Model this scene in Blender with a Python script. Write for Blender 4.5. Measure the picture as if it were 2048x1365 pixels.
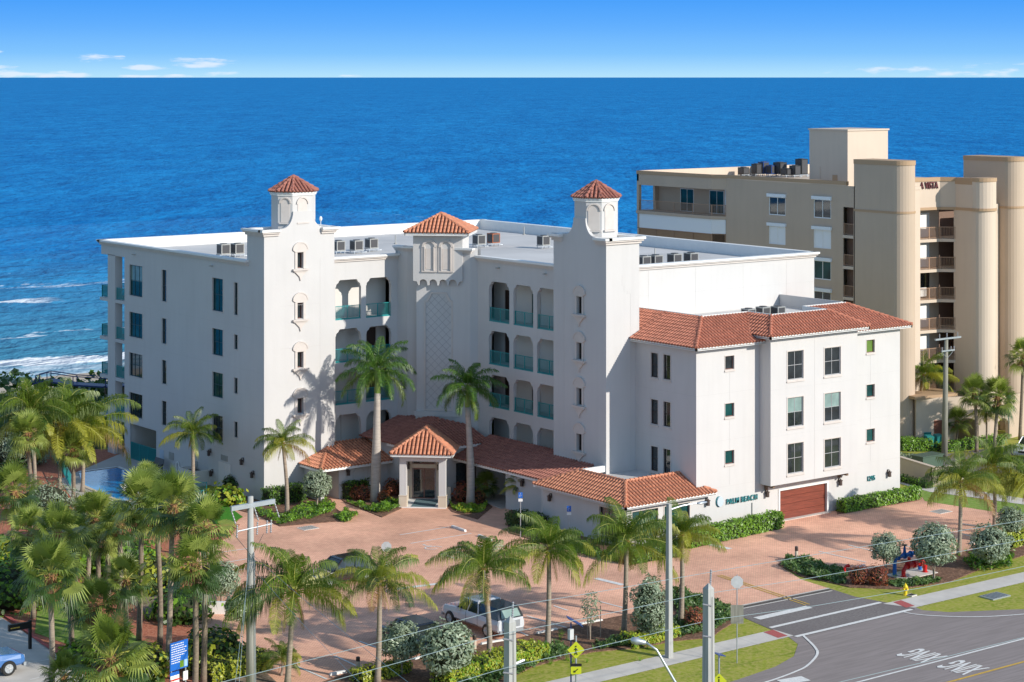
import bpy, math, random
from mathutils import Vector, Matrix
random.seed(7)
for o in list(bpy.data.objects): bpy.data.objects.remove(o)
SC = bpy.context.scene
COL = SC.collection
# ------------------------------------------------------------------ camera
FPX = 4085.0; CAMH = 32.75; TH = math.radians(37.5); CT, ST = math.cos(TH), math.sin(TH)
cd = bpy.data.cameras.new('camera'); cam = bpy.data.objects.new('camera', cd); COL.objects.link(cam)
cam.location = (0, 0, CAMH); cam.rotation_euler = (math.radians(90), 0, -TH)
cd.sensor_width = 36; cd.lens = FPX/2048*36; cd.shift_y = -(682.5-155)/2048
cd.clip_start = 1; cd.clip_end = 500000
SC.camera = cam
SC.render.resolution_x = 1024; SC.render.resolution_y = 682
SC.view_settings.view_transform = 'Standard'; SC.view_settings.look = 'None'
SC.view_settings.exposure = 0.24; SC.view_settings.gamma = 1
SC.view_settings.use_curve_mapping = False
# ------------------------------------------------------------------ sun and sky
SUNV = Vector((.385, -1.0, .50)).normalized()
sl = bpy.data.lights.new('sun', 'SUN'); so = bpy.data.objects.new('sun', sl); COL.objects.link(so)
sl.energy = 4.3; sl.angle = math.radians(0.5); sl.color = (1.0, 0.935, 0.83)
so.rotation_euler = (-SUNV).to_track_quat('-Z', 'Y').to_euler()
W = bpy.data.worlds.new('World'); SC.world = W; W.use_nodes = True
nt = W.node_tree; N = nt.nodes; L = nt.links; N.clear()
wout = N.new('ShaderNodeOutputWorld'); bg = N.new('ShaderNodeBackground'); L.new(bg.outputs[0], wout.inputs[0])
sky = N.new('ShaderNodeTexSky'); sky.sky_type = 'NISHITA'; sky.sun_disc = False
sky.sun_elevation = math.asin(SUNV.z); sky.sun_rotation = math.atan2(SUNV.x, SUNV.y)
sky.altitude = 10; sky.air_density = 1.2; sky.dust_density = 0.1; sky.ozone_density = 1.4
bg.inputs[1].default_value = 0.15
tc = N.new('ShaderNodeTexCoord'); sx = N.new('ShaderNodeSeparateXYZ'); L.new(tc.outputs['Generated'], sx.inputs[0])
ramp = N.new('ShaderNodeValToRGB'); L.new(sx.outputs[2], ramp.inputs[0])
cr = ramp.color_ramp
stops = [(0, (2.63, 4.40, 5.56)), (0.011, (1.28, 3.18, 5.62)), (0.025, (0.70, 2.44, 5.62)), (0.038, (0.40, 2.02, 5.50)), (0.055, (0.28, 1.71, 4.77)), (0.09, (0.24, 1.34, 4.16))]
while len(cr.elements) < len(stops): cr.elements.new(0.5)
for e, (p, c) in zip(cr.elements, stops): e.position = p; e.color = (*c, 1)
fade = N.new('ShaderNodeMapRange'); fade.inputs[1].default_value = 0.05; fade.inputs[2].default_value = 0.22
L.new(sx.outputs[2], fade.inputs[0])
mixs = N.new('ShaderNodeMix'); mixs.data_type = 'RGBA'
L.new(fade.outputs[0], mixs.inputs[0]); L.new(ramp.outputs[0], mixs.inputs[6]); L.new(sky.outputs[0], mixs.inputs[7])
# low fair-weather clouds far out over the sea: noise of (azimuth, elevation)
def wmath(op, a, b=None):
    n = N.new('ShaderNodeMath'); n.operation = op
    for i, q in enumerate((a, b)):
        if q is None: continue
        if isinstance(q, (int, float)): n.inputs[i].default_value = q
        else: L.new(q, n.inputs[i])
    return n.outputs[0]
az = wmath('ARCTAN2', sx.outputs[0], sx.outputs[1])
cx = N.new('ShaderNodeCombineXYZ'); L.new(wmath('MULTIPLY', az, 34), cx.inputs[0]); L.new(wmath('MULTIPLY', sx.outputs[2], 190), cx.inputs[1])
cn = N.new('ShaderNodeTexNoise'); cn.inputs['Scale'].default_value = 1.9; cn.inputs['Detail'].default_value = 7; cn.inputs['Roughness'].default_value = 0.55
L.new(cx.outputs[0], cn.inputs[0])
def blob(a0, z0, wa, wz, amp):
    da = wmath('DIVIDE', wmath('SUBTRACT', az, a0), wa); dz = wmath('DIVIDE', wmath('SUBTRACT', sx.outputs[2], z0), wz)
    d2 = wmath('ADD', wmath('MULTIPLY', da, da), wmath('MULTIPLY', dz, dz))
    return wmath('MULTIPLY', wmath('MAXIMUM', wmath('SUBTRACT', 1, d2), 0), amp)
def AZ(u): return TH+math.atan((u-1024)/FPX)
tot = None
for (u, v, w, h, a) in ((110, 150, 120, 9, 1.0), (0, 148, 60, 12, .8), (195, 116, 60, 12, .75), (400, 127, 90, 14, .95), (300, 136, 60, 8, .95), (440, 148, 60, 7, .7), (-10, 103, 30, 12, .9), (310, 153, 150, 5, .8), (0, 135, 45, 8, .7), (700, 153, 30, 5, .6), (1900, 143, 330, 17, .52), (1950, 130, 200, 10, .3)):
    b = blob(AZ(u), (155-v)/FPX, w/FPX, h/FPX, a)
    tot = b if tot is None else wmath('MAXIMUM', tot, b)
cm = N.new('ShaderNodeMapRange'); cm.interpolation_type = 'SMOOTHSTEP'; cm.inputs[1].default_value = 1.08; cm.inputs[2].default_value = 1.5
L.new(wmath('MULTIPLY', wmath('ADD', wmath('MULTIPLY', tot, 0.62), wmath('MULTIPLY', cn.outputs[0], 1.75)), wmath('MINIMUM', wmath('MULTIPLY', tot, 7), 1)), cm.inputs[0])
cmix = N.new('ShaderNodeMix'); cmix.data_type = 'RGBA'; cmix.inputs[7].default_value = (4.7, 5.1, 5.7, 1)
L.new(wmath('MULTIPLY', cm.outputs[0], 0.75), cmix.inputs[0]); L.new(mixs.outputs[2], cmix.inputs[6])
L.new(cmix.outputs[2], bg.inputs[0])

# ------------------------------------------------------------------ helpers
def G(u, v, z=0.0):
    r = (u-1024)/FPX; t = (CAMH-z)*FPX/(v-155)
    return Vector(((r*CT+ST)*t, (-r*ST+CT)*t, z))
def onY(u, v, y):
    r = (u-1024)/FPX; t = y/(-r*ST+CT); return Vector(((r*CT+ST)*t, y, CAMH-(v-155)/FPX*t))
def onX(u, v, x):
    r = (u-1024)/FPX; t = x/(r*CT+ST); return Vector((x, (-r*ST+CT)*t, CAMH-(v-155)/FPX*t))
def tag(o, label=None, cat=None, group=None, kind=None):
    if label: o['label'] = label
    if cat: o['category'] = cat
    if group: o['group'] = group
    if kind: o['kind'] = kind
    return o
def empty(name, loc, label=None, cat=None, group=None, rz=0):
    o = bpy.data.objects.new(name, None); COL.objects.link(o); o.location = loc; o.rotation_euler.z = rz
    o.empty_display_size = 0.2
    return tag(o, label, cat, group)
def copy_thing(o, loc, rz=0, sc=1.0, label=None, group=None):
    def rec(s, par):
        c = s.copy(); COL.objects.link(c); c.parent = par
        for k in ('label',):
            if par is not None and k in c: pass
        for ch in s.children: rec(ch, c)
        return c
    c = rec(o, None); c.location = loc; c.rotation_euler.z = rz
    c.scale = (sc, sc, sc) if isinstance(sc, (int, float)) else sc
    if label: c['label'] = label
    if group: c['group'] = group
    return c
class Fr:
    """wall frame: s along the wall, z up, o outward"""
    def __init__(s, p0, p1, flip=False):
        s.p = Vector((p0[0], p0[1], 0)); d = Vector((p1[0]-p0[0], p1[1]-p0[1], 0)); s.L = d.length; s.u = d/s.L
        s.n = Vector((s.u.y, -s.u.x, 0))
        if flip: s.n = -s.n
    def __call__(s, a, z, o=0): return s.p+s.u*a+s.n*o+Vector((0, 0, z))
    def s_at(s, u):   # s coordinate where image column u crosses this wall plane
        r = (u-1024)/FPX; d = Vector((r*CT+ST, -r*ST+CT, 0))
        t = s.p.dot(s.n)/d.dot(s.n); return (d*t-s.p).dot(s.u)
    def sz(s, u, v):
        r = (u-1024)/FPX; d = Vector((r*CT+ST, -r*ST+CT, 0))
        t = s.p.dot(s.n)/d.dot(s.n); return (d*t-s.p).dot(s.u), CAMH-(v-155)/FPX*t
WF = Fr((0, 0), (1, 0))
class MB:
    def __init__(s): s.v = []; s.f = []; s.m = []; s.mi = 0
    def face(s, pts, mi=None):
        k = len(s.v); s.v += [tuple(p) for p in pts]; s.f.append(tuple(range(k, k+len(pts)))); s.m.append(s.mi if mi is None else mi)
    def hexa(s, c):  # 8 corners: bottom 4 (ccw), top 4
        k = len(s.v); s.v += [tuple(p) for p in c]
        for q in ((0, 3, 2, 1), (4, 5, 6, 7), (0, 1, 5, 4), (1, 2, 6, 5), (2, 3, 7, 6), (3, 0, 4, 7)):
            s.f.append(tuple(k+i for i in q)); s.m.append(s.mi)
    def bx(s, F, s0, s1, z0, z1, o0, o1):
        s.hexa([F(s0, z0, o1), F(s1, z0, o1), F(s1, z0, o0), F(s0, z0, o0), F(s0, z1, o1), F(s1, z1, o1), F(s1, z1, o0), F(s0, z1, o0)])
        return s
    def box(s, x0, x1, y0, y1, z0, z1):
        s.hexa([(x0, y0, z0), (x1, y0, z0), (x1, y1, z0), (x0, y1, z0), (x0, y0, z1), (x1, y0, z1), (x1, y1, z1), (x0, y1, z1)]); return s
    def ext(s, F, pts, o0, o1):  # polygon in (s,z), extruded between o0 and o1
        s.face([F(a, z, o1) for a, z in pts]); s.face([F(a, z, o0) for a, z in reversed(pts)])
        n = len(pts)
        for i in range(n):
            a, b = pts[i], pts[(i+1) % n]
            s.face([F(a[0], a[1], o0), F(b[0], b[1], o0), F(b[0], b[1], o1), F(a[0], a[1], o1)])
        return s
    def prism(s, pts, z0, z1):  # polygon in (x,y) extruded in z
        n = len(pts); s.face([(p[0], p[1], z1) for p in pts]); s.face([(p[0], p[1], z0) for p in reversed(pts)])
        for i in range(n):
            a, b = pts[i], pts[(i+1) % n]
            s.face([(a[0], a[1], z0), (b[0], b[1], z0), (b[0], b[1], z1), (a[0], a[1], z1)])
        return s
    def tube(s, pts, rad, n=8, cap=True):
        pts = [Vector(p) for p in pts]; k0 = len(s.v); m = len(pts)
        if isinstance(rad, (int, float)): rad = [rad]*m
        ref = None
        for i, p in enumerate(pts):
            d = (pts[min(i+1, m-1)]-pts[max(i-1, 0)]).normalized()
            if ref is None: ref = Vector((1, 0, 0)) if abs(d.x) < .9 else Vector((0, 1, 0))
            a = (ref-d*ref.dot(d)).normalized(); b = d.cross(a); ref = a
            for j in range(n):
                t = 2*math.pi*j/n; s.v.append(tuple(p+(a*math.cos(t)+b*math.sin(t))*rad[i]))
        for i in range(m-1):
            for j in range(n):
                q = (j+1) % n; s.f.append((k0+i*n+j, k0+i*n+q, k0+(i+1)*n+q, k0+(i+1)*n+j)); s.m.append(s.mi)
        if cap:
            s.f.append(tuple(k0+j for j in reversed(range(n)))); s.m.append(s.mi)
            s.f.append(tuple(k0+(m-1)*n+j for j in range(n))); s.m.append(s.mi)
        return s
    def ball(s, c, r, n=10, m=6):
        c = Vector(c); r = Vector(r) if not isinstance(r, (int, float)) else Vector((r, r, r)); k = len(s.v)
        for i in range(m+1):
            ph = math.pi*i/m-math.pi/2
            for j in range(n):
                t = 2*math.pi*j/n; s.v.append((c.x+r.x*math.cos(ph)*math.cos(t), c.y+r.y*math.cos(ph)*math.sin(t), c.z+r.z*math.sin(ph)))
        for i in range(m):
            for j in range(n):
                q = (j+1) % n; s.f.append((k+i*n+j, k+i*n+q, k+(i+1)*n+q, k+(i+1)*n+j)); s.m.append(s.mi)
        return s
    def build(s, name, mats, parent=None, smooth=False, loc=None, label=None):
        me = bpy.data.meshes.new(name)
        off = Vector(loc) if loc is not None else (parent.location.copy() if parent is not None and parent.parent is None and parent.type == 'EMPTY' else Vector((0, 0, 0)))
        if parent is not None and getattr(s, 'local', False): off = Vector((0, 0, 0))
        vv = s.v if off.length == 0 else [(a-off.x, b-off.y, c-off.z) for a, b, c in s.v]
        me.from_pydata(vv, [], s.f); me.validate()
        if not isinstance(mats, (list, tuple)): mats = [mats]
        for m in mats: me.materials.append(m)
        if len(mats) > 1 and len(me.polygons) == len(s.m):
            me.polygons.foreach_set('material_index', s.m)
        if smooth: me.polygons.foreach_set('use_smooth', [True]*len(me.polygons))
        o = bpy.data.objects.new(name, me); COL.objects.link(o)
        if parent is not None: o.parent = parent
        elif loc is not None: o.location = off
        if label: o['label'] = label
        return o
def struct(name, mb, mats, smooth=False):
    o = mb.build(name, mats, None, smooth); o['kind'] = 'structure'; return o
# parts of a thing whose Empty has rotation 0 and scale 1: mesh is given in world coordinates; sub-parts hang under a part
def sub(mb, name, mat, parent, smooth=False):
    root = parent.parent if parent.parent is not None else parent
    me = mb.build(name, mat, None, smooth); me.data.transform(Matrix.Translation(-root.location)); me.parent = parent
    return me

# ------------------------------------------------------------------ materials
def mat(name, col, rough=0.6, metal=0.0, noise=None, bump=None, spec=0.5, trans=None, coat=0, col2=None, nscale=None, detail=6, wear=None, ior=None):
    m = bpy.data.materials.new(name); m.use_nodes = True; t = m.node_tree; b = t.nodes['Principled BSDF']
    b.inputs['Base Color'].default_value = (*col, 1); b.inputs['Roughness'].default_value = rough; b.inputs['Metallic'].default_value = metal
    b.inputs['Specular IOR Level'].default_value = spec
    if coat: b.inputs['Coat Weight'].default_value = coat; b.inputs['Coat Roughness'].default_value = 0.05
    geo = t.nodes.new('ShaderNodeTexCoord')
    if noise is not None:   # noise = (scale, amount)
        n = t.nodes.new('ShaderNodeTexNoise'); n.inputs['Scale'].default_value = noise[0]; n.inputs['Detail'].default_value = detail
        t.links.new(geo.outputs['Object'], n.inputs[0])
        if nscale:
            mp = t.nodes.new('ShaderNodeMapping'); mp.inputs['Scale'].default_value = nscale
            t.links.new(geo.outputs['Object'], mp.inputs[0]); t.links.new(mp.outputs[0], n.inputs[0])
        r = t.nodes.new('ShaderNodeMapRange'); r.inputs[1].default_value = 0.3; r.inputs[2].default_value = 0.7
        t.links.new(n.outputs[0], r.inputs[0])
        mx = t.nodes.new('ShaderNodeMix'); mx.data_type = 'RGBA'
        c2 = col2 if col2 else tuple(c*(1-noise[1]) for c in col)
        mx.inputs[6].default_value = (*c2, 1); mx.inputs[7].default_value = (*col, 1)
        t.links.new(r.outputs[0], mx.inputs[0]); t.links.new(mx.outputs[2], b.inputs['Base Color'])
        m['mix'] = mx.name
    if bump is not None:
        n = t.nodes.new('ShaderNodeTexNoise'); n.inputs['Scale'].default_value = bump[0]; n.inputs['Detail'].default_value = 5
        t.links.new(geo.outputs['Object'], n.inputs[0])
        bp = t.nodes.new('ShaderNodeBump'); bp.inputs['Strength'].default_value = bump[1]; bp.inputs['Distance'].default_value = bump[2] if len(bump) > 2 else 0.02
        t.links.new(n.outputs[0], bp.inputs['Height']); t.links.new(bp.outputs[0], b.inputs['Normal'])
    if trans is not None:   # leaf translucency
        tr = t.nodes.new('ShaderNodeBsdfTranslucent'); ms = t.nodes.new('ShaderNodeMixShader'); ms.inputs[0].default_value = trans
        tr.inputs[0].default_value = (min(col[0]*1.6, 1), min(col[1]*1.7, 1), col[2]*.8, 1)
        out = t.nodes['Material Output']
        t.links.new(b.outputs[0], ms.inputs[1]); t.links.new(tr.outputs[0], ms.inputs[2]); t.links.new(ms.outputs[0], out.inputs[0])
    return m
M = {}
def stucco(name, col, line=(0.86, 0.85, 0.83)):
    m = mat(name, col, 0.85, noise=(0.35, 0.05), bump=(9, 0.18, 0.02), spec=0.2)
    t = m.node_tree; b = t.nodes['Principled BSDF']; mx = t.nodes[m['mix']]
    g = t.nodes.new('ShaderNodeTexCoord'); n = t.nodes.new('ShaderNodeTexNoise'); mp = t.nodes.new('ShaderNodeMapping')
    mp.inputs['Scale'].default_value = (2.2, 2.2, 0.18); t.links.new(g.outputs['Object'], mp.inputs[0]); t.links.new(mp.outputs[0], n.inputs[0])
    n.inputs['Scale'].default_value = 1.0; n.inputs['Detail'].default_value = 8
    r = t.nodes.new('ShaderNodeMapRange'); r.inputs[1].default_value = 0.45; r.inputs[2].default_value = 0.75; r.inputs[3].default_value = 1.0; r.inputs[4].default_value = 0.965
    t.links.new(n.outputs[0], r.inputs[0])
    m2 = t.nodes.new('ShaderNodeMix'); m2.data_type = 'RGBA'; m2.blend_type = 'MULTIPLY'; m2.inputs[0].default_value = 1
    t.links.new(mx.outputs[2], m2.inputs[6]); t.links.new(r.outputs[0], m2.inputs[7]); t.links.new(m2.outputs[2], b.inputs['Base Color'])
    return m
M['stucco'] = stucco('white_stucco', (0.565, 0.553, 0.545))
M['stuccob'] = stucco('tan_stucco', (0.50, 0.395, 0.305))
M['stuccoc'] = stucco('pale_tan_stucco', (0.60, 0.495, 0.40))
M['bandtan'] = mat('tan_band_paint', (0.42, 0.28, 0.17), 0.8)
M['trim'] = mat('cream_trim', (0.61, 0.555, 0.515), 0.8, noise=(2, 0.1))
M['beige'] = mat('beige_base_stone', (0.62, 0.53, 0.42), 0.8, noise=(2, 0.12))
M['white'] = mat('white_paint', (0.76, 0.76, 0.745), 0.5, noise=(1.5, 0.06))
M['joint'] = mat('stucco_joint', (0.50, 0.485, 0.475), 0.9)
M['roof'] = mat('roof_membrane', (0.60, 0.59, 0.58), 0.8, noise=(0.15, 0.22))
M['interior'] = mat('walkway_stucco', (0.66, 0.63, 0.60), 0.9)
M['glass'] = mat('window_glass', (0.03, 0.04, 0.045), 0.04, spec=0.9, noise=(1.1, 0.6))
M['glassteal'] = mat('teal_tinted_glass', (0.015, 0.085, 0.085), 0.05, spec=0.4, noise=(0.9, 0.6))
M['glassblind'] = mat('glass_over_blinds', (0.25, 0.36, 0.34), 0.15, spec=0.8, noise=(1.5, 0.3))
M['glassgreen'] = mat('green_glass', (0.14, 0.25, 0.05), 0.1, spec=0.7, noise=(2, 0.3))  # green pane colour, mottled by noise
M['frame'] = mat('dark_bronze_frame', (0.05, 0.028, 0.022), 0.4)
M['framered'] = mat('red_brown_reveal', (0.20, 0.09, 0.07), 0.5)
M['framewhite'] = mat('white_window_frame', (0.75, 0.75, 0.74), 0.4)
M['silverframe'] = mat('silver_window_frame', (0.36, 0.36, 0.37), 0.4)
M['frameblue'] = mat('dark_blue_green_frame', (0.012, 0.05, 0.06), 0.4)
M['teal'] = mat('teal_painted_metal', (0.02, 0.27, 0.28), 0.4)
M['mesh'] = mat('teal_wire_mesh', (0.02, 0.16, 0.18), 0.5)
M['tanrail'] = mat('tan_railing', (0.36, 0.22, 0.14), 0.5)
M['shutter'] = mat('white_rolling_shutter', (0.74, 0.76, 0.78), 0.5)
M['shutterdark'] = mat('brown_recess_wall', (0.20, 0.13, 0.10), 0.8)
M['garage'] = None
M['ac'] = mat('ac_casing', (0.42, 0.42, 0.40), 0.4, metal=0.3, noise=(4, 0.25))
M['acdark'] = mat('ac_grille', (0.05, 0.05, 0.055), 0.5)
M['acblue'] = mat('blue_ac_casing', (0.02, 0.06, 0.22), 0.4)
M['acrust'] = mat('rusty_ac_casing', (0.40, 0.13, 0.06), 0.7, noise=(5, 0.4))
M['black'] = mat('black_metal', (0.015, 0.015, 0.015), 0.4)
M['lamp'] = mat('wall_lantern_metal', (0.06, 0.04, 0.035), 0.5)
def tilemat(name, c1, c2):
    m = mat(name, c1, 0.65, noise=(3.2, 0.2), col2=c2, bump=(22, 0.25, 0.01), detail=3, spec=0.3)
    t = m.node_tree; b = t.nodes['Principled BSDF']; mx = t.nodes[m['mix']]
    g = t.nodes.new('ShaderNodeTexCoord'); vo = t.nodes.new('ShaderNodeTexVoronoi'); vo.inputs['Scale'].default_value = 2.8
    t.links.new(g.outputs['Object'], vo.inputs[0])
    sep = t.nodes.new('ShaderNodeSeparateColor'); t.links.new(vo.outputs['Color'], sep.inputs[0])
    r = t.nodes.new('ShaderNodeMapRange'); r.inputs[3].default_value = 0.86; r.inputs[4].default_value = 1.12; t.links.new(sep.outputs[0], r.inputs[0])
    m2 = t.nodes.new('ShaderNodeMix'); m2.data_type = 'RGBA'; m2.blend_type = 'MULTIPLY'; m2.inputs[0].default_value = 1
    t.links.new(mx.outputs[2], m2.inputs[6]); t.links.new(r.outputs[0], m2.inputs[7]); t.links.new(m2.outputs[2], b.inputs['Base Color'])
    return m
M['tileshade'] = mat('tile_channel_shade', (0.20, 0.07, 0.045), 0.9)  # valley shade between the barrels, put into the colour of the channel faces
M['tile'] = tilemat('terracotta_tile', (0.52, 0.205, 0.13), (0.44, 0.16, 0.10))
M['tileold'] = tilemat('aged_terracotta_tile', (0.40, 0.165, 0.12), (0.32, 0.125, 0.095))
M['tilewarm'] = tilemat('orange_terracotta_tile', (0.60, 0.26, 0.15), (0.52, 0.21, 0.125))
# garage door planks
m = mat('stained_wood_door', (0.24, 0.055, 0.03), 0.5, noise=(2.0, 0.45), nscale=(0.6, 0.6, 9)); M['garage'] = m
M['concrete'] = mat('concrete', (0.62, 0.58, 0.53), 0.85, noise=(0.9, 0.18), bump=(14, 0.15))
M['deck'] = mat('pool_deck_concrete', (0.50, 0.46, 0.42), 0.8, noise=(0.8, 0.12))
M['pole'] = mat('weathered_grey_pole', (0.42, 0.42, 0.40), 0.8, noise=(1.5, 0.25), nscale=(6, 6, .5))
M['polewood'] = mat('weathered_wood_pole', (0.30, 0.29, 0.24), 0.9, noise=(2, 0.4), nscale=(9, 9, .5))
M['galv'] = mat('galvanised_steel', (0.50, 0.54, 0.58), 0.4, metal=0.6, noise=(3, 0.15))
M['wire'] = mat('pale_wire', (0.26, 0.34, 0.36), 0.5)
M['insul'] = mat('porcelain_insulator', (0.30, 0.30, 0.32), 0.3)
M['signwhite'] = mat('sign_back_aluminium', (0.55, 0.56, 0.56), 0.5, noise=(4, 0.15))
M['yellow'] = mat('yellow_sign', (0.55, 0.60, 0.02), 0.5)
M['hydyellow'] = mat('yellow_hydrant_paint', (0.75, 0.55, 0.02), 0.4)
M['red'] = mat('red_paint', (0.55, 0.015, 0.015), 0.4)
M['blue'] = mat('blue_paint', (0.01, 0.13, 0.45), 0.4)
M['signblue'] = mat('blue_sign', (0.01, 0.12, 0.50), 0.4)
M['brass'] = mat('brown_wood', (0.18, 0.12, 0.08), 0.7)
M['pad'] = mat('red_tactile_paving', (0.48, 0.11, 0.10), 0.8, noise=(30, 0.3))
M['wpaint'] = mat('white_road_paint', (0.78, 0.77, 0.74), 0.7, noise=(5, 0.22))
M['ypaint'] = mat('yellow_road_paint', (0.65, 0.40, 0.06), 0.7, noise=(5, 0.25))
M['stain'] = mat('paver_stain', (0.3, 0.16, 0.12), 0.9)
# brick pavers
m = mat('brick_pavers', (0.40, 0.19, 0.13), 0.85, bump=(9, 0.2)); t = m.node_tree; b = t.nodes['Principled BSDF']
g = t.nodes.new('ShaderNodeTexCoord'); br = t.nodes.new('ShaderNodeTexBrick'); br.inputs['Scale'].default_value = 1.0
mp = t.nodes.new('ShaderNodeMapping'); mp.inputs['Rotation'].default_value = (0, 0, math.radians(45)); t.links.new(g.outputs['Object'], mp.inputs[0]); t.links.new(mp.outputs[0], br.inputs[0])
br.inputs['Color1'].default_value = (0.86, 0.48, 0.32, 1); br.inputs['Color2'].default_value = (0.72, 0.375, 0.255, 1); br.inputs['Mortar'].default_value = (0.42, 0.25, 0.18, 1)
br.inputs['Brick Width'].default_value = 0.30; br.inputs['Row Height'].default_value = 0.15; br.inputs['Mortar Size'].default_value = 0.012
n = t.nodes.new('ShaderNodeTexNoise'); n.inputs['Scale'].default_value = 0.22; n.inputs['Detail'].default_value = 8; t.links.new(g.outputs['Object'], n.inputs[0])
r = t.nodes.new('ShaderNodeMapRange'); r.inputs[1].default_value = 0.3; r.inputs[2].default_value = 0.7; r.inputs[3].default_value = 0.78; r.inputs[4].default_value = 1.22; t.links.new(n.outputs[0], r.inputs[0])
mm = t.nodes.new('ShaderNodeMix'); mm.data_type = 'RGBA'; mm.blend_type = 'MULTIPLY'; mm.inputs[0].default_value = 1
t.links.new(br.outputs[0], mm.inputs[6]); t.links.new(r.outputs[0], mm.inputs[7]); t.links.new(mm.outputs[2], b.inputs['Base Color']); M['paver'] = m
def ground2(name, cols, scales, rough=0.95, bump=(8, .4, .05), stretch=None):
    m = mat(name, cols[0], rough, bump=bump, spec=0.15); t = m.node_tree; b = t.nodes['Principled BSDF']; g = t.nodes.new('ShaderNodeTexCoord'); prev = None
    for i, sc in enumerate(scales):
        n = t.nodes.new('ShaderNodeTexNoise'); n.inputs['Scale'].default_value = sc; n.inputs['Detail'].default_value = 6
        if stretch:
            mp = t.nodes.new('ShaderNodeMapping'); mp.inputs['Scale'].default_value = stretch; t.links.new(g.outputs['Object'], mp.inputs[0]); t.links.new(mp.outputs[0], n.inputs[0])
        else: t.links.new(g.outputs['Object'], n.inputs[0])
        r = t.nodes.new('ShaderNodeMapRange'); r.inputs[1].default_value = 0.4; r.inputs[2].default_value = 0.62; t.links.new(n.outputs[0], r.inputs[0])
        mx = t.nodes.new('ShaderNodeMix'); mx.data_type = 'RGBA'; t.links.new(r.outputs[0], mx.inputs[0])
        if prev is None: mx.inputs[6].default_value = (*cols[0], 1)
        else: t.links.new(prev, mx.inputs[6])
        mx.inputs[7].default_value = (*cols[i+1], 1); prev = mx.outputs[2]
    t.links.new(prev, b.inputs['Base Color']); return m
M['grass'] = ground2('lawn_grass', [(0.21, 0.26, 0.025), (0.29, 0.32, 0.04), (0.37, 0.34, 0.09)], [0.6, 3.5])
M['grassg'] = ground2('green_lawn', [(0.12, 0.23, 0.03), (0.18, 0.29, 0.045), (0.26, 0.32, 0.09)], [0.7, 4])
M['turf'] = ground2('bright_turf', [(0.05, 0.20, 0.02), (0.07, 0.24, 0.025)], [4])
M['mulch'] = ground2('brown_mulch', [(0.19, 0.105, 0.07), (0.30, 0.18, 0.12), (0.12, 0.07, 0.05)], [2.5, 9])
M['mulchred'] = ground2('red_mulch', [(0.42, 0.14, 0.08), (0.33, 0.10, 0.06), (0.5, 0.22, 0.14)], [1.5, 8])
M['soil'] = ground2('dry_soil', [(0.20, 0.16, 0.12), (0.12, 0.08, 0.06), (0.28, 0.22, 0.17)], [0.8, 4])
M['asphalt'] = ground2('asphalt', [(0.26, 0.225, 0.215), (0.29, 0.25, 0.24), (0.24, 0.208, 0.198)], [0.55, 5], stretch=(.07, .9, 1), bump=(30, .2, .01))
M['asphaltd'] = ground2('newer_asphalt', [(0.19, 0.168, 0.163), (0.22, 0.20, 0.19), (0.165, 0.145, 0.142)], [0.2, 7], bump=(30, .2, .01))
M['sand'] = ground2('beach_sand', [(0.62, 0.52, 0.40), (0.52, 0.43, 0.33)], [0.2])
M['dune'] = ground2('dune_soil', [(0.05, 0.07, 0.03), (0.10, 0.10, 0.05)], [0.4])
# leaves
def leaf(name, c, tr=0.26, amt=0.35): return mat(name, c, 0.42, noise=(1.3, amt), trans=tr, spec=0.45)
M['palmg'] = leaf('palm_green_leaf', (0.13, 0.20, 0.02)); M['palmd'] = leaf('palm_dark_leaf', (0.045, 0.105, 0.015)); M['palmy'] = leaf('palm_yellowing_leaf', (0.37, 0.37, 0.05)); M['palmb'] = leaf('palm_dry_leaf', (0.34, 0.19, 0.07), 0.2)
M['sabal'] = leaf('cabbage_palm_leaf', (0.18, 0.24, 0.045)); M['sabald'] = leaf('cabbage_palm_dark_leaf', (0.06, 0.12, 0.03)); M['sabaly'] = leaf('cabbage_palm_pale_leaf', (0.36, 0.42, 0.10))
M['royal'] = leaf('royal_palm_leaf', (0.075, 0.17, 0.025)); M['shaft'] = mat('green_crownshaft', (0.20, 0.30, 0.06), 0.4, noise=(3, 0.2))
M['rachis'] = mat('yellow_green_rachis', (0.36, 0.36, 0.08), 0.5)
M['trunk'] = mat('palm_trunk_bark', (0.36, 0.29, 0.225), 0.9, noise=(2.0, 0.35), nscale=(1, 1, 9), bump=(9, 0.5, .03))
M['trunkd'] = mat('dark_palm_trunk_bark', (0.27, 0.21, 0.155), 0.9, noise=(2.0, 0.4), nscale=(2, 2, 6), bump=(9, 0.6, .03))
M['trunkroyal'] = mat('smooth_grey_trunk', (0.47, 0.42, 0.37), 0.8, noise=(1.6, 0.25), nscale=(1, 1, 7), bump=(4, 0.3, .02))
M['boot'] = mat('orange_brown_boots', (0.38, 0.19, 0.085), 0.9, noise=(7, 0.45))
M['silver'] = leaf('silver_leaf', (0.33, 0.40, 0.28), 0.15, 0.3); M['silverd'] = leaf('grey_green_leaf', (0.24, 0.30, 0.20), 0.15)
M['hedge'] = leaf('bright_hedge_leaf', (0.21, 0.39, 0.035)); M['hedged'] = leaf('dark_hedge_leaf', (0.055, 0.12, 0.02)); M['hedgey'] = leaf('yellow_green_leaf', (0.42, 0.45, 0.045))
M['juniper'] = leaf('juniper_leaf', (0.09, 0.17, 0.05), 0.15); M['juniperl'] = leaf('light_juniper_leaf', (0.18, 0.27, 0.08), 0.15)
M['croton'] = leaf('red_croton_leaf', (0.30, 0.08, 0.05), 0.25); M['crotono'] = leaf('orange_croton_leaf', (0.45, 0.16, 0.06), 0.25)
M['core'] = mat('shrub_inner_twigs', (0.03, 0.035, 0.015), 0.95)
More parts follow.
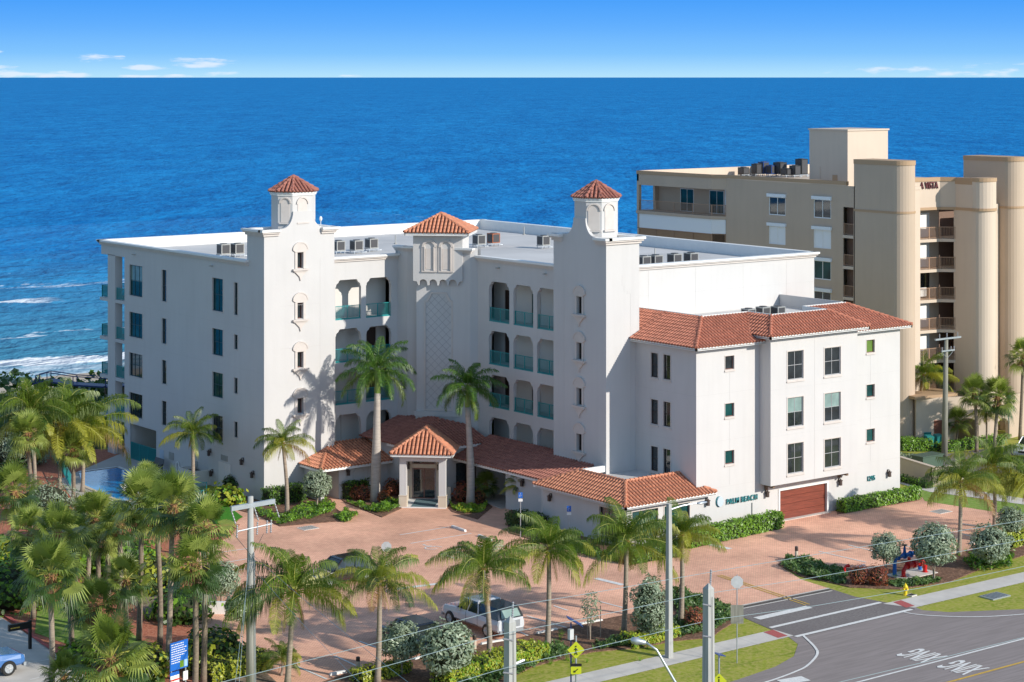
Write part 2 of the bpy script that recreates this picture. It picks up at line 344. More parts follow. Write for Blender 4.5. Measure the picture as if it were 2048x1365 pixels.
M['twig'] = mat('pale_twig_bark', (0.36, 0.29, 0.23), 0.9, noise=(6, .3))
# ------------------------------------------------------------------ ground, road, sea
def sheet(name, pts, z, m): 
    b = MB(); b.face([(p[0], p[1], z) for p in pts]); return struct(name, b, m)
def px(l, z=0): return [G(u, v, z) for u, v in l]
g = MB(); ys = [-40, 60, 110, 165, 185, 196, 204, 214, 226, 240, 260]; zs = [0, 0, 0, 0, -.2, .2, -.6, -1.8, -2.9, -4.2, -6]
for i in range(len(ys)-1):
    g.mi = 0 if ys[i] < 165 else (1 if ys[i] < 196 else 2)
    g.face([(-200, ys[i], zs[i]), (500, ys[i], zs[i]), (500, ys[i+1], zs[i+1]), (-200, ys[i+1], zs[i+1])])
struct('ground', g, [M['grass'], M['dune'], M['sand']])
# sea: near grid with real swell, then a far sheet to the horizon
def foam_mat(name, near):
    m = mat(name, (0.012, 0.13, 0.30), 0.3, spec=0.16); t = m.node_tree; b = t.nodes['Principled BSDF']; g = t.nodes.new('ShaderNodeTexCoord')
    def nz(sc, stretch, det=6, rough=.5):
        mp = t.nodes.new('ShaderNodeMapping'); mp.inputs['Scale'].default_value = stretch; mp.inputs['Rotation'].default_value = (0, 0, math.radians(-14))
        n = t.nodes.new('ShaderNodeTexNoise'); n.inputs['Scale'].default_value = sc; n.inputs['Detail'].default_value = det; n.inputs['Roughness'].default_value = rough
        t.links.new(g.outputs['Object'], mp.inputs[0]); t.links.new(mp.outputs[0], n.inputs[0]); return n.outputs[0]
    def mr(x, a, b_, c=0, d=1):
        r = t.nodes.new('ShaderNodeMapRange'); r.inputs[1].default_value = a; r.inputs[2].default_value = b_; r.inputs[3].default_value = c; r.inputs[4].default_value = d; t.links.new(x, r.inputs[0]); return r.outputs[0]
    def mx(fac, A, B):
        q = t.nodes.new('ShaderNodeMix'); q.data_type = 'RGBA'
        if isinstance(fac, float): q.inputs[0].default_value = fac
        else: t.links.new(fac, q.inputs[0])
        for i, c in ((6, A), (7, B)):
            if isinstance(c, tuple): q.inputs[i].default_value = (*c, 1)
            else: t.links.new(c, q.inputs[i])
        return q.outputs[2]
    def ma(op, a, b_=None):
        q = t.nodes.new('ShaderNodeMath'); q.operation = op
        for i, c in ((0, a), (1, b_)):
            if c is None: continue
            if isinstance(c, (int, float)): q.inputs[i].default_value = c
            else: t.links.new(c, q.inputs[i])
        return q.outputs[0]
    rot = t.nodes.new('ShaderNodeMapping'); rot.inputs['Rotation'].default_value = (0, 0, math.radians(37.5)); t.links.new(g.outputs['Object'], rot.inputs[0])
    def n2(sx_, sy_, det=3, rough=.6):
        mp = t.nodes.new('ShaderNodeMapping'); mp.inputs['Scale'].default_value = (sx_, sy_, 1); n = t.nodes.new('ShaderNodeTexNoise'); n.inputs['Scale'].default_value = 1; n.inputs['Detail'].default_value = det; n.inputs['Roughness'].default_value = rough
        t.links.new(rot.outputs[0], mp.inputs[0]); t.links.new(mp.outputs[0], n.inputs[0]); return n.outputs[0]
    def wsum(l):
        o = None
        for w, x in l:
            q = ma('MULTIPLY', x, w); o = q if o is None else ma('ADD', o, q)
        return o
    sep = t.nodes.new('ShaderNodeSeparateXYZ'); t.links.new(g.outputs['Object'], sep.inputs[0])
    rp = wsum([(.28, n2(.30, .26)), (.28, n2(.11, .07)), (.28, n2(.045, .018)), (.16, n2(.010, .003, 5))])
    deep = mx(mr(rp, .36, .66), (0.0, 0.105, 0.345), (0.014, 0.27, 0.60)); col = deep
    if near:
        wob = ma('ADD', sep.outputs[1], mr(nz(1, (.03, .03, 1), 4), 0, 1, -9, 9))
        shallow = mr(wob, 236, 400, 1, 0)
        col = mx(ma('MULTIPLY', shallow, .75), deep, (0.07, 0.25, 0.32))
        def foam(y0, w, thr, sc=(.35, .55, 1), wobk=1.0, x0=None, x1=None):
            yy = wob if wobk else sep.outputs[1]
            d = ma('DIVIDE', ma('ABSOLUTE', ma('SUBTRACT', yy, y0)), w)
            k = ma('MAXIMUM', ma('SUBTRACT', 1, d), 0)
            f = mr(ma('ADD', ma('MULTIPLY', k, .6), nz(1, sc, 9, .65)), thr, thr+.1)
            if x0 is not None:
                f = ma('MULTIPLY', f, ma('MULTIPLY', mr(sep.outputs[0], x0-4, x0+4), mr(sep.outputs[0], x1-5, x1+2, 1, 0)))
            return f
        f = foam(238.5, 3.8, .68)
        f = ma('MAXIMUM', f, ma('MULTIPLY', mr(sep.outputs[1], 226, 240, 1, .35), mr(nz(1, (.12, .5, 1), 9, .6), .34, .6)) if False else ma('MULTIPLY', mr(sep.outputs[1], 236, 241, 1, 0), mr(nz(1, (.10, .5, 1), 9, .6), .38, .66, .12, .72)))
        f = ma('MAXIMUM', f, foam(306, 5, .78, x0=118, x1=141, wobk=0))
        f = ma('MAXIMUM', f, ma('MULTIPLY', foam(322, 5, .86, x0=150, x1=175, wobk=0), .7))
        f = ma('MAXIMUM', f, ma('MULTIPLY', foam(262, 4, 1.0), .6))
        f = ma('MAXIMUM', f, ma('MULTIPLY', foam(330, 25, 1.04), .45))
        col = mx(f, col, (0.74, 0.78, 0.82))
        t.links.new(mr(f, 0, 1, .2, .8), b.inputs['Roughness'])
    t.links.new(col, b.inputs['Base Color'])
    h = wsum([(1.0, n2(.42, .2)), (3.0, n2(.12, .06)), (8, n2(.03, .012, 6))])
    bp = t.nodes.new('ShaderNodeBump'); bp.inputs['Strength'].default_value = 0.6; bp.inputs['Distance'].default_value = 1.0
    t.links.new(h, bp.inputs['Height']); t.links.new(bp.outputs[0], b.inputs['Normal'])
    df = t.nodes.new('ShaderNodeBsdfDiffuse'); t.links.new(col, df.inputs[0]); t.links.new(bp.outputs[0], df.inputs['Normal']); ms = t.nodes.new('ShaderNodeMixShader'); ms.inputs[0].default_value = .20 if near else .13
    t.links.new(df.outputs[0], ms.inputs[1]); t.links.new(b.outputs[0], ms.inputs[2]); t.links.new(ms.outputs[0], t.nodes['Material Output'].inputs[0]); return m
M['seafar'] = foam_mat('open_sea_water', False); M['seanear'] = foam_mat('shallow_surf_water', True)
b = MB(); nx_, ny_ = 150, 90
for j in range(ny_+1):
    y = 218+(j/ny_)*240
    for i in range(nx_+1):
        x = 40+i/nx_*260
        q = y+3*math.sin(x*.05)+2*math.sin(x*.13+1)
        h = .9*math.exp(-((q-239.5)/1.8)**2)+.55*math.exp(-((q-254)/4)**2)+.6*math.exp(-((q-275)/5)**2)+.7*math.exp(-((y-306)/3.5)**2)*math.exp(-((x-130)/18)**2)+.45*math.sin(q*.22)*math.exp(-((q-330)/60)**2)+.12*math.sin(x*.35+y*.6)
        h *= min(1, (458-y)/60)*min(1, max(0, (y-222)/8))
        b.v.append((x, y, -3+h))
for j in range(ny_):
    for i in range(nx_):
        a = j*(nx_+1)+i; b.f.append((a, a+1, a+nx_+2, a+nx_+1)); b.m.append(0)
struct('sea', b, M['seanear'], True)
b = MB(); R = 250000
for q in ([(-R, 458), (R, 458), (R, R), (-R, R)], [(-R, 222), (40, 222), (40, 458), (-R, 458)], [(300, 222), (R, 222), (R, 458), (300, 458)]): b.face([(x, y, -3.0) for x, y in q])
struct('sea', b, M['seafar'])
# brick forecourt
paver_px = [(430, 1372), (400, 1300), (395, 1200), (385, 1120), (420, 1080), (465, 1056), (480, 1036), (440, 1012), (400, 990), (528, 960), (900, 940), (1100, 980), (1400, 985), (1660, 985), (1838, 990), (1880, 985), (1990, 1015), (2060, 1030), (2060, 1068), (1919, 1107), (1860, 1122), (1800, 1120), (1740, 1141), (1657, 1134), (1600, 1112), (1574, 1114), (1556, 1130), (1603, 1160), (1657, 1177), (1462, 1215), (1428, 1206), (1342, 1178), (1306, 1190), (1296, 1222), (1228, 1235), (1155, 1251), (1121, 1259), (1030, 1278), (933, 1296), (800, 1321), (700, 1345), (640, 1372)]
sheet('plaza_paving', px(paver_px), .012, M['paver'])
# street and driveway apron
sheet('driveway_apron', px([(1462, 1216), (1487, 1236), (1540, 1259), (1575, 1273), (1604, 1275), (1829, 1221), (1829, 1214), (1779, 1207), (1710, 1194), (1657, 1177)]), .014, M['asphaltd'])
road = px([(1575, 1273), (1596, 1289), (1588, 1313), (1551, 1334), (1476, 1360), (1380, 1388), (1200, 1428), (1000, 1500)])
road += [Vector((45, 40, 0)), Vector((190, 40, 0)), Vector((190, 84, 0))]+px([(2048, 1219), (1898, 1225), (1844, 1221), (1829, 1214)])
sheet('road', road, .010, M['asphalt'])
sheet('sidewalk', [(50, 84.65), (86.0, 84.95), (86.0, 86.6), (50, 86.6)], .02, M['concrete'])
sheet('sidewalk', [(96.4, 84.9), (150, 84.6), (150, 86.3), (95.6, 86.7)], .02, M['concrete'])
def pad(l): sheet('tactile_paving', px(l), .026, M['pad'])
pad([(1527, 1265.5), (1546, 1260.5), (1575.5, 1272.6), (1556, 1277)]); pad([(1786, 1205.5), (1802, 1201.5), (1830, 1213), (1812, 1216.5)])
j = MB()
for x in range(51, 150, 2):
    if 85.8 < x < 96.6: continue
    j.face([(x, 84.75, .024), (x+.03, 84.75, .024), (x+.03, 86.5, .024), (x, 86.5, .024)])
struct('sidewalk_joints', j, M['joint'])
# painted markings: bands between pixel pairs
def band(l, w, m, name='road_marking', z=.03):
    b = MB()
    P = [G(u, v) for u, v in l]
    if len(P) > 3:
        Q = []
        for i in range(len(P)-1):
            p0, p1, p2, p3 = P[max(i-1, 0)], P[i], P[i+1], P[min(i+2, len(P)-1)]
            for k in range(8):
                t = k/8; Q.append(.5*((2*p1)+(p2-p0)*t+(2*p0-5*p1+4*p2-p3)*t*t+(3*p1-p0-3*p2+p3)*t**3))
        P = Q+[P[-1]]
    for i in range(len(P)-1):
        a, c = P[i], P[i+1]; d = (c-a).normalized(); n = Vector((-d.y, d.x, 0))*w/2
        b.face([(a+n+Vector((0, 0, z))), (a-n+Vector((0, 0, z))), (c-n+Vector((0, 0, z))), (c+n+Vector((0, 0, z)))])
    return struct(name, b, m)
def bandxy(x0, x1, y0, y1, m, z=.03): 
    b = MB(); b.face([(x0, y0, z), (x1, y0, z), (x1, y1, z), (x0, y1, z)]); struct('road_marking', b, m)
bandxy(85.9, 96.0, 84.55, 84.85, M['wpaint']); bandxy(86.1, 95.7, 86.85, 87.15, M['wpaint']); bandxy(86.9, 91.4, 88.65, 89.25, M['wpaint'])
bandxy(60, 170, 76.2, 76.36, M['wpaint']); bandxy(60, 170, 73.2, 73.38, M['ypaint'])
for x in (84.0, 98, 112): bandxy(x, x+3, 71.6, 71.75, M['wpaint'])
band([(1606, 1272), (1630, 1296), (1634, 1311), (1614, 1333), (1590, 1345), (1550, 1360), (1500, 1375)], .15, M['wpaint'], z=.034)
band([(1802.7, 1224.6), (1830, 1229.5), (1871, 1233), (1951, 1235), (2048, 1229.5), (2200, 1212)], .13, M['wpaint'], z=.034)
band([(1434.8, 1152.4), (1612, 1211.6)], .11, M['ypaint']); band([(1441, 1151), (1619, 1210)], .11, M['ypaint'])
band([(1562, 1366), (1612, 1358)], .9, M['wpaint'])
band([(1461, 1216.5), (1658, 1177.6)], .18, M['concrete'], 'trench_drain'); band([(1464, 1219.3), (1661, 1180)], .25, M['black'], 'trench_drain', .028); band([(1467, 1222), (1664, 1182.5)], .14, M['concrete'], 'trench_drain')
sl_ = .14
for l in ([(800, 1070.9), (899, 1054.8)], [(821.4, 1088), (943, 1068)], [(434.8, 1107), (528, 1093.6)], [(454.8, 1125.7), (500, 1118)], [(470.9, 1143), (500, 1137)],
          [(718, 1283.5), (817, 1319.6)], [(584.5, 1330), (654, 1359.7)], [(670, 1313), (712.9, 1333)], [(1191, 1202), (1251.6, 1218)], [(1107.5, 1212.6), (1135.6, 1222)], [(1052.7, 1232.6), (1134, 1256.7)], [(1040, 1265), (1063, 1276)],
          [(1638, 1104), (1732, 1125.7)], [(1697, 1091), (1762, 1107)], [(1804, 1091), (1860, 1104)], [(1924.5, 1048), (1955, 1053.5)], [(1921.8, 1068), (1951, 1076)], [(460, 1197), (480, 1205)],
          [(883, 1109), (940, 1093)], [(883, 1109), (910, 1118)], [(910, 1118), (1000, 1098)], [(893, 1108), (936, 1103)], [(940, 1093), (1020, 1093)], [(940, 1112), (960, 1100)]):
    band(l, sl_, M['wpaint'])
for l in ([(814, 1176.5), (877.5, 1168.5)], [(790, 1180), (815, 1176.5)], [(1191.4, 1157.8), (1246, 1171)], [(1417, 1089.6), (1461.5, 1099)]): band(l, .42, M['wpaint'])
# accessible parking symbol, painted
b = MB(); c0 = G(863, 1097)
def arc(mb, c, r0, r1, a0, a1, n, z):
    for i in range(n):
        t0 = a0+(a1-a0)*i/n; t1 = a0+(a1-a0)*(i+1)/n
        mb.face([(c[0]+r*math.cos(t), c[1]+r*math.sin(t), z) for r, t in ((r0, t0), (r1, t0), (r1, t1), (r0, t1))])
arc(b, c0, .40, .50, .3, 5.2, 14, .03)
for a, e in (((0, .2), (.1, .95)), ((.05, .6), (.5, .62)), ((0, .3), (.55, .28)), ((.55, .28), (.75, -.25))):
    A = c0+Vector((a[0], a[1], 0)); Bq = c0+Vector((e[0], e[1], 0)); d = (Bq-A).normalized(); n_ = Vector((-d.y, d.x, 0))*.05
    b.face([(p.x, p.y, .031) for p in (A+n_, A-n_, Bq-n_, Bq+n_)])
arc(b, (c0.x+.12, c0.y+1.08), 0, .12, 0, 6.283, 8, .03)
struct('accessible_symbol_marking', b, M['wpaint'])
def text_mesh(txt, size, depth, sx=1.0, sy=1.0, bold=0.0, space=1.0):
    cu = bpy.data.curves.new('t', 'FONT'); cu.body = txt; cu.size = size; cu.extrude = depth; cu.offset = bold; cu.space_character = space
    cu.align_x = 'CENTER'; cu.align_y = 'CENTER'; cu.resolution_u = 3
    o = bpy.data.objects.new('t', cu); COL.objects.link(o); dg = bpy.context.evaluated_depsgraph_get(); dg.update()
    me = bpy.data.meshes.new_from_object(o.evaluated_get(dg)); bpy.data.objects.remove(o)
    me.transform(Matrix.Diagonal((sx, sy, 1, 1))); me.materials.clear(); return me
def text_obj(name, txt, size, depth, m, loc, rot, parent=None, fit=None, **k):
    me = text_mesh(txt, size, depth, **k)
    if fit:
        xs_ = [v.co.x for v in me.vertices]; ys_ = [v.co.y for v in me.vertices]
        me.transform(Matrix.Diagonal((fit[0]/(max(xs_)-min(xs_)), fit[1]/(max(ys_)-min(ys_)), 1, 1)))
        xs_ = [v.co.x for v in me.vertices]; ys_ = [v.co.y for v in me.vertices]; me.transform(Matrix.Translation((-(max(xs_)+min(xs_))/2, -(max(ys_)+min(ys_))/2, 0)))
    me.materials.append(m); o = bpy.data.objects.new(name, me); COL.objects.link(o)
    o.location = loc; o.rotation_euler = rot
    if parent is not None:
        r = parent.parent if parent.parent is not None else parent
        o.parent = parent; o.location = Vector(loc)-r.location
    return o
for (u, v) in ((1845, 1311.5), (1927, 1335)):
    p = G(u, v); o = text_obj('lane_text_marking', 'XING', .82, .001, M['wpaint'], (p.x, p.y, .032), (0, 0, math.pi/2), sy=3.7, bold=.018); o['kind'] = 'structure'
# beds (mulch sheets) raised a little above the grass
def bed(l, m='mulch', z=.06, name='planting_bed'):
    b = MB(); P = px(l); b.prism([(p.x, p.y) for p in P], .0, z); return struct(name, b, M[m])
bed([(640, 1368), (700, 1346), (800, 1322), (933, 1297), (1030, 1279), (1121, 1260), (1228, 1236), (1297, 1223), (1307, 1191), (1342, 1179), (1428, 1207), (1462, 1216), (1468, 1246), (1441, 1262), (1428, 1273), (1407, 1278), (1348, 1283), (1278, 1297), (1187, 1305), (1131, 1318), (1067, 1334), (1000, 1368), (940, 1395), (640, 1395)])
bed([(1556, 1131), (1574, 1115), (1600, 1113), (1657, 1135), (1740, 1142), (1800, 1121), (1860, 1123), (1919, 1108), (2060, 1069), (2060, 1108), (1960, 1140), (1900, 1165), (1800, 1180), (1700, 1176), (1640, 1162), (1603, 1155)])
bed([(440, 1000), (600, 978), (662, 1000), (672, 1018), (700, 1042), (560, 1054), (510, 1030), (470, 1020)])
bed([(683, 1000), (800, 985), (803, 1018), (764, 1036), (690, 1006)]); bed([(893, 1013), (905, 990), (955, 992), (985, 1015), (955, 1040), (905, 1025)])
bed([(1010, 1035), (1040, 1000), (1100, 1020), (1240, 1050), (1350, 1050), (1560, 1040), (1562, 1052), (1420, 1085), (1250, 1130), (1130, 1100), (1020, 1068)])
bed([(1675, 1030), (1838, 1002), (1836, 985), (1670, 1015)])
bed([(-260, 930), (-60, 895), (230, 900), (410, 1000), (420, 1050), (480, 1050), (460, 1075), (400, 1100), (385, 1150), (400, 1300), (470, 1400), (-40, 1400), (-300, 1190)], 'mulchred', .03)
def lawn(l, m='grassg', z=.05): return sheet('lawn', px(l), z, M[m])
lawn([(0, 1070), (60, 1085), (60, 1120), (0, 1120)]); lawn([(75, 1215), (150, 1195), (250, 1260), (310, 1300), (250, 1330), (70, 1268)]); lawn([(250, 1330), (330, 1330), (330, 1372), (200, 1372)])
lawn([(360, 1185), (410, 1172), (470, 1165), (470, 1180), (400, 1196)]); lawn([(415, 1020), (448, 1008), (486, 1036), (468, 1046), (430, 1050)], 'turf', .07)
lawn([(420, 1280), (470, 1290), (560, 1372), (430, 1372)], 'soil', .035)
sheet('parking_lot', px([(-900, 1330), (-420, 1200), (0, 1235), (30, 1255), (130, 1320), (200, 1380), (120, 1480), (-700, 1600)]), .06, M['concrete'])
band([(-10, 1222), (35, 1250), (85, 1290), (135, 1318), (180, 1322)], .25, M['pad'], 'red_kerb', .12)
band([(35, 1333), (105, 1320)], .1, M['wpaint'], z=.066); band([(60, 1362), (130, 1345)], .1, M['wpaint'], z=.066)
# stepping path
sheet('footpath', px([(265, 1130), (300, 1115), (318, 1190), (300, 1240), (255, 1200)]), .045, M['soil'])
# white lines of loose stones in the shaded path
# pool terrace
sheet('pool_deck', px([(120, 960), (250, 905), (330, 935), (405, 985), (430, 1010), (300, 1050), (150, 1010)], .0), .05, M['deck'])
pw = mat('pool_water', (0.0, 0.26, 0.62), 0.03, bump=(2.5, 0.25, .08), spec=0.6, noise=(0.6, 0.5), col2=(0.0, 0.18, 0.50))
b = MB(); P = px([(158, 948), (235, 938), (300, 962), (268, 1000), (240, 1003), (165, 972)]); b.prism([(p.x, p.y) for p in P], .02, .075); tag(struct('pool', b, pw), 'blue swimming pool on the shaded terrace left of the building', 'pool')
band([(158, 946), (235, 935.5), (302, 961)], .35, M['white'], 'pool_coping', .09); band([(302, 962), (268, 1001), (240, 1004), (165, 973)], .35, M['beige'], 'pool_coping', .09)
# neighbour's drive and kerbs, right edge
sheet('side_street', px([(1800, 938), (1870, 912), (1975, 898), (2100, 880), (2100, 940), (1960, 950), (1900, 935), (1850, 945)]), .02, M['asphaltd'])
sheet('sidewalk', px([(1800, 960), (1845, 972), (1965, 985), (2060, 1000), (2060, 1012), (1940, 995), (1860, 985), (1800, 968)]), .03, M['concrete'])
sheet('lawn', px([(1830, 975), (1870, 985), (1960, 1000), (2060, 1010), (2060, 1035), (1960, 1020), (1850, 1003)]), .02, M['grassg'])
# ------------------------------------------------------------------ building helpers
def panel(F, s0, s1, z0, z1, holes, depth=.16, mb=None, o=0.0, rev=True):
    b = mb or MB()
    S = sorted({s0, s1, *[max(s0, min(s1, h[0])) for h in holes], *[max(s0, min(s1, h[1])) for h in holes]})
    Zs = sorted({z0, z1, *[max(z0, min(z1, h[2])) for h in holes], *[max(z0, min(z1, h[3])) for h in holes]})
    for i in range(len(S)-1):
        for j in range(len(Zs)-1):
            a, c, d, e = S[i], S[i+1], Zs[j], Zs[j+1]
            if c-a < 1e-5 or e-d < 1e-5: continue
            mx_, mz_ = (a+c)/2, (d+e)/2
            if any(h[0] < mx_ < h[1] and h[2] < mz_ < h[3] for h in holes): continue
            b.face([F(a, d, o), F(c, d, o), F(c, e, o), F(a, e, o)])
    if rev:
        for h in holes:
            a, c, d, e = h[:4]; dp = o-depth
            b.face([F(a, d, o), F(a, e, o), F(a, e, dp), F(a, d, dp)]); b.face([F(c, d, dp), F(c, e, dp), F(c, e, o), F(c, d, o)])
            b.face([F(a, e, o), F(c, e, o), F(c, e, dp), F(a, e, dp)]); b.face([F(a, d, dp), F(c, d, dp), F(c, d, o), F(a, d, o)])
    return b
def window(F, par, a, c, d, e, nx=2, nz=1, fm='frame', gm='glass', depth=.14, fw=.06, name='window', trim=None, tw=.09, sill=True, bars=None, gm2=None):
    b = MB(); b.bx(F, a, c, d, d+fw, -depth-.02, -depth+.05).bx(F, a, c, e-fw, e, -depth-.02, -depth+.05)
    b.bx(F, a, a+fw, d+fw, e-fw, -depth-.02, -depth+.05).bx(F, c-fw, c, d+fw, e-fw, -depth-.02, -depth+.05)
    bw = fw*.75
    for i in range(1, nx):
        x = a+(c-a)*i/nx; b.bx(F, x-bw/2, x+bw/2, d+fw, e-fw, -depth-.02, -depth+.03)
    for i in range(1, nz):
        z = d+(e-d)*i/nz; b.bx(F, a+fw, c-fw, z-bw/2, z+bw/2, -depth-.018, -depth+.028)
    w = b.build(name, M[fm], par)
    g = MB(); g.face([F(a, d, -depth), F(c, d, -depth), F(c, e, -depth), F(a, e, -depth)])
    sub(g, 'pane', M[gm], w)
    if gm2:
        g = MB(); zm = d+(e-d)*.48; g.face([F(a+fw, zm, -depth+.005), F(c-fw, zm, -depth+.005), F(c-fw, e-fw, -depth+.005), F(a+fw, e-fw, -depth+.005)]); sub(g, 'blind', M[gm2], w)
    if trim:
        t = MB(); t.bx(F, a-tw, a-.003, d-tw, e+tw, 0, .03).bx(F, c+.003, c+tw, d-tw, e+tw, 0, .03).bx(F, a-.003, c+.003, e+.003, e+tw, 0, .028).bx(F, a-.003, c+.003, d-tw, d-.003, 0, .028)
        if sill: t.bx(F, a-tw-.03, c+tw+.03, d-tw-.1, d-tw-.002, 0, .08)
        sub(t, 'surround', M[trim], w)
    return w
def cornice(F, s0, s1, zt, par, h=.42, out=.34, name='cornice', e0=0, e1=0, m=('white', 'trim')):
    b = MB(); b.bx(F, s0-out*e0, s1+out*e1, zt-h*.36, zt, -.3, out); b.mi = 1
    b.bx(F, s0-out*.72*e0, s1+out*.72*e1, zt-h*.62, zt-h*.36-.002, 0.002, out*.72); b.bx(F, s0-out*.35*e0, s1+out*.35*e1, zt-h, zt-h*.62-.002, .002, out*.35)
    return b.build(name, [M[m[0]], M[m[1]]], par)
def railing(F, s0, s1, z, par, m='teal', h=1.07, o=-.08, gap=.11, pw=.022, posts=2, name='railing'):
    b = MB(); b.bx(F, s0, s1, z+h-.05, z+h, o-.03, o+.03).bx(F, s0, s1, z+.08, z+.12, o-.02, o+.02)
    n = max(2, int((s1-s0)/gap))
    for i in range(1, n):
        x = s0+(s1-s0)*i/n; b.bx(F, x-pw/2, x+pw/2, z+.12, z+h-.05, o-.011, o+.011)
    for i in range(posts+1):
        x = s0+.03+(s1-s0-.06)*i/posts; b.bx(F, x-.03, x+.03, z, z+h-.01, o-.028, o+.028)
    return b.build(name, M[m], par)
def tiles(mb, poly, eave, P=.31, L=.42, amp=.12, step=.035):
    """barrel-tile surface: poly = planar 3D convex polygon, eave = (A,B) two of its points along the eave"""
    A, B = Vector(eave[0]), Vector(eave[1]); ex = (B-A).normalized(); pts = [Vector(p) for p in poly]
    nn = Vector((0, 0, 0))
    for i in range(len(pts)): nn += (pts[i]-pts[0]).cross(pts[(i+1) % len(pts)]-pts[0])
    nn.normalize(); nn = nn if nn.z > 0 else -nn
    ey = nn.cross(ex)
    q = [((p-A).dot(ex), (p-A).dot(ey)) for p in pts]
    if max(y for _, y in q) < 0.01: ey = -ey; q = [(x, -y) for x, y in q]
    x0, x1 = min(x for x, _ in q), max(x for x, _ in q)
    def span(x):
        ys = []
        for i in range(len(q)):
            a, b = q[i], q[(i+1) % len(q)]
            if abs(a[0]-b[0]) < 1e-9:
                if abs(a[0]-x) < 1e-6: ys += [a[1], b[1]]
                continue
            t = (x-a[0])/(b[0]-a[0])
            if -1e-9 <= t <= 1+1e-9: ys.append(a[1]+t*(b[1]-a[1]))
        return (min(ys), max(ys)) if ys else None
    prof = [(0, -.2), (.04, .35), (.14, .75), (.3, 1), (.48, 1), (.64, .75), (.74, .3), (.78, -.2), (.9, -.25)]
    xs = [x0]; k = math.floor(x0/P)
    hs = []
    while k*P < x1:
        for fx, h in prof:
            x = (k+fx)*P
            if x0+1e-4 < x < x1-1e-4: xs.append(x)
        k += 1
    xs.append(x1)
    def hh(x):
        f = (x/P) % 1.0
        for i in range(len(prof)):
            a = prof[i]; b = prof[i+1] if i+1 < len(prof) else (1.0, 0)
            if a[0] <= f <= b[0]: return amp*(a[1]+(b[1]-a[1])*(f-a[0])/(b[0]-a[0]))
        return 0
    ymin = min(y for _, y in q); ymax = max(y for _, y in q)
    for i in range(len(xs)-1):
        xa, xb = xs[i], xs[i+1]
        if xb-xa < 1e-5: continue
        sa, sb = span(xa+1e-5), span(xb-1e-5)
        if not sa or not sb: continue
        ha, hb = hh(xa+1e-6), hh(xb-1e-6)
        kk = 0; y = ymin-.06
        while y < ymax:
            y2 = y+L
            ya0, ya1 = max(y, sa[0]-.06), min(y2, sa[1]); yb0, yb1 = max(y, sb[0]-.06), min(y2, sb[1])
            if ya1 > ya0+1e-4 or yb1 > yb0+1e-4:
                ya0, yb0 = min(ya0, sa[1]), min(yb0, sb[1]); ya1, yb1 = max(ya1, ya0), max(yb1, yb0)
                def lift(yy): return step*(1-(yy-y)/L)
                def PT(x, yy, h): return A+ex*x+ey*yy+nn*(h+lift(yy)+.02)
                mb.face([PT(xa, ya0, ha), PT(xb, yb0, hb), PT(xb, yb1, hb), PT(xa, ya1, ha)], 1 if ha+hb < .02 else 0)  # low channel faces take the darker slot, shade painted between barrels
                b0, b1 = A+ex*xa+ey*ya0+nn*(ha*.75-.01), A+ex*xb+ey*yb0+nn*(hb*.75-.01)
                mb.face([b0, b1, PT(xb, yb0, hb), PT(xa, ya0, ha)])
            y = y2
def hipcap(mb, p, q, r=.115, L=.38):
    p, q = Vector(p), Vector(q); n = max(1, int((q-p).length/L)); d = (q-p)/n; up = Vector((0, 0, .07))
    for i in range(n):
        mb.tube([p+d*i+up+Vector((0, 0, .02)), p+d*(i+1.12)+up-Vector((0, 0, .012))], [r*1.12, r*.85], 8)
def fascia(mb, a, b, z, th=.18, out=.0):
    a = Vector((a[0], a[1], 0)); b = Vector((b[0], b[1], 0)); d = (b-a).normalized(); n = Vector((d.y, -d.x, 0))
    F = Fr(a, b); mb.bx(F, 0, F.L, z-th, z, -.14, out)
def roof(par, faces, hips, eaves, mt='tile', soffit=None, zs=None, th=.2, name='tile_roof'):
    b = MB(); t = MB()
    for poly, ev in faces: tiles(b, poly, ev)
    r = b.build(name, [M[mt], M['tileshade']], par)
    base = MB()
    for poly, ev in faces: base.face(poly)
    sub(base, 'roof_deck', M['framered'], r)
    if hips:
        for p, q in hips: h = MB(); hipcap(h, p, q); sub(h, 'hip_cap', M[mt], r)
    if eaves:
        f = MB()
        for a, c, z in eaves: fascia(f, a, c, z, th)
        if soffit:
            for pl, z in soffit: f.prism(pl, z-.05, z-.01)
        sub(f, 'fascia', M['white'], r)
    return r
def lantern(F, s, z, par, o=0):  # wall lantern: a part of the building it is fixed to
    b = MB(); b.bx(F, s-.05, s+.05, z, z+.3, o, o+.04); b.bx(F, s-.02, s+.02, z+.28, z+.33, o, o+.2)
    b.bx(F, s-.10, s+.10, z-.22, z+.12, o+.12, o+.30); b.bx(F, s-.13, s+.13, z+.12, z+.18, o+.09, o+.33); b.bx(F, s-.05, s+.05, z+.18, z+.26, o+.16, o+.26)
    return b.build('wall_lantern', M['lamp'], par)
def split_boxes(b, name, m, par):
    for i in range(0, len(b.v), 8): c = MB(); c.hexa(b.v[i:i+8]); c.build(name, m, par)
def joint(b, F, s0, s1, z0, z1): b.bx(F, s0, s1, z0, z1, .001, .006)
# ------------------------------------------------------------------ white condominium
BL = empty('condominium_building', (100, 135, 0), 'white stucco condominium building with twin lantern towers and terracotta tile roofs', 'building')
ZR, ZP = 17.6, 18.5
FLR = [13.45, 10.05, 6.7, 3.3]
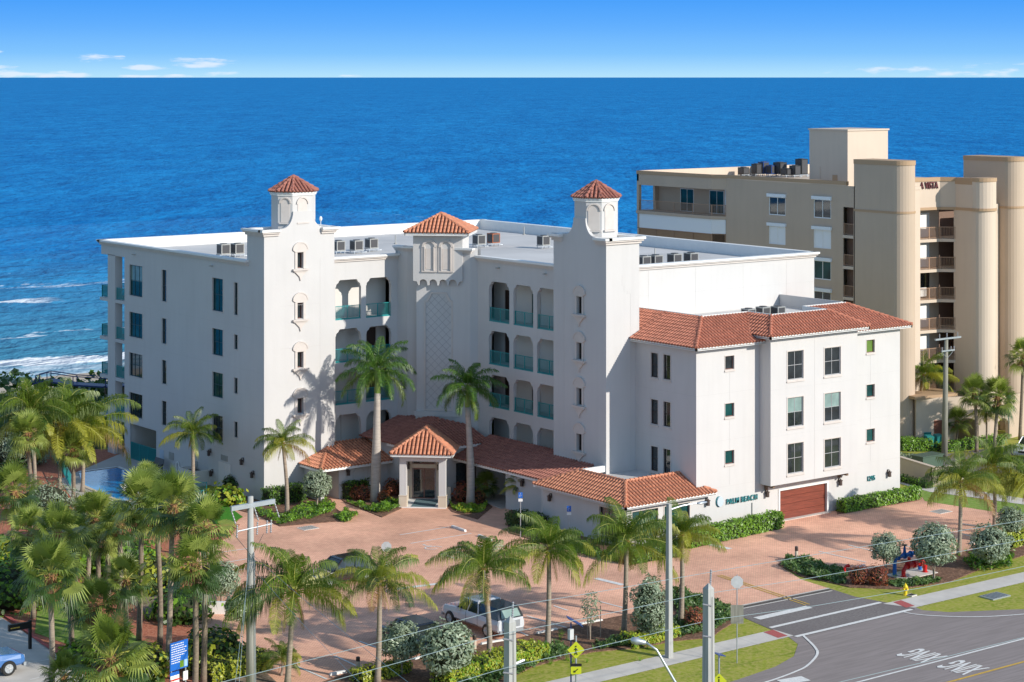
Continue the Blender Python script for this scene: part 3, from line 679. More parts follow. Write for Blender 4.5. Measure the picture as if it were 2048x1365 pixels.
# left wall (faces the pool)
yend = onX(249, 600, 80.6).y
F = Fr((80.6, yend), (80.6, 136.4)); holes = []; ws = []
rowsA = [(16.7, 14.07), (12.66, 10.54), (9.18, 7.19), (5.78, 3.75)]; rowsD = [(16.6, 14.04), (12.5, 11.34), (9.1, 7.85), (5.65, 4.4)]
for (u0, u1, nx, rows, gms) in ((259, 285, 3, rowsA, ['glassteal', 'glassteal', 'glass', 'glass']), (324, 333, 1, rowsA, ['glass']*4), (425, 446, 2, rowsA, ['glassteal', 'glassteal', 'glassteal', 'glass']), (468.5, 475.5, 1, rowsD, ['glass']*4)):
    for k, (t, bt) in enumerate(rows):
        a, c = F.s_at(u0), F.s_at(u1); holes.append((a, c, bt, t)); ws.append((a, c, bt, t, nx, gms[k]))
oa, oc = F.s_at(260), F.s_at(312.5); holes.append((oa, oc, .02, 3.1))
b = panel(F, 0, F.L, 0, ZP, holes, .2)
b.build('wall', M['stucco'], BL)
for a, c, d, e, nx, gm in ws: window(F, BL, a, c, d, e, nx, 2, 'frameblue', gm, trim='trim', tw=.06, sill=False, gm2=('glassblind' if nx == 3 and d > 12 else None))
# covered recess beside the pool with a mesh screen
b = MB(); b.bx(F, oa-.3, oc+.3, .01, 3.2, -3.0, -2.9); b.bx(F, oa, oc, 3.1, 3.15, -2.9, -.16); b.bx(F, oa-.3, oa, 0, 3.1, -2.9, -.2); b.bx(F, oc, oc+.3, 0, 3.1, -2.9, -.2); b.build('recess', M['interior'], BL)
railing(F, oa, oc, .02, BL, 'teal', 1.5, -.1, .1, .03, 3); b = MB(); b.bx(F, oa, oc, .05, 1.45, -.17, -.15); b.build('mesh_screen', M['mesh'], BL)
jn = MB()
for z in (13.25, 9.9, 6.55, 3.2): joint(jn, F, 0, F.L, z, z+.02)
cornice(F, -4.6, F.L-2.35, ZP, BL, e0=0)
# balcony end facing the sea: pier, slabs, overhang
def svt(u): return F.s_at(u)
yp0, yp1 = F(svt(230), 0).y, F(svt(215.6), 0).y
for x_ in (80.6, 100.6, 120.6): MB().box(x_, x_+.7, yp0, yp1, 0, 17.3).build('pier', M['stucco'], BL)
for k, z in enumerate(FLR):
    b = MB(); b.box(80.62, 122.0, yend, yp1+.3, z-.28, z); b.build('balcony_slab', M['stucco'], BL)
    f2 = Fr((80.66, yp0), (80.66, yend)); railing(f2, .02, f2.L-.02, z, BL, 'teal', 1.05, -.1, .1, .03, 1)
    f3 = Fr((80.7, yp1+1.5), (80.7, yp1+.02)); b = MB(); b.box(80.62, 84, yp1+.3, yp1+1.6, z-.28, z-.002); b.build('balcony_slab', M['stucco'], BL); railing(f3, .02, f3.L-.02, z, BL, 'teal', 1.05, -.1, .1, .03, 1)
    f4 = Fr((84.0, yp1+1.5), (80.7, yp1+1.5)); railing(f4, .02, f4.L-.02, z, BL, 'teal', 1.05, -.1, .1, .03, 1)
b = MB(); b.box(80.6, 122.0, 164.05, 164.3, 17.25, 18.48); b.box(80.6, 80.85, yend+.001, 164.05, 17.25, 18.48); b.box(80.85, 121.9, yend, 164.05, 17.25, 17.3); b.build('roof_overhang', M['stucco'], BL)
F8 = Fr((122.3, 164.3), (80.6, 164.3)); cornice(F8, 0, F8.L, ZP, BL, e0=1, e1=1)
b = MB()
b.box(80.62, 121.6, yend-.25, yend, 0, 17.25); b.build('wall', M['stucco'], BL)
Fr_right = Fr((121.05, 117.25), (122.1, 164.3)); b = panel(Fr_right, 0, Fr_right.L, 0, ZP, []); b.build('wall', M['stucco'], BL); cornice(Fr_right, 0, Fr_right.L, ZP, BL, e0=0, e1=0)
b = MB(); fi = Fr((122.1-.3, 164.05), (121.05-.3, 117.5)); b.face([fi(0, ZR), fi(fi.L, ZR), fi(fi.L, ZP-.02), fi(0, ZP-.02)]); b.face([(80.9, 164.04, ZR), (121.8, 164.04, ZR), (121.8, 164.04, ZP-.02), (80.9, 164.04, ZP-.02)]); b.build('parapet', M['white'], BL)
# flat roof
rp = [(80.7, 138.9), (87, 138.9), (87, 137.2), (93.5, 137.2), (93.8, 136), (96.6, 131.3), (97.1, 130.9), (97.1, 117.35), (121.0, 117.35), (122.0, 164.1), (80.7, 164.1)]
b = MB(); b.face([(x, y, ZR) for x, y in rp]); b.build('flat_roof', M['roof'], BL)
b = MB()
for (x0, x1, y0, y1) in ((81, 121.5, 145, 145.03), (100, 100.03, 118, 164), (81, 121.5, 155, 155.03), (110, 110.03, 118, 164)): b.box(x0, x1, y0, y1, ZR, ZR+.006)
b.build('roof_seam', M['joint'], BL)
# left tower -------------------------------------------------
def tower_trim(F, s, zb, zt, par, w=.27):
    """arched blind head, jambs, moulded sill and pointed drop round a tower window"""
    h = MB(); n = 10
    hw = .70; z0 = zt+.06
    arc_ = [(s+hw*math.cos(math.pi*i/n), z0+.2+hw*.84*math.sin(math.pi*i/n)) for i in range(n+1)]
    h.ext(F, [(s-.42, z0-.02), (s+.42, z0-.02)]+[(s+hw-.03, z0+.14)]+arc_+[(s-hw+.03, z0+.14)], .002, .10)
    inner = MB()
    a2 = [(s+(hw-.10)*math.cos(math.pi*i/n), z0+.2+(hw-.10)*.84*math.sin(math.pi*i/n)) for i in range(n+1)]
    h.mi = 1
    for i in range(n):
        a, c = arc_[i], arc_[i+1]; d, e = a2[i], a2[i+1]; h.ext(F, [a, c, e, d], .102, .13)
    h.mi = 0
    h.bx(F, s-.48, s-w-.002, zb-.03, zt+.05, .002, .08).bx(F, s+w+.002, s+.48, zb-.03, zt+.05, .002, .08)
    h.bx(F, s-.72, s+.72, zb-.17, zb-.04, .002, .24).bx(F, s-.6, s+.6, zb-.27, zb-.172, .002, .16)
    h.ext(F, [(s-.5, zb-.275), (s+.5, zb-.275), (s+.28, zb-.48), (s+.1, zb-.66), (s, zb-.98), (s-.1, zb-.66), (s-.28, zb-.48)][::-1], .002, .12)
    return h.build('window_surround', [M['trim'], M['trim']], par)
def arch_niche(F, s, z0, z1, w, par):
    n = 10; b = MB(); r = w/2
    b.ext(F, [(s-r, z0), (s+r, z0)]+[(s+r*math.cos(math.pi*i/n), z1-r+r*math.sin(math.pi*i/n)) for i in range(n+1)], .002, .035); b.mi = 1
    r2 = r+.13; r1 = r+.02
    for i in range(n):
        t0, t1 = math.pi*i/n, math.pi*(i+1)/n
        b.ext(F, [(s+r1*math.cos(t0), z1-r+r1*math.sin(t0)), (s+r2*math.cos(t0), z1-r+r2*math.sin(t0)), (s+r2*math.cos(t1), z1-r+r2*math.sin(t1)), (s+r1*math.cos(t1), z1-r+r1*math.sin(t1))], .002, .11)
    b.bx(F, s-r-.12, s+r+.12, z0-.13, z0-.01, .002, .16)
    return b.build('blind_niche', [M['trim'], M['trim']], par)
def octa(cx, cy, hx, hy, lg): return [(cx-hx, cy-hy-lg), (cx+hx, cy-hy-lg), (cx+hx+lg, cy-hy), (cx+hx+lg, cy+hy), (cx+hx, cy+hy+lg), (cx-hx, cy+hy+lg), (cx-hx-lg, cy+hy), (cx-hx-lg, cy-hy)]
def lantern_tower(cx, cy, hx, hy, lg, z0, z1, zap, par, niches):
    P = octa(cx, cy, hx, hy, lg); b = MB(); b.prism(P, z0, z1); b.build('lantern_turret', M['stucco'], par)
    P2 = octa(cx, cy, hx+.04, hy+.04, lg+.03); b = MB(); b.prism(P2, z1-.22, z1-.1); b.prism(octa(cx, cy, hx+.07, hy+.07, lg+.05), z1-.098, z1+.04); b.build('cornice', M['white'], par)
    E = octa(cx, cy, hx+.1, hy+.1, lg+.07); faces = []; ap = (cx, cy, zap); hips = []
    for i in range(8):
        a = (*E[i], z1+.06); c = (*E[(i+1) % 8], z1+.06); faces.append(([a, c, ap], (a, c))); hips.append((a, ap))
    roof(par, faces, hips, None, 'tileold')
    for (i, w) in niches:
        f = Fr(P[i], P[(i+1) % 8]); arch_niche(f, f.L/2, z0+.75, z1-.45, w, par)
Fl = Fr((80.6, 136.4), (87.0, 136.4)); holes = []; sc_ = Fl.s_at(600); zw = []
for vt, vb in ((505.7, 537), (606.5, 638), (704.7, 736), (797, 827)): zw.append((Fl.sz(600, vb)[1], Fl.sz(600, vt)[1]))
for zb, zt in zw: holes.append((sc_-.27, sc_+.27, zb, zt))
b = panel(Fl, 0, 6.4, 0, 20.95, holes, .3); f2 = Fr((80.6, 139.0), (80.6, 136.4)); panel(f2, 0, 2.6, ZP, 20.95, [], mb=b)
f3 = Fr((87.0, 136.4), (87.0, 139.0)); panel(f3, 0, 2.6, 0, 20.95, [], mb=b); f4 = Fr((87, 139), (80.6, 139)); panel(f4, 0, 6.4, 17.3, 20.95, [], mb=b)
b.face([(80.6, 136.4, 20.7), (87, 136.4, 20.7), (87, 139, 20.7), (80.6, 139, 20.7)]); b.build('tower', M['stucco'], BL)
for zb, zt in zw: window(Fl, BL, sc_-.27, sc_+.27, zb, zt, 1, 1, 'framered', 'glass', .26); tower_trim(Fl, sc_, zb, zt, BL)
LCX = 84.1
cs0, cs1 = LCX-1.75-80.6, LCX+1.75-80.6
def tower_cornice(F, L, par, gap=None, z=20.98, e0=1, e1=1):
    if gap: cornice(F, 0, gap[0], z, par, .5, .36, e0=e0); cornice(F, gap[1], L, z, par, .5, .36, e1=e1)
    else: cornice(F, 0, L, z, par, .5, .36, e0=e0, e1=e1)
tower_cornice(Fl, 6.4, BL, (1.3, 5.15)); tower_cornice(f2, 2.6, BL, e1=0); tower_cornice(f3, 2.6, BL, e0=0); tower_cornice(f4, 6.4, BL, e0=0, e1=0)
def gable(F, sa, sb, z0, z1, par, wing=1.0):
    """curved mission-style shoulders rising to the lantern"""
    n = 8; L_ = [(sa-wing*(1-math.sin(math.pi/2*i/n)), z0+(z1-z0)*(1-math.cos(math.pi/2*i/n))) for i in range(n+1)]
    R_ = [(sb+wing*(1-math.sin(math.pi/2*i/n)), z0+(z1-z0)*(1-math.cos(math.pi/2*i/n))) for i in range(n+1)]
    b = MB(); b.ext(F, [(sa-wing-.15, z0-.4), (sb+wing+.15, z0-.4), (sb+wing+.15, z0)]+R_+L_[::-1]+[(sa-wing-.15, z0)], -.28, .004); return b.build('curved_gable', M['stucco'], par)
gable(Fl, cs0+.86, cs1-.86, 21.0, 22.3, BL)
lantern_tower(LCX, 137.82, .89, .50, .82, 20.7, 23.75, 24.95, BL, [(0, .85), (7, .7)])
for s in (Fl.s_at(640),): joint(jn, Fl, s, s+.02, 4.5, 18.6)
joint(jn, Fl, Fl.s_at(560), Fl.s_at(640), 15.0, 15.02); joint(jn, Fl, Fl.s_at(560), Fl.s_at(640), 11.7, 11.72)
# right tower -------------------------------------------------
TX, TY0, TY1, TX1 = 96.3, 114.2, 120.35, 99.5
Fs = Fr((TX, TY1), (TX, TY0)); zw = []; sc2 = Fs.s_at(1159.5)
for vt, vb in ((594, 628), (686, 719.4), (777, 810.6), (868.6, 902)): zw.append((Fs.sz(1159, vb)[1], Fs.sz(1159, vt)[1]))
holes = [(sc2-.3, sc2+.3, a, c) for a, c in zw]
b = panel(Fs, 0, TY1-TY0, 0, 20.95, holes, .3); ff = Fr((TX, TY0), (TX1, TY0)); panel(ff, 0, ff.L, 0, 20.95, [], mb=b)
fr = Fr((TX1, TY0), (TX1, TY1)); panel(fr, 0, fr.L, 0, 20.95, [], mb=b); fb = Fr((TX1, TY1), (TX, TY1)); panel(fb, 0, fb.L, 0, 20.95, [], mb=b)
b.face([(TX, TY0, 20.7), (TX1, TY0, 20.7), (TX1, TY1, 20.7), (TX, TY1, 20.7)]); b.build('tower', M['stucco'], BL)
for a, c in zw: window(Fs, BL, sc2-.3, sc2+.3, a, c, 1, 1, 'frame', 'glass', .26); tower_trim(Fs, sc2, a, c, BL, .3)
tower_cornice(Fs, Fs.L, BL, (1.1, 5.0)); tower_cornice(ff, ff.L, BL, e0=0); tower_cornice(fr, fr.L, BL, e0=0); tower_cornice(fb, fb.L, BL, e0=0, e1=0)
rc = (TY0+TY1)/2
gable(Fs, Fs.L/2-.7, Fs.L/2+.7, 21.0, 22.3, BL)
lantern_tower(TX+1.62, rc, .72, .68, .82, 20.7, 23.75, 24.95, BL, [(0, .85), (7, .85)])
b = MB(); b.ext(Fr((TX1, TY0+1.6), (TX1, TY0+2.4)), [(0, 20.9), (.8, 20.9), (.8, 22.2)], -.9, -.6); joint(jn, Fs, Fs.s_at(1128), Fs.s_at(1128)+.02, 4.5, 18.0); joint(jn, ff, ff.s_at(1261), ff.s_at(1261)+.02, 4.3, 16.8)
# curved groove tails
gt = [(ff.s_at(1244), 18.2), (ff.s_at(1248), 17.4), (ff.s_at(1254), 17.0), (ff.s_at(1261), 16.8)]
for i in range(3): jn.bx(ff, gt[i][0], gt[i][0]+.02, gt[i+1][1], gt[i][1], .001, .006); jn.bx(ff, gt[i][0], gt[i+1][0]+.02, gt[i+1][1]-.01, gt[i+1][1]+.01, .001, .006)
# white blank street wall
Fw = Fr((TX1, 117.25), (121.05, 117.25)); b = panel(Fw, 0, Fw.L, 0, ZP, []); b.build('wall', M['stucco'], BL); cornice(Fw, 0, Fw.L, ZP, BL, e1=1)
for u in (1297, 1391, 1486, 1573): s = Fw.s_at(u); joint(jn, Fw, s, s+.03, 13.8, 18.0)
joint(jn, Fw, 0, Fw.L, 16.1, 16.12)
# arcades ------------------------------------------------------
def arcade(F, L, bays, par, doors, corner=.36, depth=1.75, low=3.3):
    tops = [16.62, 12.72, 9.25, 5.9]; holes = []
    for a, c in bays:
        for fl, tp in zip(FLR, tops): holes.append((a, c, fl, tp))
    b = panel(F, 0, L, low-2.9, ZP, holes, .3)
    for a, c, d, e in holes:   # stepped, rounded corner brackets
        k = corner; n = 4
        prof = [(0, -.56), (.07, -.56), (.07, -.46), (.10, -.36), (.18, -.29), (.27, -.24), (.33, -.15), (.35, -.07), (.42, -.07), (.42, 0), (0, 0)]
        b.ext(F, [(a-.01+x, e+.01+z) for x, z in prof], -.29, -.003); b.ext(F, [(c+.01-x, e+.01+z) for x, z in prof][::-1], -.29, -.003)
    for fl in FLR: b.bx(F, 0, L, fl-.32, fl-.005, -depth, -.3)
    b.build('arcade_wall', M['stucco'], par)
    b = MB(); b.bx(F, -.2, L, 0, 17.3, -depth-.1, -depth); b.bx(F, -.3, 0, 0, 17.3, -depth, -.01) if False else None
    b.build('walkway_wall', M['interior'], par)
    for (s0, s1, k, m) in doors:
        d = MB(); z = FLR[k]; d.bx(F, s0, s1, z, z+2.35, -depth, -depth+.04); dd = d.build('unit_door', M[m], par)
        t = MB(); t.bx(F, s0-.1, s0-.002, z, z+2.45, -depth, -depth+.07).bx(F, s1+.002, s1+.1, z, z+2.45, -depth, -depth+.07).bx(F, s0-.002, s1+.002, z+2.352, z+2.45, -depth, -depth+.07); sub(t, 'door_frame', M['trim'], dd)
    for a, c in bays:
        for fl in FLR[:3]: railing(F, a+.01, c-.01, fl, par, 'teal', 1.1, -.14, .115, .024, 2)
    for a, c in bays:
        for fl in FLR[:3]: MB().bx(F, a+.01, c-.01, fl-.003, fl+.07, -.28, -.02).build('balcony_curb', M['teal'], par)
Fa = Fr((87.0, 137.1), (93.5, 137.1)); arcade(Fa, 6.5, [(Fa.s_at(670.8), Fa.s_at(722)), (Fa.s_at(732), Fa.s_at(782.5))], BL, [(4.6, 5.5, 1, 'frame'), (4.6, 5.5, 2, 'frame'), (1.2, 2.1, 3, 'interior')])
cornice(Fa, 0, 6.5, ZP-.02, BL)
Fb = Fr((97.0, 130.9), (97.0, TY1)); bz = [(Fb.s_at(977.6), Fb.s_at(1018.7)), (Fb.s_at(1026.9), Fb.s_at(1066.4)), (Fb.s_at(1074), Fb.s_at(1074)+2.7)]
arcade(Fb, Fb.L, bz, BL, [(bz[0][0]-.1, bz[0][0]+.9, 0, 'frame'), (bz[0][0]-.1, bz[0][0]+.9, 1, 'frame'), (bz[0][0]-.1, bz[0][0]+.9, 2, 'frame'), (bz[1][0]+.2, bz[1][0]+1.1, 0, 'glassteal'), (bz[1][0]+.2, bz[1][0]+1.1, 2, 'frame'), (bz[2][0]+.2, bz[2][0]+1.2, 2, 'frame'), (bz[2][0]+.2, bz[2][0]+1.2, 3, 'frame'), (bz[2][0]+.2, bz[2][0]+1.1, 1, 'interior')])
cornice(Fb, 0, Fb.L, ZP+.05, BL)
# diagonal wall behind the centre tower
flk = [(93.5, 137.1), (93.7, 136.0), (96.5, 131.25), (97.0, 130.9)]; b = MB()
for i in range(3):
    f = Fr(flk[i], flk[i+1]); panel(f, 0, f.L, 0, 19.1, [], mb=b)
f = Fr((97.3, 130.9), (93.5, 137.4)); panel(f, 0, f.L, 17.3, 19.1, [], mb=b); b.face([(*flk[0], 19.0), (*flk[1], 19.0), (*flk[2], 19.0), (*flk[3], 19.0), (97.4, 131.2, 19.0), (94.3, 137.2, 19.0)])
b.build('diagonal_wall', M['stucco'], BL)
fd = Fr(flk[1], flk[2]); cornice(fd, 0, fd.L, 19.12, BL, .42, .34, e0=1, e1=1); fd0 = Fr((93.5, 137.4), flk[1]); cornice(fd0, 0, fd0.L, 19.12, BL, .42, .34, e1=0)
# centre tower
Cc = Vector((94.95, 133.4, 0)); du = Vector((1, -1, 0)).normalized(); dn = Vector((-1, -1, 0)).normalized()
def cfr(c, hw): return Fr(c-du*hw, c+du*hw)
fs = cfr(Cc, 1.8); b = MB(); b.bx(fs, 0, 3.6, 0, 16.5, -2.9, 0); b.bx(fs, -.12, 3.72, 5.6, 6.0, -2.9, .22); b.bx(fs, -.05, 3.65, 5.2, 5.59, -2.9, .12); b.build('centre_shaft', M['stucco'], BL)
fx = cfr(Cc+dn*.42, 2.0)
bz0, bz1 = 16.45, 20.3
b = MB(); b.bx(fx, 0, 4.0, bz0+.3, bz1, -3.4, 0); 
# scalloped corbel
n = 6; pts = [(0, bz0+.3), (4.0, bz0+.3)][::-1]; low = []
sw = 4.0/4.6
xs = 0
cur = [(0, bz0+.02), (.30, bz0-.03)]
for k in range(4):
    x0 = .42+k*.80; x1 = x0+.80
    if k == 0: cur.append((x0, bz0-.34)); 
    cur += [(x0+.06, bz0-.34)]+[(x0+.4-.32*math.cos(math.pi*i/8), bz0-.16+.30*math.sin(math.pi*i/8)) for i in range(9)]+[(x1-.06, bz0-.34)]
cur += [(4.0-.38, bz0-.34), (3.75, bz0-.03), (4.0, bz0+.02)]
poly = cur+[(4.0, bz0+.3), (0, bz0+.3)]
b.ext(fx, poly, -.42, 0); fxr = Fr(fx(4.0, 0), fx(4.0, 0, -3.4)); b.bx(fx, 3.6, 4.0, bz0, bz0+.3, -3.3, -.42)
b.build('tower_head', M['stucco'], BL)
for s in (1.32, 2.68):
    t = MB(); t.bx(fx, s-.62, s-.42, 17.3, 19.15, .002, .07).bx(fx, s+.42, s+.62, 17.3, 19.15, .002, .07); t.bx(fx, s-.62, s+.62, 17.17, 17.298, .002, .1)
    n = 10
    for i in range(n):
        t0, t1 = math.pi*i/n, math.pi*(i+1)/n
        t.ext(fx, [(s+.42*math.cos(t0), 19.17+.42*math.sin(t0)), (s+.60*math.cos(t0), 19.17+.60*math.sin(t0)), (s+.60*math.cos(t1), 19.17+.60*math.sin(t1)), (s+.42*math.cos(t1), 19.17+.42*math.sin(t1))], .002, .12)
    t.bx(fx, s-.42, s-.34, 17.3, 19.2, .002, .13).bx(fx, s+.34, s+.42, 17.3, 19.2, .002, .13); tt = t.build('blind_arch', M['trim'], BL)
    t = MB(); t.bx(fx, s-.30, s+.30, 17.4, 19.05, .002, .03); sub(t, 'niche_panel', M['trim'], tt)
# framed lattice panel on the shaft
pz0, pz1 = 6.05, 15.55; sa, sb = .62, 2.98; fr_ = MB()
oc = [(sa, pz0), (sb, pz0), (sb, pz1-.7), (sb-.2, pz1-.62), (sb-.48, pz1-.12), (sb-.5, pz1), (sa+.5, pz1), (sa+.48, pz1-.12), (sa+.2, pz1-.62), (sa, pz1-.7)]
cx_, cz_ = (sa+sb)/2, (pz0+pz1)/2
def inset(p, k=.13): return (p[0]+(k if p[0] < cx_ else -k), p[1]+(k if p[1] < cz_ else -k))
for i in range(len(oc)):
    a, c = oc[i], oc[(i+1) % len(oc)]; fr_.ext(fs, [a, c, inset(c), inset(a)], .002, .07)
po = fr_.build('panel_frame', M['trim'], BL)
lat = MB(); w = sb-sa-.3; a0 = sa+.15; st = .62
k = -8
while k*st < (pz1-pz0)+w:
    for sg in (1, -1):
        pa = []
        for i in range(25):
            x = w*i/24; z = pz0+.15+k*st+(x if sg > 0 else w-x)
            inside = pz0+.14 < z < pz1-.16-max(0, .55-min(x, w-x))*1.2
            if inside: pa.append((a0+x, z))
        if len(pa) > 1:
            p, q = pa[0], pa[-1]; lat.ext(fs, [(p[0], p[1]-.02), (q[0], q[1]-.02), (q[0], q[1]+.02), (p[0], p[1]+.02)], .002, .008)
    k += 1
sub(lat, 'lattice', mat('lattice_groove', (.36, .35, .36), .9), po)
# its hip roof
ez = 20.35; e = cfr(Cc+dn*.42, 2.0+.62); A = e(0, ez, .62); Bp = e(e.L, ez, .62); C = e(e.L, ez, -3.4-.5); D = e(0, ez, -3.4-.5)
hr = 1.35; R1 = e(e.L/2, ez+hr, -1.2); R2 = e(e.L/2, ez+hr, -2.0)
roof(BL, [([A, Bp, R1], (A, Bp)), ([Bp, C, R2, R1], (Bp, C)), ([C, D, R2], (C, D)), ([D, A, R1, R2], (D, A))], [(A, R1), (Bp, R1), (C, R2), (D, R2), (R1, R2)], [(A, Bp, ez), (Bp, C, ez), (C, D, ez), (D, A, ez)], 'tilewarm', soffit=[([(p.x, p.y) for p in (A, Bp, C, D)], ez-.1)], th=.22)
split_boxes(jn, 'stucco_joint', M['joint'], BL)
# ------------------------------------------------------------------ lobby, portico and covered walks
LX, LY = 90.4, 129.2
F1 = Fr((LX, 137.0), (LX, LY+1.2)); F2 = Fr((LX+1.2, LY), (97.0, LY)); Fc = Fr((LX, LY+1.2), (LX+1.2, LY))
b = panel(F1, 0, F1.L, 0, 4.0, [(F1.L-1.0, F1.L-.15, 0.1, 2.6)], .12); wa, wb = F2.s_at(912), F2.s_at(912)+2.0; panel(F2, 0, F2.L, 0, 4.0, [(wa, wb, .05, 2.6)], .12, mb=b)
fdoor = Fr((LX-.1+.2, LY+1.9), (LX+1.9, LY+.1)); b.build('lobby_wall', M['stucco'], BL)
window(F2, BL, wa, wb, .05, 2.6, 2, 1, 'frame', 'glass'); window(F1, BL, F1.L-1.0, F1.L-.15, .1, 2.6, 1, 1, 'frame', 'glass')
# entrance wall with glazed double doors
e0, e1 = .0, Fc.L
b = panel(Fc, -.6, Fc.L+.6, 0, 4.0, [(Fc.L/2-.95, Fc.L/2+.95, 0.03, 2.45), (Fc.L/2-.95, Fc.L/2+.95, 2.75, 3.45)], .12); b.build('entrance_wall', M['beige'], BL)
d = window(Fc, BL, Fc.L/2-.95, Fc.L/2+.95, .03, 2.45, 2, 1, 'framered', 'glass', .1, .12, 'entrance_door')
window(Fc, BL, Fc.L/2-.95, Fc.L/2+.95, 2.75, 3.45, 2, 1, 'framered', 'glass', .1, .08, 'transom_window')
# lobby roof
ex_, ey_, ez_ = LX-.6, LY-.6, 4.05; sl2 = .32
xr = 96.4; top = lambda t: ez_+sl2*t
Apt = (ex_, ey_, ez_); tm = 4.6
c1 = (ex_+tm, ey_+tm, top(tm)); le = (ex_, 137.05, ez_); lt = (ex_+tm, 137.05, top(tm)); re_ = (xr, ey_, ez_)
rt = 2.75
roof(BL, [([le, Apt, c1, lt], (le, Apt)), ([Apt, re_, (xr, ey_+tm*.62, top(tm*.62)), (ex_+tm, ey_+tm, top(tm))], (Apt, re_))], [(Apt, c1)], [((ex_, 133.2), (ex_, ey_), ez_), ((ex_, ey_), (xr, ey_), ez_)], 'tileold')
b = MB(); b.ext(Fr((xr, 129.0-.4), (xr, 134)), [(0, ez_-.15), (5, ez_-.15), (5, top(2.85)), (2.85, top(2.85))], -.02, .05); b.build('verge_board', M['white'], BL)
b = MB(); b.prism([(xr-.0, ey_+.3), (96.98, ey_+.3), (96.98, 131), (xr, 131)], 3.2, 3.3); b.build('gutter_roof', M['roof'], BL)
# portico
PA, PB = G(799, 1016), G(891, 1018); PF = Fr((PA.x, PA.y), (PB.x, PB.y)); 
PD = (G(845, 1017)-Vector((LX+.6, LY+.6, 0))).length
b = MB(); cw = .52
for s in (0, PF.L-cw):
    b.bx(PF, s, s+cw, .95, 3.55, -cw, 0)
b.bx(PF, 0, PF.L, 3.551, 4.1, -cw, 0); b.bx(PF, 0, cw, 3.551, 4.1, -PD, -cw); b.bx(PF, PF.L-cw, PF.L, 3.551, 4.1, -PD, -cw); b.bx(PF, cw, PF.L-cw, 3.56, 3.62, -PD, -cw)
b.build('portico_frame', M['stucco'], BL)
for s in (0, PF.L-cw): MB().bx(PF, s-.04, s+cw+.04, 0, .9, -cw-.04, .04).bx(PF, s-.07, s+cw+.07, .9, .949, -cw-.07, .07).build('column_base', M['beige'], BL)
for s in (-.05, PF.L-.25): MB().bx(PF, s, s+.3, 0, 1.1, -PD+.2, -PD+.5).build('column_base', M['beige'], BL)
b = MB(); b.bx(PF, -.05, PF.L+.05, .012, .08, -PD, .05); b.build('portico_floor', M['white'], BL)
b = MB(); b.bx(PF, PF.L/2-.9, PF.L/2+.9, .08, .1, -PD+.3, -.1); b.build('entrance_mat', mat('grey_blue_mat', (.10, .17, .19), .9), BL)
pe = 4.18; o_ = .62; A = PF(-o_, pe, o_); Bp = PF(PF.L+o_, pe, o_); C = PF(PF.L+o_, pe, -PD+.2); D = PF(-o_, pe, -PD+.2); h = 1.55; ap = PF(PF.L/2, pe+h, -1.35); ap2 = PF(PF.L/2, pe+h, -PD+.2)
roof(BL, [([A, Bp, ap], (A, Bp)), ([Bp, C, ap2, ap], (Bp, C)), ([D, A, ap, ap2], (D, A))], [(A, ap), (Bp, ap), (ap, ap2)], [(A, Bp, pe), (Bp, C, pe), (D, A, pe)], 'tilewarm', soffit=[([(p.x, p.y) for p in (A, Bp, C, D)], pe-.08)])
lantern(Fc, -.35, 2.6, BL); lantern(Fc, Fc.L+.35, 2.6, BL); 
# left covered walk
z = 2.62; xl_, ye = 83.75, 133.2; zt = z+.33*3.9; xi = xl_+2.2
LA, LB, LC = (xl_, ye, z), (90.38, ye, z), (xl_, 136.38, z)
roof(BL, [([LA, LB, (90.38, 137.08, z+.30*3.88), (87.0, 137.08, z+.30*3.88), (xl_+2.6, 136.4, z+.30*3.2)], (LA, LB)), ([LC, LA, (xl_+2.6, 136.4, z+.30*3.2)], (LC, LA))], [(LA, (xl_+2.6, 136.4, z+.30*3.2))], [((xl_, 136.38), (xl_, ye), z), ((xl_, ye), (90.38, ye), z)], 'tilewarm')
F3 = Fr((85.85, 133.95), (LX, 133.95)); b = panel(F3, 0, F3.L, 0, z+.3, [])
b.box(85.85, 86.1, 134.0, 136.4, 0, z+.3); b.box(84.2, 84.5, 133.95, 136.4, 0, z+.2); b.build('walk_wall', M['stucco'], BL)
b = MB(); b.face([(84.5, 136.3, 0), (85.85, 136.3, 0), (85.85, 136.3, z), (84.5, 136.3, z)]); b.face([(xl_, ye+.1, z-.12), (90.3, ye+.1, z-.12), (90.3, 136.3, z-.12), (xl_, 136.3, z-.12)]); b.build('walk_back_wall', M['beige'], BL)
for s in (F3.s_at(717), F3.s_at(745)):
    t = MB(); n = 12; r = .48; z1 = 1.75
    for i in range(n):
        t0, t1 = math.pi*i/n, math.pi*(i+1)/n; t.ext(F3, [(s+r*math.cos(t0), z1+r*math.sin(t0)), (s+(r+.05)*math.cos(t0), z1+(r+.05)*math.sin(t0)), (s+(r+.05)*math.cos(t1), z1+(r+.05)*math.sin(t1)), (s+r*math.cos(t1), z1+r*math.sin(t1))], .002, .04)
    t.bx(F3, s-r-.05, s-r, .3, z1, .002, .04).bx(F3, s+r, s+r+.05, .3, z1, .002, .04); t.build('wall_arch', M['joint'], BL)
lantern(F3, F3.s_at(694), 2.0, BL)
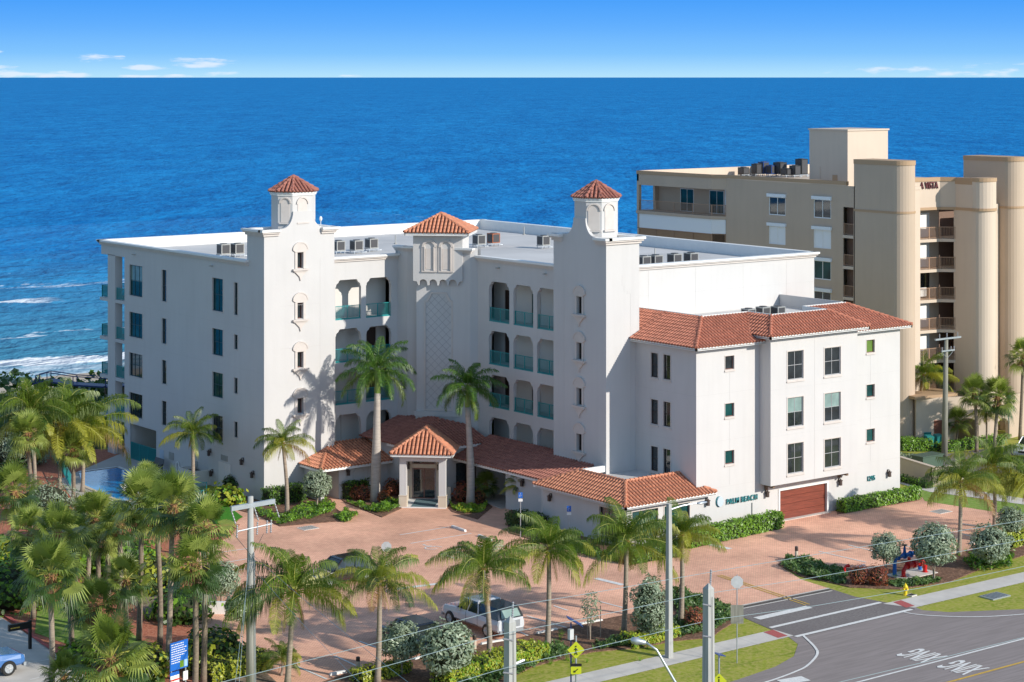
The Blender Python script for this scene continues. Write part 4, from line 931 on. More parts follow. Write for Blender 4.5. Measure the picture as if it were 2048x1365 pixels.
# right covered walk
z = 3.08; xe = 93.3; zt = z+.36*3.65
RA, RB = (xe, LY-.02, z), (xe, 115.6, z)
roof(BL, [([RA, RB, (97.0, 115.6, z+.36*3.7), (97.0, LY-.02, z+.36*3.7)], (RA, RB))], [], [((xe, LY), (xe, 117.3), z)], 'tileold')
b = MB(); b.box(94.0, 94.25, 115.9, 123.3, 0, z+.2); b.box(96.7, 96.9, 119, 129.2, 0, z+.9); b.box(93.9, 96.7, 123.0, 123.3, 0, z) if False else None
b.build('walk_wall', M['stucco'], BL)
b = MB(); b.face([(xe, LY, z-.15), (96.7, LY, z-.15), (96.7, 123.3, z-.15), (xe, 123.3, z-.15)]); b.prism([(93.6, 123.4), (96.7, 123.4), (96.7, 129.1), (94.6, 129.1)], .012, .06); b.build('walk_ceiling', M['deck'], BL)
Fk = Fr((94.0, 123.3), (94.0, 117.2)); lantern(Fk, Fk.s_at(1048), 2.3, BL)
b = MB(); b.bx(Fk, Fk.s_at(1083), Fk.s_at(1097), .02, 2.3, .002, .03); b.build('service_door', M['interior'], BL)
b = MB(); b.box(93.9, TX, 114.3, 114.5, 3.9, 4.35); b.build('parapet', M['white'], BL)
# front room: hip-tiled skirt roof round a flat terrace
WX = 99.15; WY = 107.62; z = 3.08; zt = 4.22
xa, ya = 91.95, 106.95; xt, yt = 94.0, 109.35
q0 = (xa, 117.3, z); q1 = (xa, ya, z); q2 = (WX+1.35, ya, z)
t0_ = (xt, 114.3, zt); t1_ = (xt, yt, zt); t2_ = (WX+.02, yt, zt)
zc = z+(zt-z)*((WY-.02)-ya)/(yt-ya)
roof(BL, [([q0, q1, t1_, t0_], (q0, q1)), ([q1, (WX-.02, ya, z), t2_, t1_], (q1, (WX-.02, ya, z))), ([(WX-.02, ya, z), q2, (WX+.75, WY-.03, zc), (WX-.02, WY-.03, zc)], ((WX-.02, ya, z), q2))],
     [(q1, t1_), (q0, t0_), (t0_, t1_), (t1_, t2_), (q2, (WX+.7, WY-.1, zc))], [((xa, 117.3), (xa, ya), z), ((xa, ya), (WX+1.35, ya), z)], 'tilewarm', soffit=[([(xa, 117), (xa, ya), (WX+1.3, ya), (WX+1.3, WY-.03), (92.6, WY-.03), (92.6, 117)], z-.12)])
b = MB(); b.face([(xt, yt, 3.75), (WX, yt, 3.75), (WX, 114.2, 3.75), (xt, 114.2, 3.75)]); b.build('terrace_floor', M['roof'], BL)
b = MB(); b.box(xt+.12, xt+.2, yt+.2, 114.2, 3.75, 4.25); b.box(xt+.12, WX-.01, yt+.12, yt+.2, 3.75, 4.25); b.build('parapet', M['white'], BL)
F5 = Fr((92.6, 117.0), (92.6, WY)); F6 = Fr((92.6, WY), (WX, WY)); ua, ub = F5.s_at(1199), F5.L-.25
b = panel(F5, 0, F5.L, 0, z+.1, [(ua, ub, .55, 2.5)], .15); panel(F6, 0, F6.L, 0, z+.1, [(.5, 2.9, .55, 2.5), (3.5, 5.9, .55, 2.5)], .15, mb=b); fz = Fr((94.0, 117.0), (92.6, 117.0)); panel(fz, 0, fz.L, 0, z+.1, [], mb=b); b.build('wall', M['stucco'], BL)
window(F5, BL, ua, ub, .55, 2.5, 3, 1, 'frame', 'glass', sill=True, trim='trim'); window(F6, BL, .5, 2.9, .55, 2.5, 3, 1, 'frame', 'glassteal', trim='trim'); window(F6, BL, 3.5, 5.9, .55, 2.5, 3, 1, 'frame', 'glassteal', trim='trim')
lantern(F5, F5.s_at(1103), 2.2, BL)
# ------------------------------------------------------------------ three-storey wing
WR = 120.6; BX0, BX1, BY, BZ = 105.4, 114.55, 106.45, 2.98
Ff = Fr((WX, WY), (WR, WY)); Fl2 = Fr((WX, 114.2), (WX, WY)); holes = []
gx0, gx1 = 107.5-WX, 112.45-WX
sm = []
for u0, u1 in ((1450, 1468), (1733, 1749)):
    for d, e in ((11.62, 12.6), (8.2, 9.17), (4.78, 5.76)): sm.append((Ff.s_at(u0), Ff.s_at(u1), d, e))
b = panel(Ff, 0, Ff.L, 0, 13.4, sm+[(gx0, gx1, .02, 2.2)], .22); b.build('wing_wall', M['stucco'], BL)
for i, (a, c, d, e) in enumerate(sm): window(Ff, BL, a, c, d, e, 1, 1, 'framered', ['glass', 'glassteal', 'glassteal', 'glassgreen', 'glassteal', 'glassteal'][i], .16, .05, trim='trim', tw=.05)
lw = []
for u0, u1 in ((1302, 1316), (1327, 1341)):
    for d, e in ((10.82, 12.6), (7.4, 9.19), (3.97, 5.76)): lw.append((Fl2.s_at(u0), Fl2.s_at(u1), d, e))
b = panel(Fl2, 0, Fl2.L, 0, 13.4, lw, .16); b.build('wing_wall', M['stucco'], BL)
for a, c, d, e in lw: window(Fl2, BL, a, c, d, e, 1, 2, 'frame', 'glass', .12, .05, trim='trim', tw=.07)
fr2 = Fr((WR, WY), (WR, 117.3)); b = panel(fr2, 0, fr2.L, 0, 13.4, []); b.build('wing_wall', M['stucco'], BL)
FB = Fr((BX0, BY), (BX1, BY)); bw = []
for u0, u1, rows in ((1575, 1606.5, ((704, 757), (797, 851), (889, 944))), (1649, 1681, ((697, 748), (788, 840), (880, 932)))):
    for vt, vb in rows:
        s0, zt_ = FB.sz(u0, vt); s1 = FB.s_at(u1); zb_ = FB.sz(u1, vb)[1]; bw.append((s0, s1, zb_, zt_))
b = panel(FB, 0, FB.L, BZ, 13.8, bw, .16); fbl = Fr((BX0, WY), (BX0, BY)); panel(fbl, 0, fbl.L, BZ, 13.8, [], mb=b); fbr = Fr((BX1, BY), (BX1, WY)); panel(fbr, 0, fbr.L, BZ, 13.8, [], mb=b)
b.face([(BX0, BY, BZ), (BX0, WY, BZ), (BX1, WY, BZ), (BX1, BY, BZ)]); b.build('projecting_bay', M['stucco'], BL)
bl_ = [None, 'glassblind', None, None, 'glassblind', None]
for i, (a, c, d, e) in enumerate(bw): window(FB, BL, a, c, d, e, 2, 2, 'silverframe', 'glass', .12, .05, trim='trim', tw=.08, gm2=bl_[i])
# garage door, brackets, lanterns, lettering
b = MB()
for k in range(4):
    b.bx(Ff, gx0, gx1, .03+k*.543, .03+(k+1)*.543-.02, -.22, -.16)
    for i in range(1, 9): x = gx0+(gx1-gx0)*i/9
gd = b.build('garage_door', M['garage'], BL)
b = MB(); b.bx(Ff, gx0-.16, gx0-.002, 0, 2.35, .002, .05).bx(Ff, gx1+.002, gx1+.16, 0, 2.35, .002, .05).bx(Ff, gx0-.002, gx1+.002, 2.203, 2.35, .002, .05); sub(b, 'door_frame', M['white'], gd)
b = MB(); b.bx(Ff, gx0-.2, gx1+.1, .013, .05, 0, .35); b.build('threshold', M['concrete'], BL)
for s in (BX0+.5-WX, BX1-.9-WX):
    b = MB(); b.ext(Ff, [(s, BZ-.02), (s, BZ-.5), (s+.2, BZ-.5), (s+.2, BZ-.02)], .002, .2); b.ext(Ff, [(s, BZ-.02), (s, BZ-.25), (s+.2, BZ-.25), (s+.2, BZ-.02)], .202, .9); b.build('bracket', M['brass'], BL)
for u, v in ((1412, 1002), (1531, 985), (1677, 962), (1775, 945)):
    s, z_ = Ff.sz(u, v); lantern(Ff, s, z_-.1, BL)
b = MB(); b.bx(Ff, Ff.s_at(1503), Ff.s_at(1503)+.05, .6, 1.7, .002, .08); b.build('downpipe', M['pole'], BL)
s0, zq = Ff.sz(1452, 1001); s1, zq1 = Ff.sz(1513, 996)
tealm = mat('teal_lettering', (0.02, 0.20, 0.22), .4)
me_ = text_obj('sign_letters', 'PALM BEACH', .62, .04, tealm, Ff((s0+s1)/2, (zq+zq1)/2, .09), (math.pi/2, 0, 0), BL, bold=.006, space=1.1, fit=(s1-s0, .40))
c_ = Ff.sz(1440, 1003); b = MB(); n = 20
b.ext(Ff, [(c_[0]-.08+.30*math.cos(2*math.pi*i/n), c_[1]+.36*math.sin(2*math.pi*i/n)) for i in range(n)], .05, .14); ro = b.build('round_emblem', mat('pale_blue_disc', (.50, .58, .66), .4), BL)
b = MB(); b.ext(Ff, [(c_[0]-.17+.27*math.cos(2*math.pi*i/n), c_[1]+.38*math.sin(2*math.pi*i/n)) for i in range(n)], .01, .048); sub(b, 'emblem_rim', tealm, ro)
p_ = Ff.sz(1741.5, 956.5); text_obj('house_number', '1295', .62, .04, tealm, Ff(p_[0], p_[1], .07), (math.pi/2, 0, 0), BL, bold=.006, space=1.1, fit=(.80, .38))
jw = MB()
for u in (1459,): s = Ff.s_at(u); jw.bx(Ff, s, s+.02, 3.3, 4.7, .001, .006); jw.bx(Ff, s, s+.02, 5.8, 8.1, .001, .006); jw.bx(Ff, s, s+.02, 9.2, 11.5, .001, .006)
for u in (1741,): s = Ff.s_at(u); jw.bx(Ff, s, s+.02, 3.3, 4.6, .001, .006); jw.bx(Ff, s, s+.02, 5.8, 8.1, .001, .006); jw.bx(Ff, s, s+.02, 9.2, 11.5, .001, .006)
s = FB.s_at(1629); jw.bx(FB, s, s+.02, BZ, 13.5, .001, .006)
for z_ in (9.95, 6.55, 3.2): jw.bx(Ff, 0, 6.2, z_, z_+.02, .001, .006); jw.bx(Ff, BX1-WX, Ff.L, z_, z_+.02, .001, .006); jw.bx(Fl2, 0, Fl2.L, z_, z_+.02, .001, .006)
for z_ in (9.95, 6.55): jw.bx(FB, 0, FB.L, z_, z_+.015, .001, .005)
split_boxes(jw, 'stucco_joint', M['joint'], BL)
# wing roofs
z0, z1 = 13.5, 15.12; X0, X1, Y0 = WX-.55, WR+.75, WY-.6; fx0, fx1, fy = 102.15, 117.35, 110.3
bz = 13.95; bX0, bX1, bY = BX0-.6, BX1+.75, BY-.6; gx_, gX_, gY = 106.85, 112.8, 107.85; zb1 = 15.14
k = (z1-z0)/(fy-Y0); yv = Y0+(bz-z0)/k; yv2 = fy
pLt = (X0, 114.18, z0); pL = (X0, Y0, z0); pR = (X1, Y0, z0); tL = (fx0, fy, z1); tLt = (fx0, 117.2, z1); tR = (fx1, fy, z1)
kx = (z1-z0)/(fx0-X0)
faces = [([pLt, pL, tL, (fx0, 114.18, z1)], (pLt, pL)), ([(WX+.4, 114.18, z0+kx*(WX+.4-X0)), (fx0, 114.18, z1), tLt, (99.52, 117.2, z0+kx*(99.52-X0))][:], ((WX+.4, 114.18, z0+kx*(WX+.4-X0)), (99.52, 117.2, z0+kx*(99.52-X0)))) ][:1]
faces.append(([(TX1+.02, 114.18, z0+kx*(TX1+.02-X0)), (fx0, 114.18, z1), (fx0, 117.2, z1), (TX1+.02, 117.2, z0+kx*(TX1+.02-X0))], ((TX1+.02, 117.2, z0+kx*(TX1+.02-X0)), (TX1+.02, 114.18, z0+kx*(TX1+.02-X0)))))
faces.append(([pL, (BX0+.3, Y0, z0), (BX0+.3, yv, bz), (gx_, fy, z1), tL], (pL, (BX0+.3, Y0, z0))))
faces.append(([(BX1-.3, Y0, z0), pR, tR, (gX_, fy, z1), (BX1-.3, yv, bz)], ((BX1-.3, Y0, z0), pR)))
kr = (z1-z0)/(X1-fx1); faces.append(([pR, (X1, 117.2, z0), (fx1, 117.2, z1), tR], (pR, (X1, 117.2, z0))))
roof(BL, faces, [(pL, tL), (pR, tR)], [((X0, 114.18), (X0, Y0), z0), ((X0, Y0), (BX0+.2, Y0), z0), ((BX1-.2, Y0), (X1, Y0), z0), ((X1, Y0), (X1, 117.2), z0)], 'tile', soffit=[([(X0, 114.1), (X0, Y0), (X1, Y0), (X1, 117), (WR+.002, 117), (WR+.002, WY-.002), (WX-.002, WY-.002), (WX-.002, 114.1)], z0-.1)])
bf = [([(bX0, bY, bz), (bX1, bY, bz), (gX_, gY, zb1), (gx_, gY, zb1)], ((bX0, bY, bz), (bX1, bY, bz))), ([(bX0, yv, bz), (bX0, bY, bz), (gx_, gY, zb1), (gx_, fy, zb1)], ((bX0, yv, bz), (bX0, bY, bz))), ([(bX1, bY, bz), (bX1, yv, bz), (gX_, fy, zb1), (gX_, gY, zb1)], ((bX1, bY, bz), (bX1, yv, bz)))]
roof(BL, bf, [((bX0, bY, bz), (gx_, gY, zb1)), ((bX1, bY, bz), (gX_, gY, zb1))], [((bX0, yv+.2), (bX0, bY), bz), ((bX0, bY), (bX1, bY), bz), ((bX1, bY), (bX1, yv+.2), bz)], 'tile', soffit=[([(bX0, bY), (bX1, bY), (bX1, WY-.01), (BX1+.002, WY-.01), (BX1+.002, BY-.002), (BX0-.002, BY-.002), (BX0-.002, WY-.01), (bX0, WY-.01)], bz-.1)])
b = MB()
for a, c in (((fx0, 117.2), (fx0, fy)), ((fx0, fy), (gx_, fy)), ((gx_, fy), (gx_, gY)), ((gx_, gY), (gX_, gY)), ((gX_, gY), (gX_, fy)), ((gX_, fy), (fx1, fy)), ((fx1, fy), (fx1, 117.2))):
    f = Fr(a, c); b.bx(f, -.06, f.L+.06, 14.3, 15.27, -.16, -.02)
b.build('wing_parapet', M['white'], BL)
b = MB(); b.face([(fx0, fy, 14.35), (gx_, fy, 14.35), (gx_, gY, 14.35), (gX_, gY, 14.35), (gX_, fy, 14.35), (fx1, fy, 14.35), (fx1, 117.2, 14.35), (fx0, 117.2, 14.35)]); b.build('flat_roof', M['roof'], BL)
b = MB(); b.ext(Fr((fx1-.2, 117.2), (fx1-.2, 112)), [(0, 14.35), (5.2, 14.35), (5.2, 15.25), (1.2, 15.25), (0, 16.35)], -.2, 0) if False else b.box(fx1-.3, fx1-.17, 110.5, 117.2, 14.35, 15.3); b.build('wing_parapet', M['stucco'], BL)
# pool-side wall fittings: louvres, sign, service door, ring, enclosure
F = Fr((80.6, yend), (80.6, 136.4))
def onF(u, v): return F.sz(u, v)
for (u, v0, v1) in ((343, 905, 920), (391, 922, 942), (449, 911, 922)):
    s, za = onF(u, v1); zb_ = onF(u, v0)[1]; b = MB(); w_ = .42 if u < 400 else .55
    b.bx(F, s-w_, s+w_, za, zb_, .002, .03)
    n = 6
    for i in range(n): zz = za+(zb_-za)*(i+.3)/n; b.bx(F, s-w_+.05, s+w_-.05, zz, zz+(zb_-za)/n*.45, .031, .06)
    b.build('louvre_vent', M['pole'], BL)
sd0, sd1 = F.s_at(438), F.s_at(462); b = MB(); b.bx(F, sd0, (sd0+sd1)/2-.01, .03, 2.15, .002, .05).bx(F, (sd0+sd1)/2+.01, sd1, .03, 2.15, .002, .05); b.build('service_door', M['interior'], BL)
s, z_ = onF(324, 912); b = MB(); b.bx(F, s-.35, s+.35, z_-.5, z_+.5, .002, .03); b.build('pool_rules_sign', mat('pale_blue_board', (.42, .5, .6), .6), BL)
for u, v in ((487, 924), (508, 950), (422, 906), (426, 947)):
    s, z_ = onF(u, v); lantern(F, s, z_, BL)
for u, v in ((270, 510), (425, 533)): s, z_ = onF(u, v); b = MB(); b.bx(F, s-.1, s+.1, z_, z_+.06, .0, .3); b.build('scupper', M['pole'], BL)
for u, v in ((1428, 0),): pass
for u, v in ((998, 537), (1092, 549)): s, z_ = Fb.sz(u, v); b = MB(); b.bx(Fb, s-.1, s+.1, z_, z_+.06, .0, .3); b.build('scupper', M['pole'], BL)
# ------------------------------------------------------------------ tan neighbour building
NB = empty('apartment_building', (145, 135, 0), 'tan apartment building with rounded wall ends and maroon roof lettering behind the white building', 'building')
XN = 137.6; YE = 157.5; YF = 123.8; ZT = 23.25
def fin(x0, yfar, ynear, zt, name='rounded_fin', R=1.25, band_=True, mt='stuccob', zb=0):
    n = 14; arcp = [(x0+R-R*math.cos(math.pi*i/n), ynear-R*math.sin(math.pi*i/n)) for i in range(n+1)]
    P = [(x0, yfar)]+arcp+[(x0+2*R, yfar)]
    b = MB(); b.prism(P[::-1] if False else P, zb, zt); o = b.build(name, M[mt], NB)
    def off(k): return [(x0-k, yfar)]+[(x0+R-(R+k)*math.cos(math.pi*i/n), ynear-(R+k)*math.sin(math.pi*i/n)) for i in range(n+1)]+[(x0+2*R+k, yfar)]
    b = MB(); b.prism(off(.06), zt-.34, zt+.06); sub(b, 'coping_band', M['bandtan'], o)
    if band_: b = MB(); b.prism(off(.05), 20.6, 20.8); sub(b, 'band', M['bandtan'], o)
    return o
fin(XN, 128.3, YF, 25.25)
fin(151.4, 127.2, 122.6, 25.3, zb=0)
fin(145.0, 122.95, 120.7, 23.4, R=1.2, band_=False, mt='stuccoc')
# side wall with windows
F = Fr((XN, YE), (XN, 128.2)); holes = []; wn = []
for (u0, u1, tops) in ((1537.5, 1571, ((393, 430), (451, 487), (510, 547))), (1627, 1662, ((398, 436), (458, 496), (520, 556), (581, 618)))):
    for vt, vb in tops:
        s0, z1 = F.sz(u0, vt); s1 = F.s_at(u1); z0 = z1-1.75; holes.append((s0, s1, z0, z1)); wn.append((s0, s1, z0, z1, vt))
rs0, rs1 = F.s_at(1686), F.s_at(1707); ZS = [20.9-2.82*k for k in range(8)]
for k in range(7): holes.append((rs0, rs1, ZS[k]-2.55+0, ZS[k]))
sb0 = F.s_at(1452)
pb = panel(F, sb0, F.L, 0, ZT-.4, holes, .12)
pb.build('wall', M['stuccob'], NB)
for i, (a, c, d, e, vt) in enumerate(wn):
    shut = vt in (451, 458, 510)
    w = window(F, NB, a, c, d, e, 2, 1, 'framewhite', 'shutter' if shut else ('glassteal' if vt == 520 else 'glass'), .09, .09)
    b = MB(); b.bx(F, a-.12, c+.12, e-.02, e+.28, .002, .2); sub(b, 'shutter_box', M['shutter'], w)
for k in range(7):
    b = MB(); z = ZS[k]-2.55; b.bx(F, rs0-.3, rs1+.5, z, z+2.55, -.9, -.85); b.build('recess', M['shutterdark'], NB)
    b = MB(); b.bx(F, rs0, rs1, z-.27, z-.001, -1.5, .04); b.build('balcony_slab', M['stuccoc'], NB); railing(F, rs0+.02, rs1-.02, z, NB, 'tanrail', 1.05, -.1, .13, .03, 1)
# seaward balconies with diagonal end
XB = 136.9; Fb2 = Fr((XB, YE), (XB, onX(1423, 400, XB).y)); fdg = Fr(Fb2(Fb2.L, 0)[:2], (XN, F(sb0, 0).y))
b = MB()
zf = [20.15-2.82*k for k in range(7)]
b.prism([(XB, YE), (XB, Fb2(Fb2.L, 0).y), (XN, F(sb0, 0).y), (XN+2.5, F(sb0, 0).y), (XN+2.5, YE)], 21.8, ZT-.35)
for z in zf[1:]:
    pass
b.build('fascia_wall', M['stuccob'], NB)
for k in range(7):
    z = 19.2-2.82*k
    b = MB(); b.prism([(XB-.1, YE), (XB-.1, Fb2(Fb2.L, 0).y), (XN, F(sb0, 0).y-.02), (XN+2.4, F(sb0, 0).y), (XN+2.4, YE)], z-.3, z); b.build('balcony_slab', M['stuccob'], NB)
    if k == 0:
        railing(Fb2, .05, Fb2.L, z, NB, 'tanrail', 1.1, -.05, .14, .03, 4); railing(fdg, 0, fdg.L-.03, z, NB, 'tanrail', 1.1, -.05, .14, .03, 1)
        fi = Fr((XN+2.0, YE), (XN+2.0, F(sb0, 0).y)); b = panel(fi, 0, fi.L, z, 21.8, [(3.6, 5.6, z, z+2.3), (7.9, 10.0, z, z+2.3)], .05); b.build('wall', M['stuccob'], NB)
        window(fi, NB, 3.6, 5.6, z, z+2.3, 2, 1, 'framewhite', 'glassteal', .04); window(fi, NB, 7.9, 10.0, z, z+2.3, 2, 1, 'framewhite', 'glassteal', .04)
        MB().box(XB, XB+.35, YE-.3, YE, z, 21.8).build('pier', M['stuccob'], NB); MB().box(XN+1.5, XN+2.6, YE-.3, YE, z, 21.8).build('wall', M['stuccob'], NB)
        b = MB(); b.bx(fi, 10.3, 11.6, z+.02, 21.7, .02, .2); b.build('shutter_panel', M['shutter'], NB)
    else:
        b = MB(); b.bx(Fb2, .3, Fb2.L-.05, z+1.08, z+2.5, -.12, -.06); b.bx(fdg, 0, fdg.L-.05, z+1.08, z+2.5, -.12, -.06); b.build('shutter_panel', M['shutter'], NB)
        b = MB(); b.bx(Fb2, .05, .3, z, z+2.52, -.3, -.02); b.build('pier', M['stuccob'], NB)
        railing(Fb2, .05, Fb2.L, z, NB, 'tanrail', 1.08, -.05, .14, .03, 4); railing(fdg, 0, fdg.L-.03, z, NB, 'tanrail', 1.1, -.05, .14, .03, 1)
        b = MB(); b.bx(Fb2, .3, Fb2.L-.05, z, z+1.06, -.2, -.15); b.build('balcony_panel', M['bandtan'], NB)
# body, roof, parapets
b = MB(); b.prism([(XN+2.6, 128.4), (165, 128.4), (165, YE), (XN+2.6, YE)], 0, 22.2); b.prism([(XN+.3, 129.3), (XN+2.6, 129.3), (XN+2.6, 145), (XN+.3, 145)], 21.7, 22.2) ; b.build('body', M['stuccob'], NB)
b = MB(); b.box(XN+.3, 164.8, 128.6, YE-.3, 22.21, 22.26); b.build('flat_roof', M['stuccoc'], NB)
b = MB(); b.box(XB, 165, YE-.28, YE, 22.2, ZT); b.box(XN-.02, XN+.28, 129.25, F(sb0, 0).y, ZT-.39, ZT-.33); b.build('parapet', M['stuccoc'], NB)
b = MB(); F9 = Fr((XN, F(sb0, 0).y), (XN, 129.2)); b.bx(F9, 0, F9.L, ZT-.33, ZT, -.28, .07); b.bx(Fb2, 0, Fb2.L, ZT-.34, ZT, -.28, .07); b.bx(fdg, 0, fdg.L, ZT-.34, ZT, -.28, .07); b.build('coping', M['bandtan'], NB)
# roof penthouse
b = MB(); b.box(140.4, 145.9, 131.7, 136.6, 22.2, 27.75); b.build('penthouse', M['stuccoc'], NB)
b = MB(); b.box(140.3, 146.0, 131.6, 136.7, 27.751, 27.9); b.build('penthouse_cap', M['stuccoc'], NB)
fp = Fr((140.4, 136.6), (140.4, 131.7)); b = MB(); b.bx(fp, .55, 1.4, 22.3, 24.3, .002, .04); b.build('penthouse_door', M['stuccoc'], NB)
b = MB(); b.bx(fp, 3.0, 3.6, 22.8, 23.6, .002, .04); b.build('louvre_vent', M['bandtan'], NB)
# street end: sign fascia, balcony stack, walls
S0 = (139.9, 124.3); S1 = (144.1, 123.8); S2 = (145.0, 122.7); S3 = (145.0, 121.0)
fa = Fr(S0, S1); fbq = Fr(S1, S2); fc = Fr(S2, S3)
b = MB()
for f in (fa, fbq): b.bx(f, 0, f.L, 20.95, 23.3, -.3, 0)
b.bx(fc, 0, fc.L, 20.95, 23.3, -.1, .03)
n = 12; R = 1.27; b.prism([(145-.03, 121)]+[(146.2-R*math.cos(math.pi*i/n), 120.7-R*math.sin(math.pi*i/n)) for i in range(n+1)]+[(147.5, 121)], 20.95, 23.35); b.build('sign_fascia', M['stuccoc'], NB)
b = MB()
for f in (fa, fbq, fc): b.bx(f, 0, f.L, 23.3, 23.66, -.32, .07); b.bx(f, 0, f.L, 20.7, 20.95, -.3, .06)
b.prism([(144.9, 121)]+[(146.2-(R+.06)*math.cos(math.pi*i/n), 120.7-(R+.06)*math.sin(math.pi*i/n)) for i in range(n+1)]+[(147.5, 121)], 23.351, 23.68)
b.prism([(144.9, 121)]+[(146.2-(R+.06)*math.cos(math.pi*i/n), 120.7-(R+.06)*math.sin(math.pi*i/n)) for i in range(n+1)]+[(147.5, 121)], 20.7, 20.949); b.build('band', M['bandtan'], NB)
sa_ = fa.s_at(1836); sb_ = fa.s_at(1880); sz_ = fa.sz(1860, 371)[1]
text_obj('roof_letters', 'A VISTA', 1.0, .06, mat('maroon_lettering', (.12, .025, .03), .5), fa((sa_+sb_)/2-.05, sz_, .08), (math.pi/2, 0, math.atan2(fa.u.y, fa.u.x)), NB, bold=.01, fit=(2.15, .62))
b = MB(); b.box(140.0, 141.55, 123.9, 128.3, 0, 22.6); b.box(139.9, 141.6, 123.85, 128.3, 22.6, 22.9); b.build('pilaster', M['stuccoc'], NB)
for k in range(7):
    z = 18.05-2.75*k
    if z < 2.5: break
    b = MB(); b.prism([(140.5, 124.25), (144.1, 123.8), (145.05, 122.7), (149, 122.98), (149, 126), (140.5, 126.5)], z-.27, z); b.build('balcony_slab', M['stuccoc'], NB)
    railing(fa, fa.s_at(1838), fa.L, z, NB, 'tanrail', 1.1, -.05, .13, .028, 2); railing(fbq, 0, fbq.L, z, NB, 'tanrail', 1.1, -.05, .13, .028, 1)
fw_ = Fr((140.5, 125.8), (149, 125.8))
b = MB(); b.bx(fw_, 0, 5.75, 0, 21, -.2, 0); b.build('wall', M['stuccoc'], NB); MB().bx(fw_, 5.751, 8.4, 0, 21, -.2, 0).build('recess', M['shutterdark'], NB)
MB().box(147.5, 151.3, 122.95, 123.2, 0, 21).build('wall', M['stuccoc'], NB); MB().box(140.2, 151.3, 124.4, 128, 21, 22.8).build('wall', M['stuccoc'], NB)
for k in range(7):
    z = 18.05-2.75*k
    if z < 2: break
    s0_, s1_ = fw_.s_at(1839), fw_.s_at(1857)
    b = MB(); b.bx(fw_, max(0, s0_), s1_, z+.02, z+2.25, .01, .1); b.build('shutter_panel', M['glass' if k == 2 else 'shutter'], NB)
    b = MB(); b.box(142.0, 142.9, 124.35, 124.5, z+.9 if k != 2 else z+.3, z+2.2 if k != 2 else z+1.1); b.build('sun_blind', M['white'], NB)
# ground floor with arches and canopies
def arch_wall(p0, p1, zt, a, c, spring, par, m):
    f = Fr(p0, p1); b = MB(); r = (c-a)/2; n = 10; cx_ = (a+c)/2
    b.ext(f, [(0, 0), (a, 0), (a, spring), (0, spring)], -.3, 0); b.ext(f, [(c, 0), (f.L, 0), (f.L, spring), (c, spring)], -.3, 0)
    pts = [(0, spring), (a, spring)]+[(cx_-r*math.cos(math.pi*i/n), spring+r*.75*math.sin(math.pi*i/n)) for i in range(1, n)]+[(c, spring), (f.L, spring), (f.L, zt), (0, zt)]
    b.ext(f, pts, -.3, 0); return b.build('arched_wall', M[m], par)
p = G(1832, 892); q = G(1905, 884)
arch_wall((p.x, p.y), (G(1980, 886).x, G(1980, 886).y), 4.2, 3.9, 6.0, 1.5, NB, 'stuccoc'); arch_wall((G(1980, 886).x, G(1980, 886).y), (G(2060, 868).x, G(2060, 868).y), 3.9, 1.2, 3.0, 1.3, NB, 'stuccob')
a_ = (p.x, p.y)
b = MB(); b.prism([(p.x-.6, p.y-.4), (q.x, q.y-.6), (q.x+1, q.y+3), (p.x+.5, p.y+6)], 4.2, 4.45); b.build('canopy', M['bandtan'], NB)
b = MB(); f = Fr(a_, (G(1980, 886).x, G(1980, 886).y)); s = f.s_at(1868); b.bx(f, s, s+1.0, 0, 2.2, .002, .04); b.build('garage_door', mat('brown_door', (.18, .06, .035), .6), NB)
b = MB(); b.prism([(139, 122.5), (150, 119.6), (160, 121), (160, 128), (139, 128)], 0, 3.9) if False else b.prism([(141.5, 125), (154, 124), (160, 124), (160, 128.3), (141.5, 128.3)], 0, 4.0); b.build('ground_floor', M['stuccob'], NB)
# ------------------------------------------------------------------ plants
rnd = random.Random(11)
def U(a, b): return rnd.uniform(a, b)
def orth(d):
    a = Vector((0, 0, 1)) if abs(d.z) < .95 else Vector((1, 0, 0)); s = d.cross(a).normalized(); return s, s.cross(d).normalized()
def pinnate(b, az, elev, length, droop, nl, ll, mi, hang=.5, wid=.055, plume=.0, base=.12, curl=0, mr=3, org=(0, 0, 0), tipm=None):
    """a feather frond: arching rachis with drooping leaflets"""
    h = Vector((math.cos(az), math.sin(az), 0)); p = Vector(org); n = 12; pts = []; dirs = []
    for i in range(n+1):
        t = i/n; e = elev-droop*(t**1.35); d = h*math.cos(e)+Vector((0, 0, math.sin(e))); hs = Vector((-h.y, h.x, 0)); d = (d+hs*curl*t).normalized()
        pts.append(p.copy()); dirs.append(d); p = p+d*(length/n)
    b.mi = mr; b.tube(pts[:-1], [.035*(1-i/n*.8) for i in range(n)], 4, False)
    for k in range(nl):
        t = base+(1-base)*(k+.5)/nl; f = t*n; i = min(int(f), n-1); q = pts[i].lerp(pts[i+1], f-i); d = dirs[i]
        side = d.cross(Vector((0, 0, 1)));
        if side.length < .1: side = Vector((-h.y, h.x, 0))
        side.normalize(); upv = side.cross(d).normalized()
        L_ = ll*(math.sin(math.pi*min(1, (t*.86+.12)))**.55)*U(.85, 1.1)
        for s in (-1, 1):
            pl = U(-plume, plume); fw = .45+.5*t
            dv = (side*s*math.cos(pl)+upv*math.sin(pl)+d*fw+upv*U(.0, .25)).normalized()
            g0 = Vector((0, 0, -1)); m1 = q+dv*L_*.45+g0*L_*.05*hang; tip = q+dv*L_*(.85-.25*hang)+g0*L_*(.18+.62*hang)*U(.8, 1.15)
            w = d*wid; b.mi = mi if (tipm is None or t < .72) else tipm
            if L_ > .05:
                b.face([q-w*.4, q+w*.4, m1+w*.6, m1-w*.6]); b.face([m1-w*.6, m1+w*.6, tip])
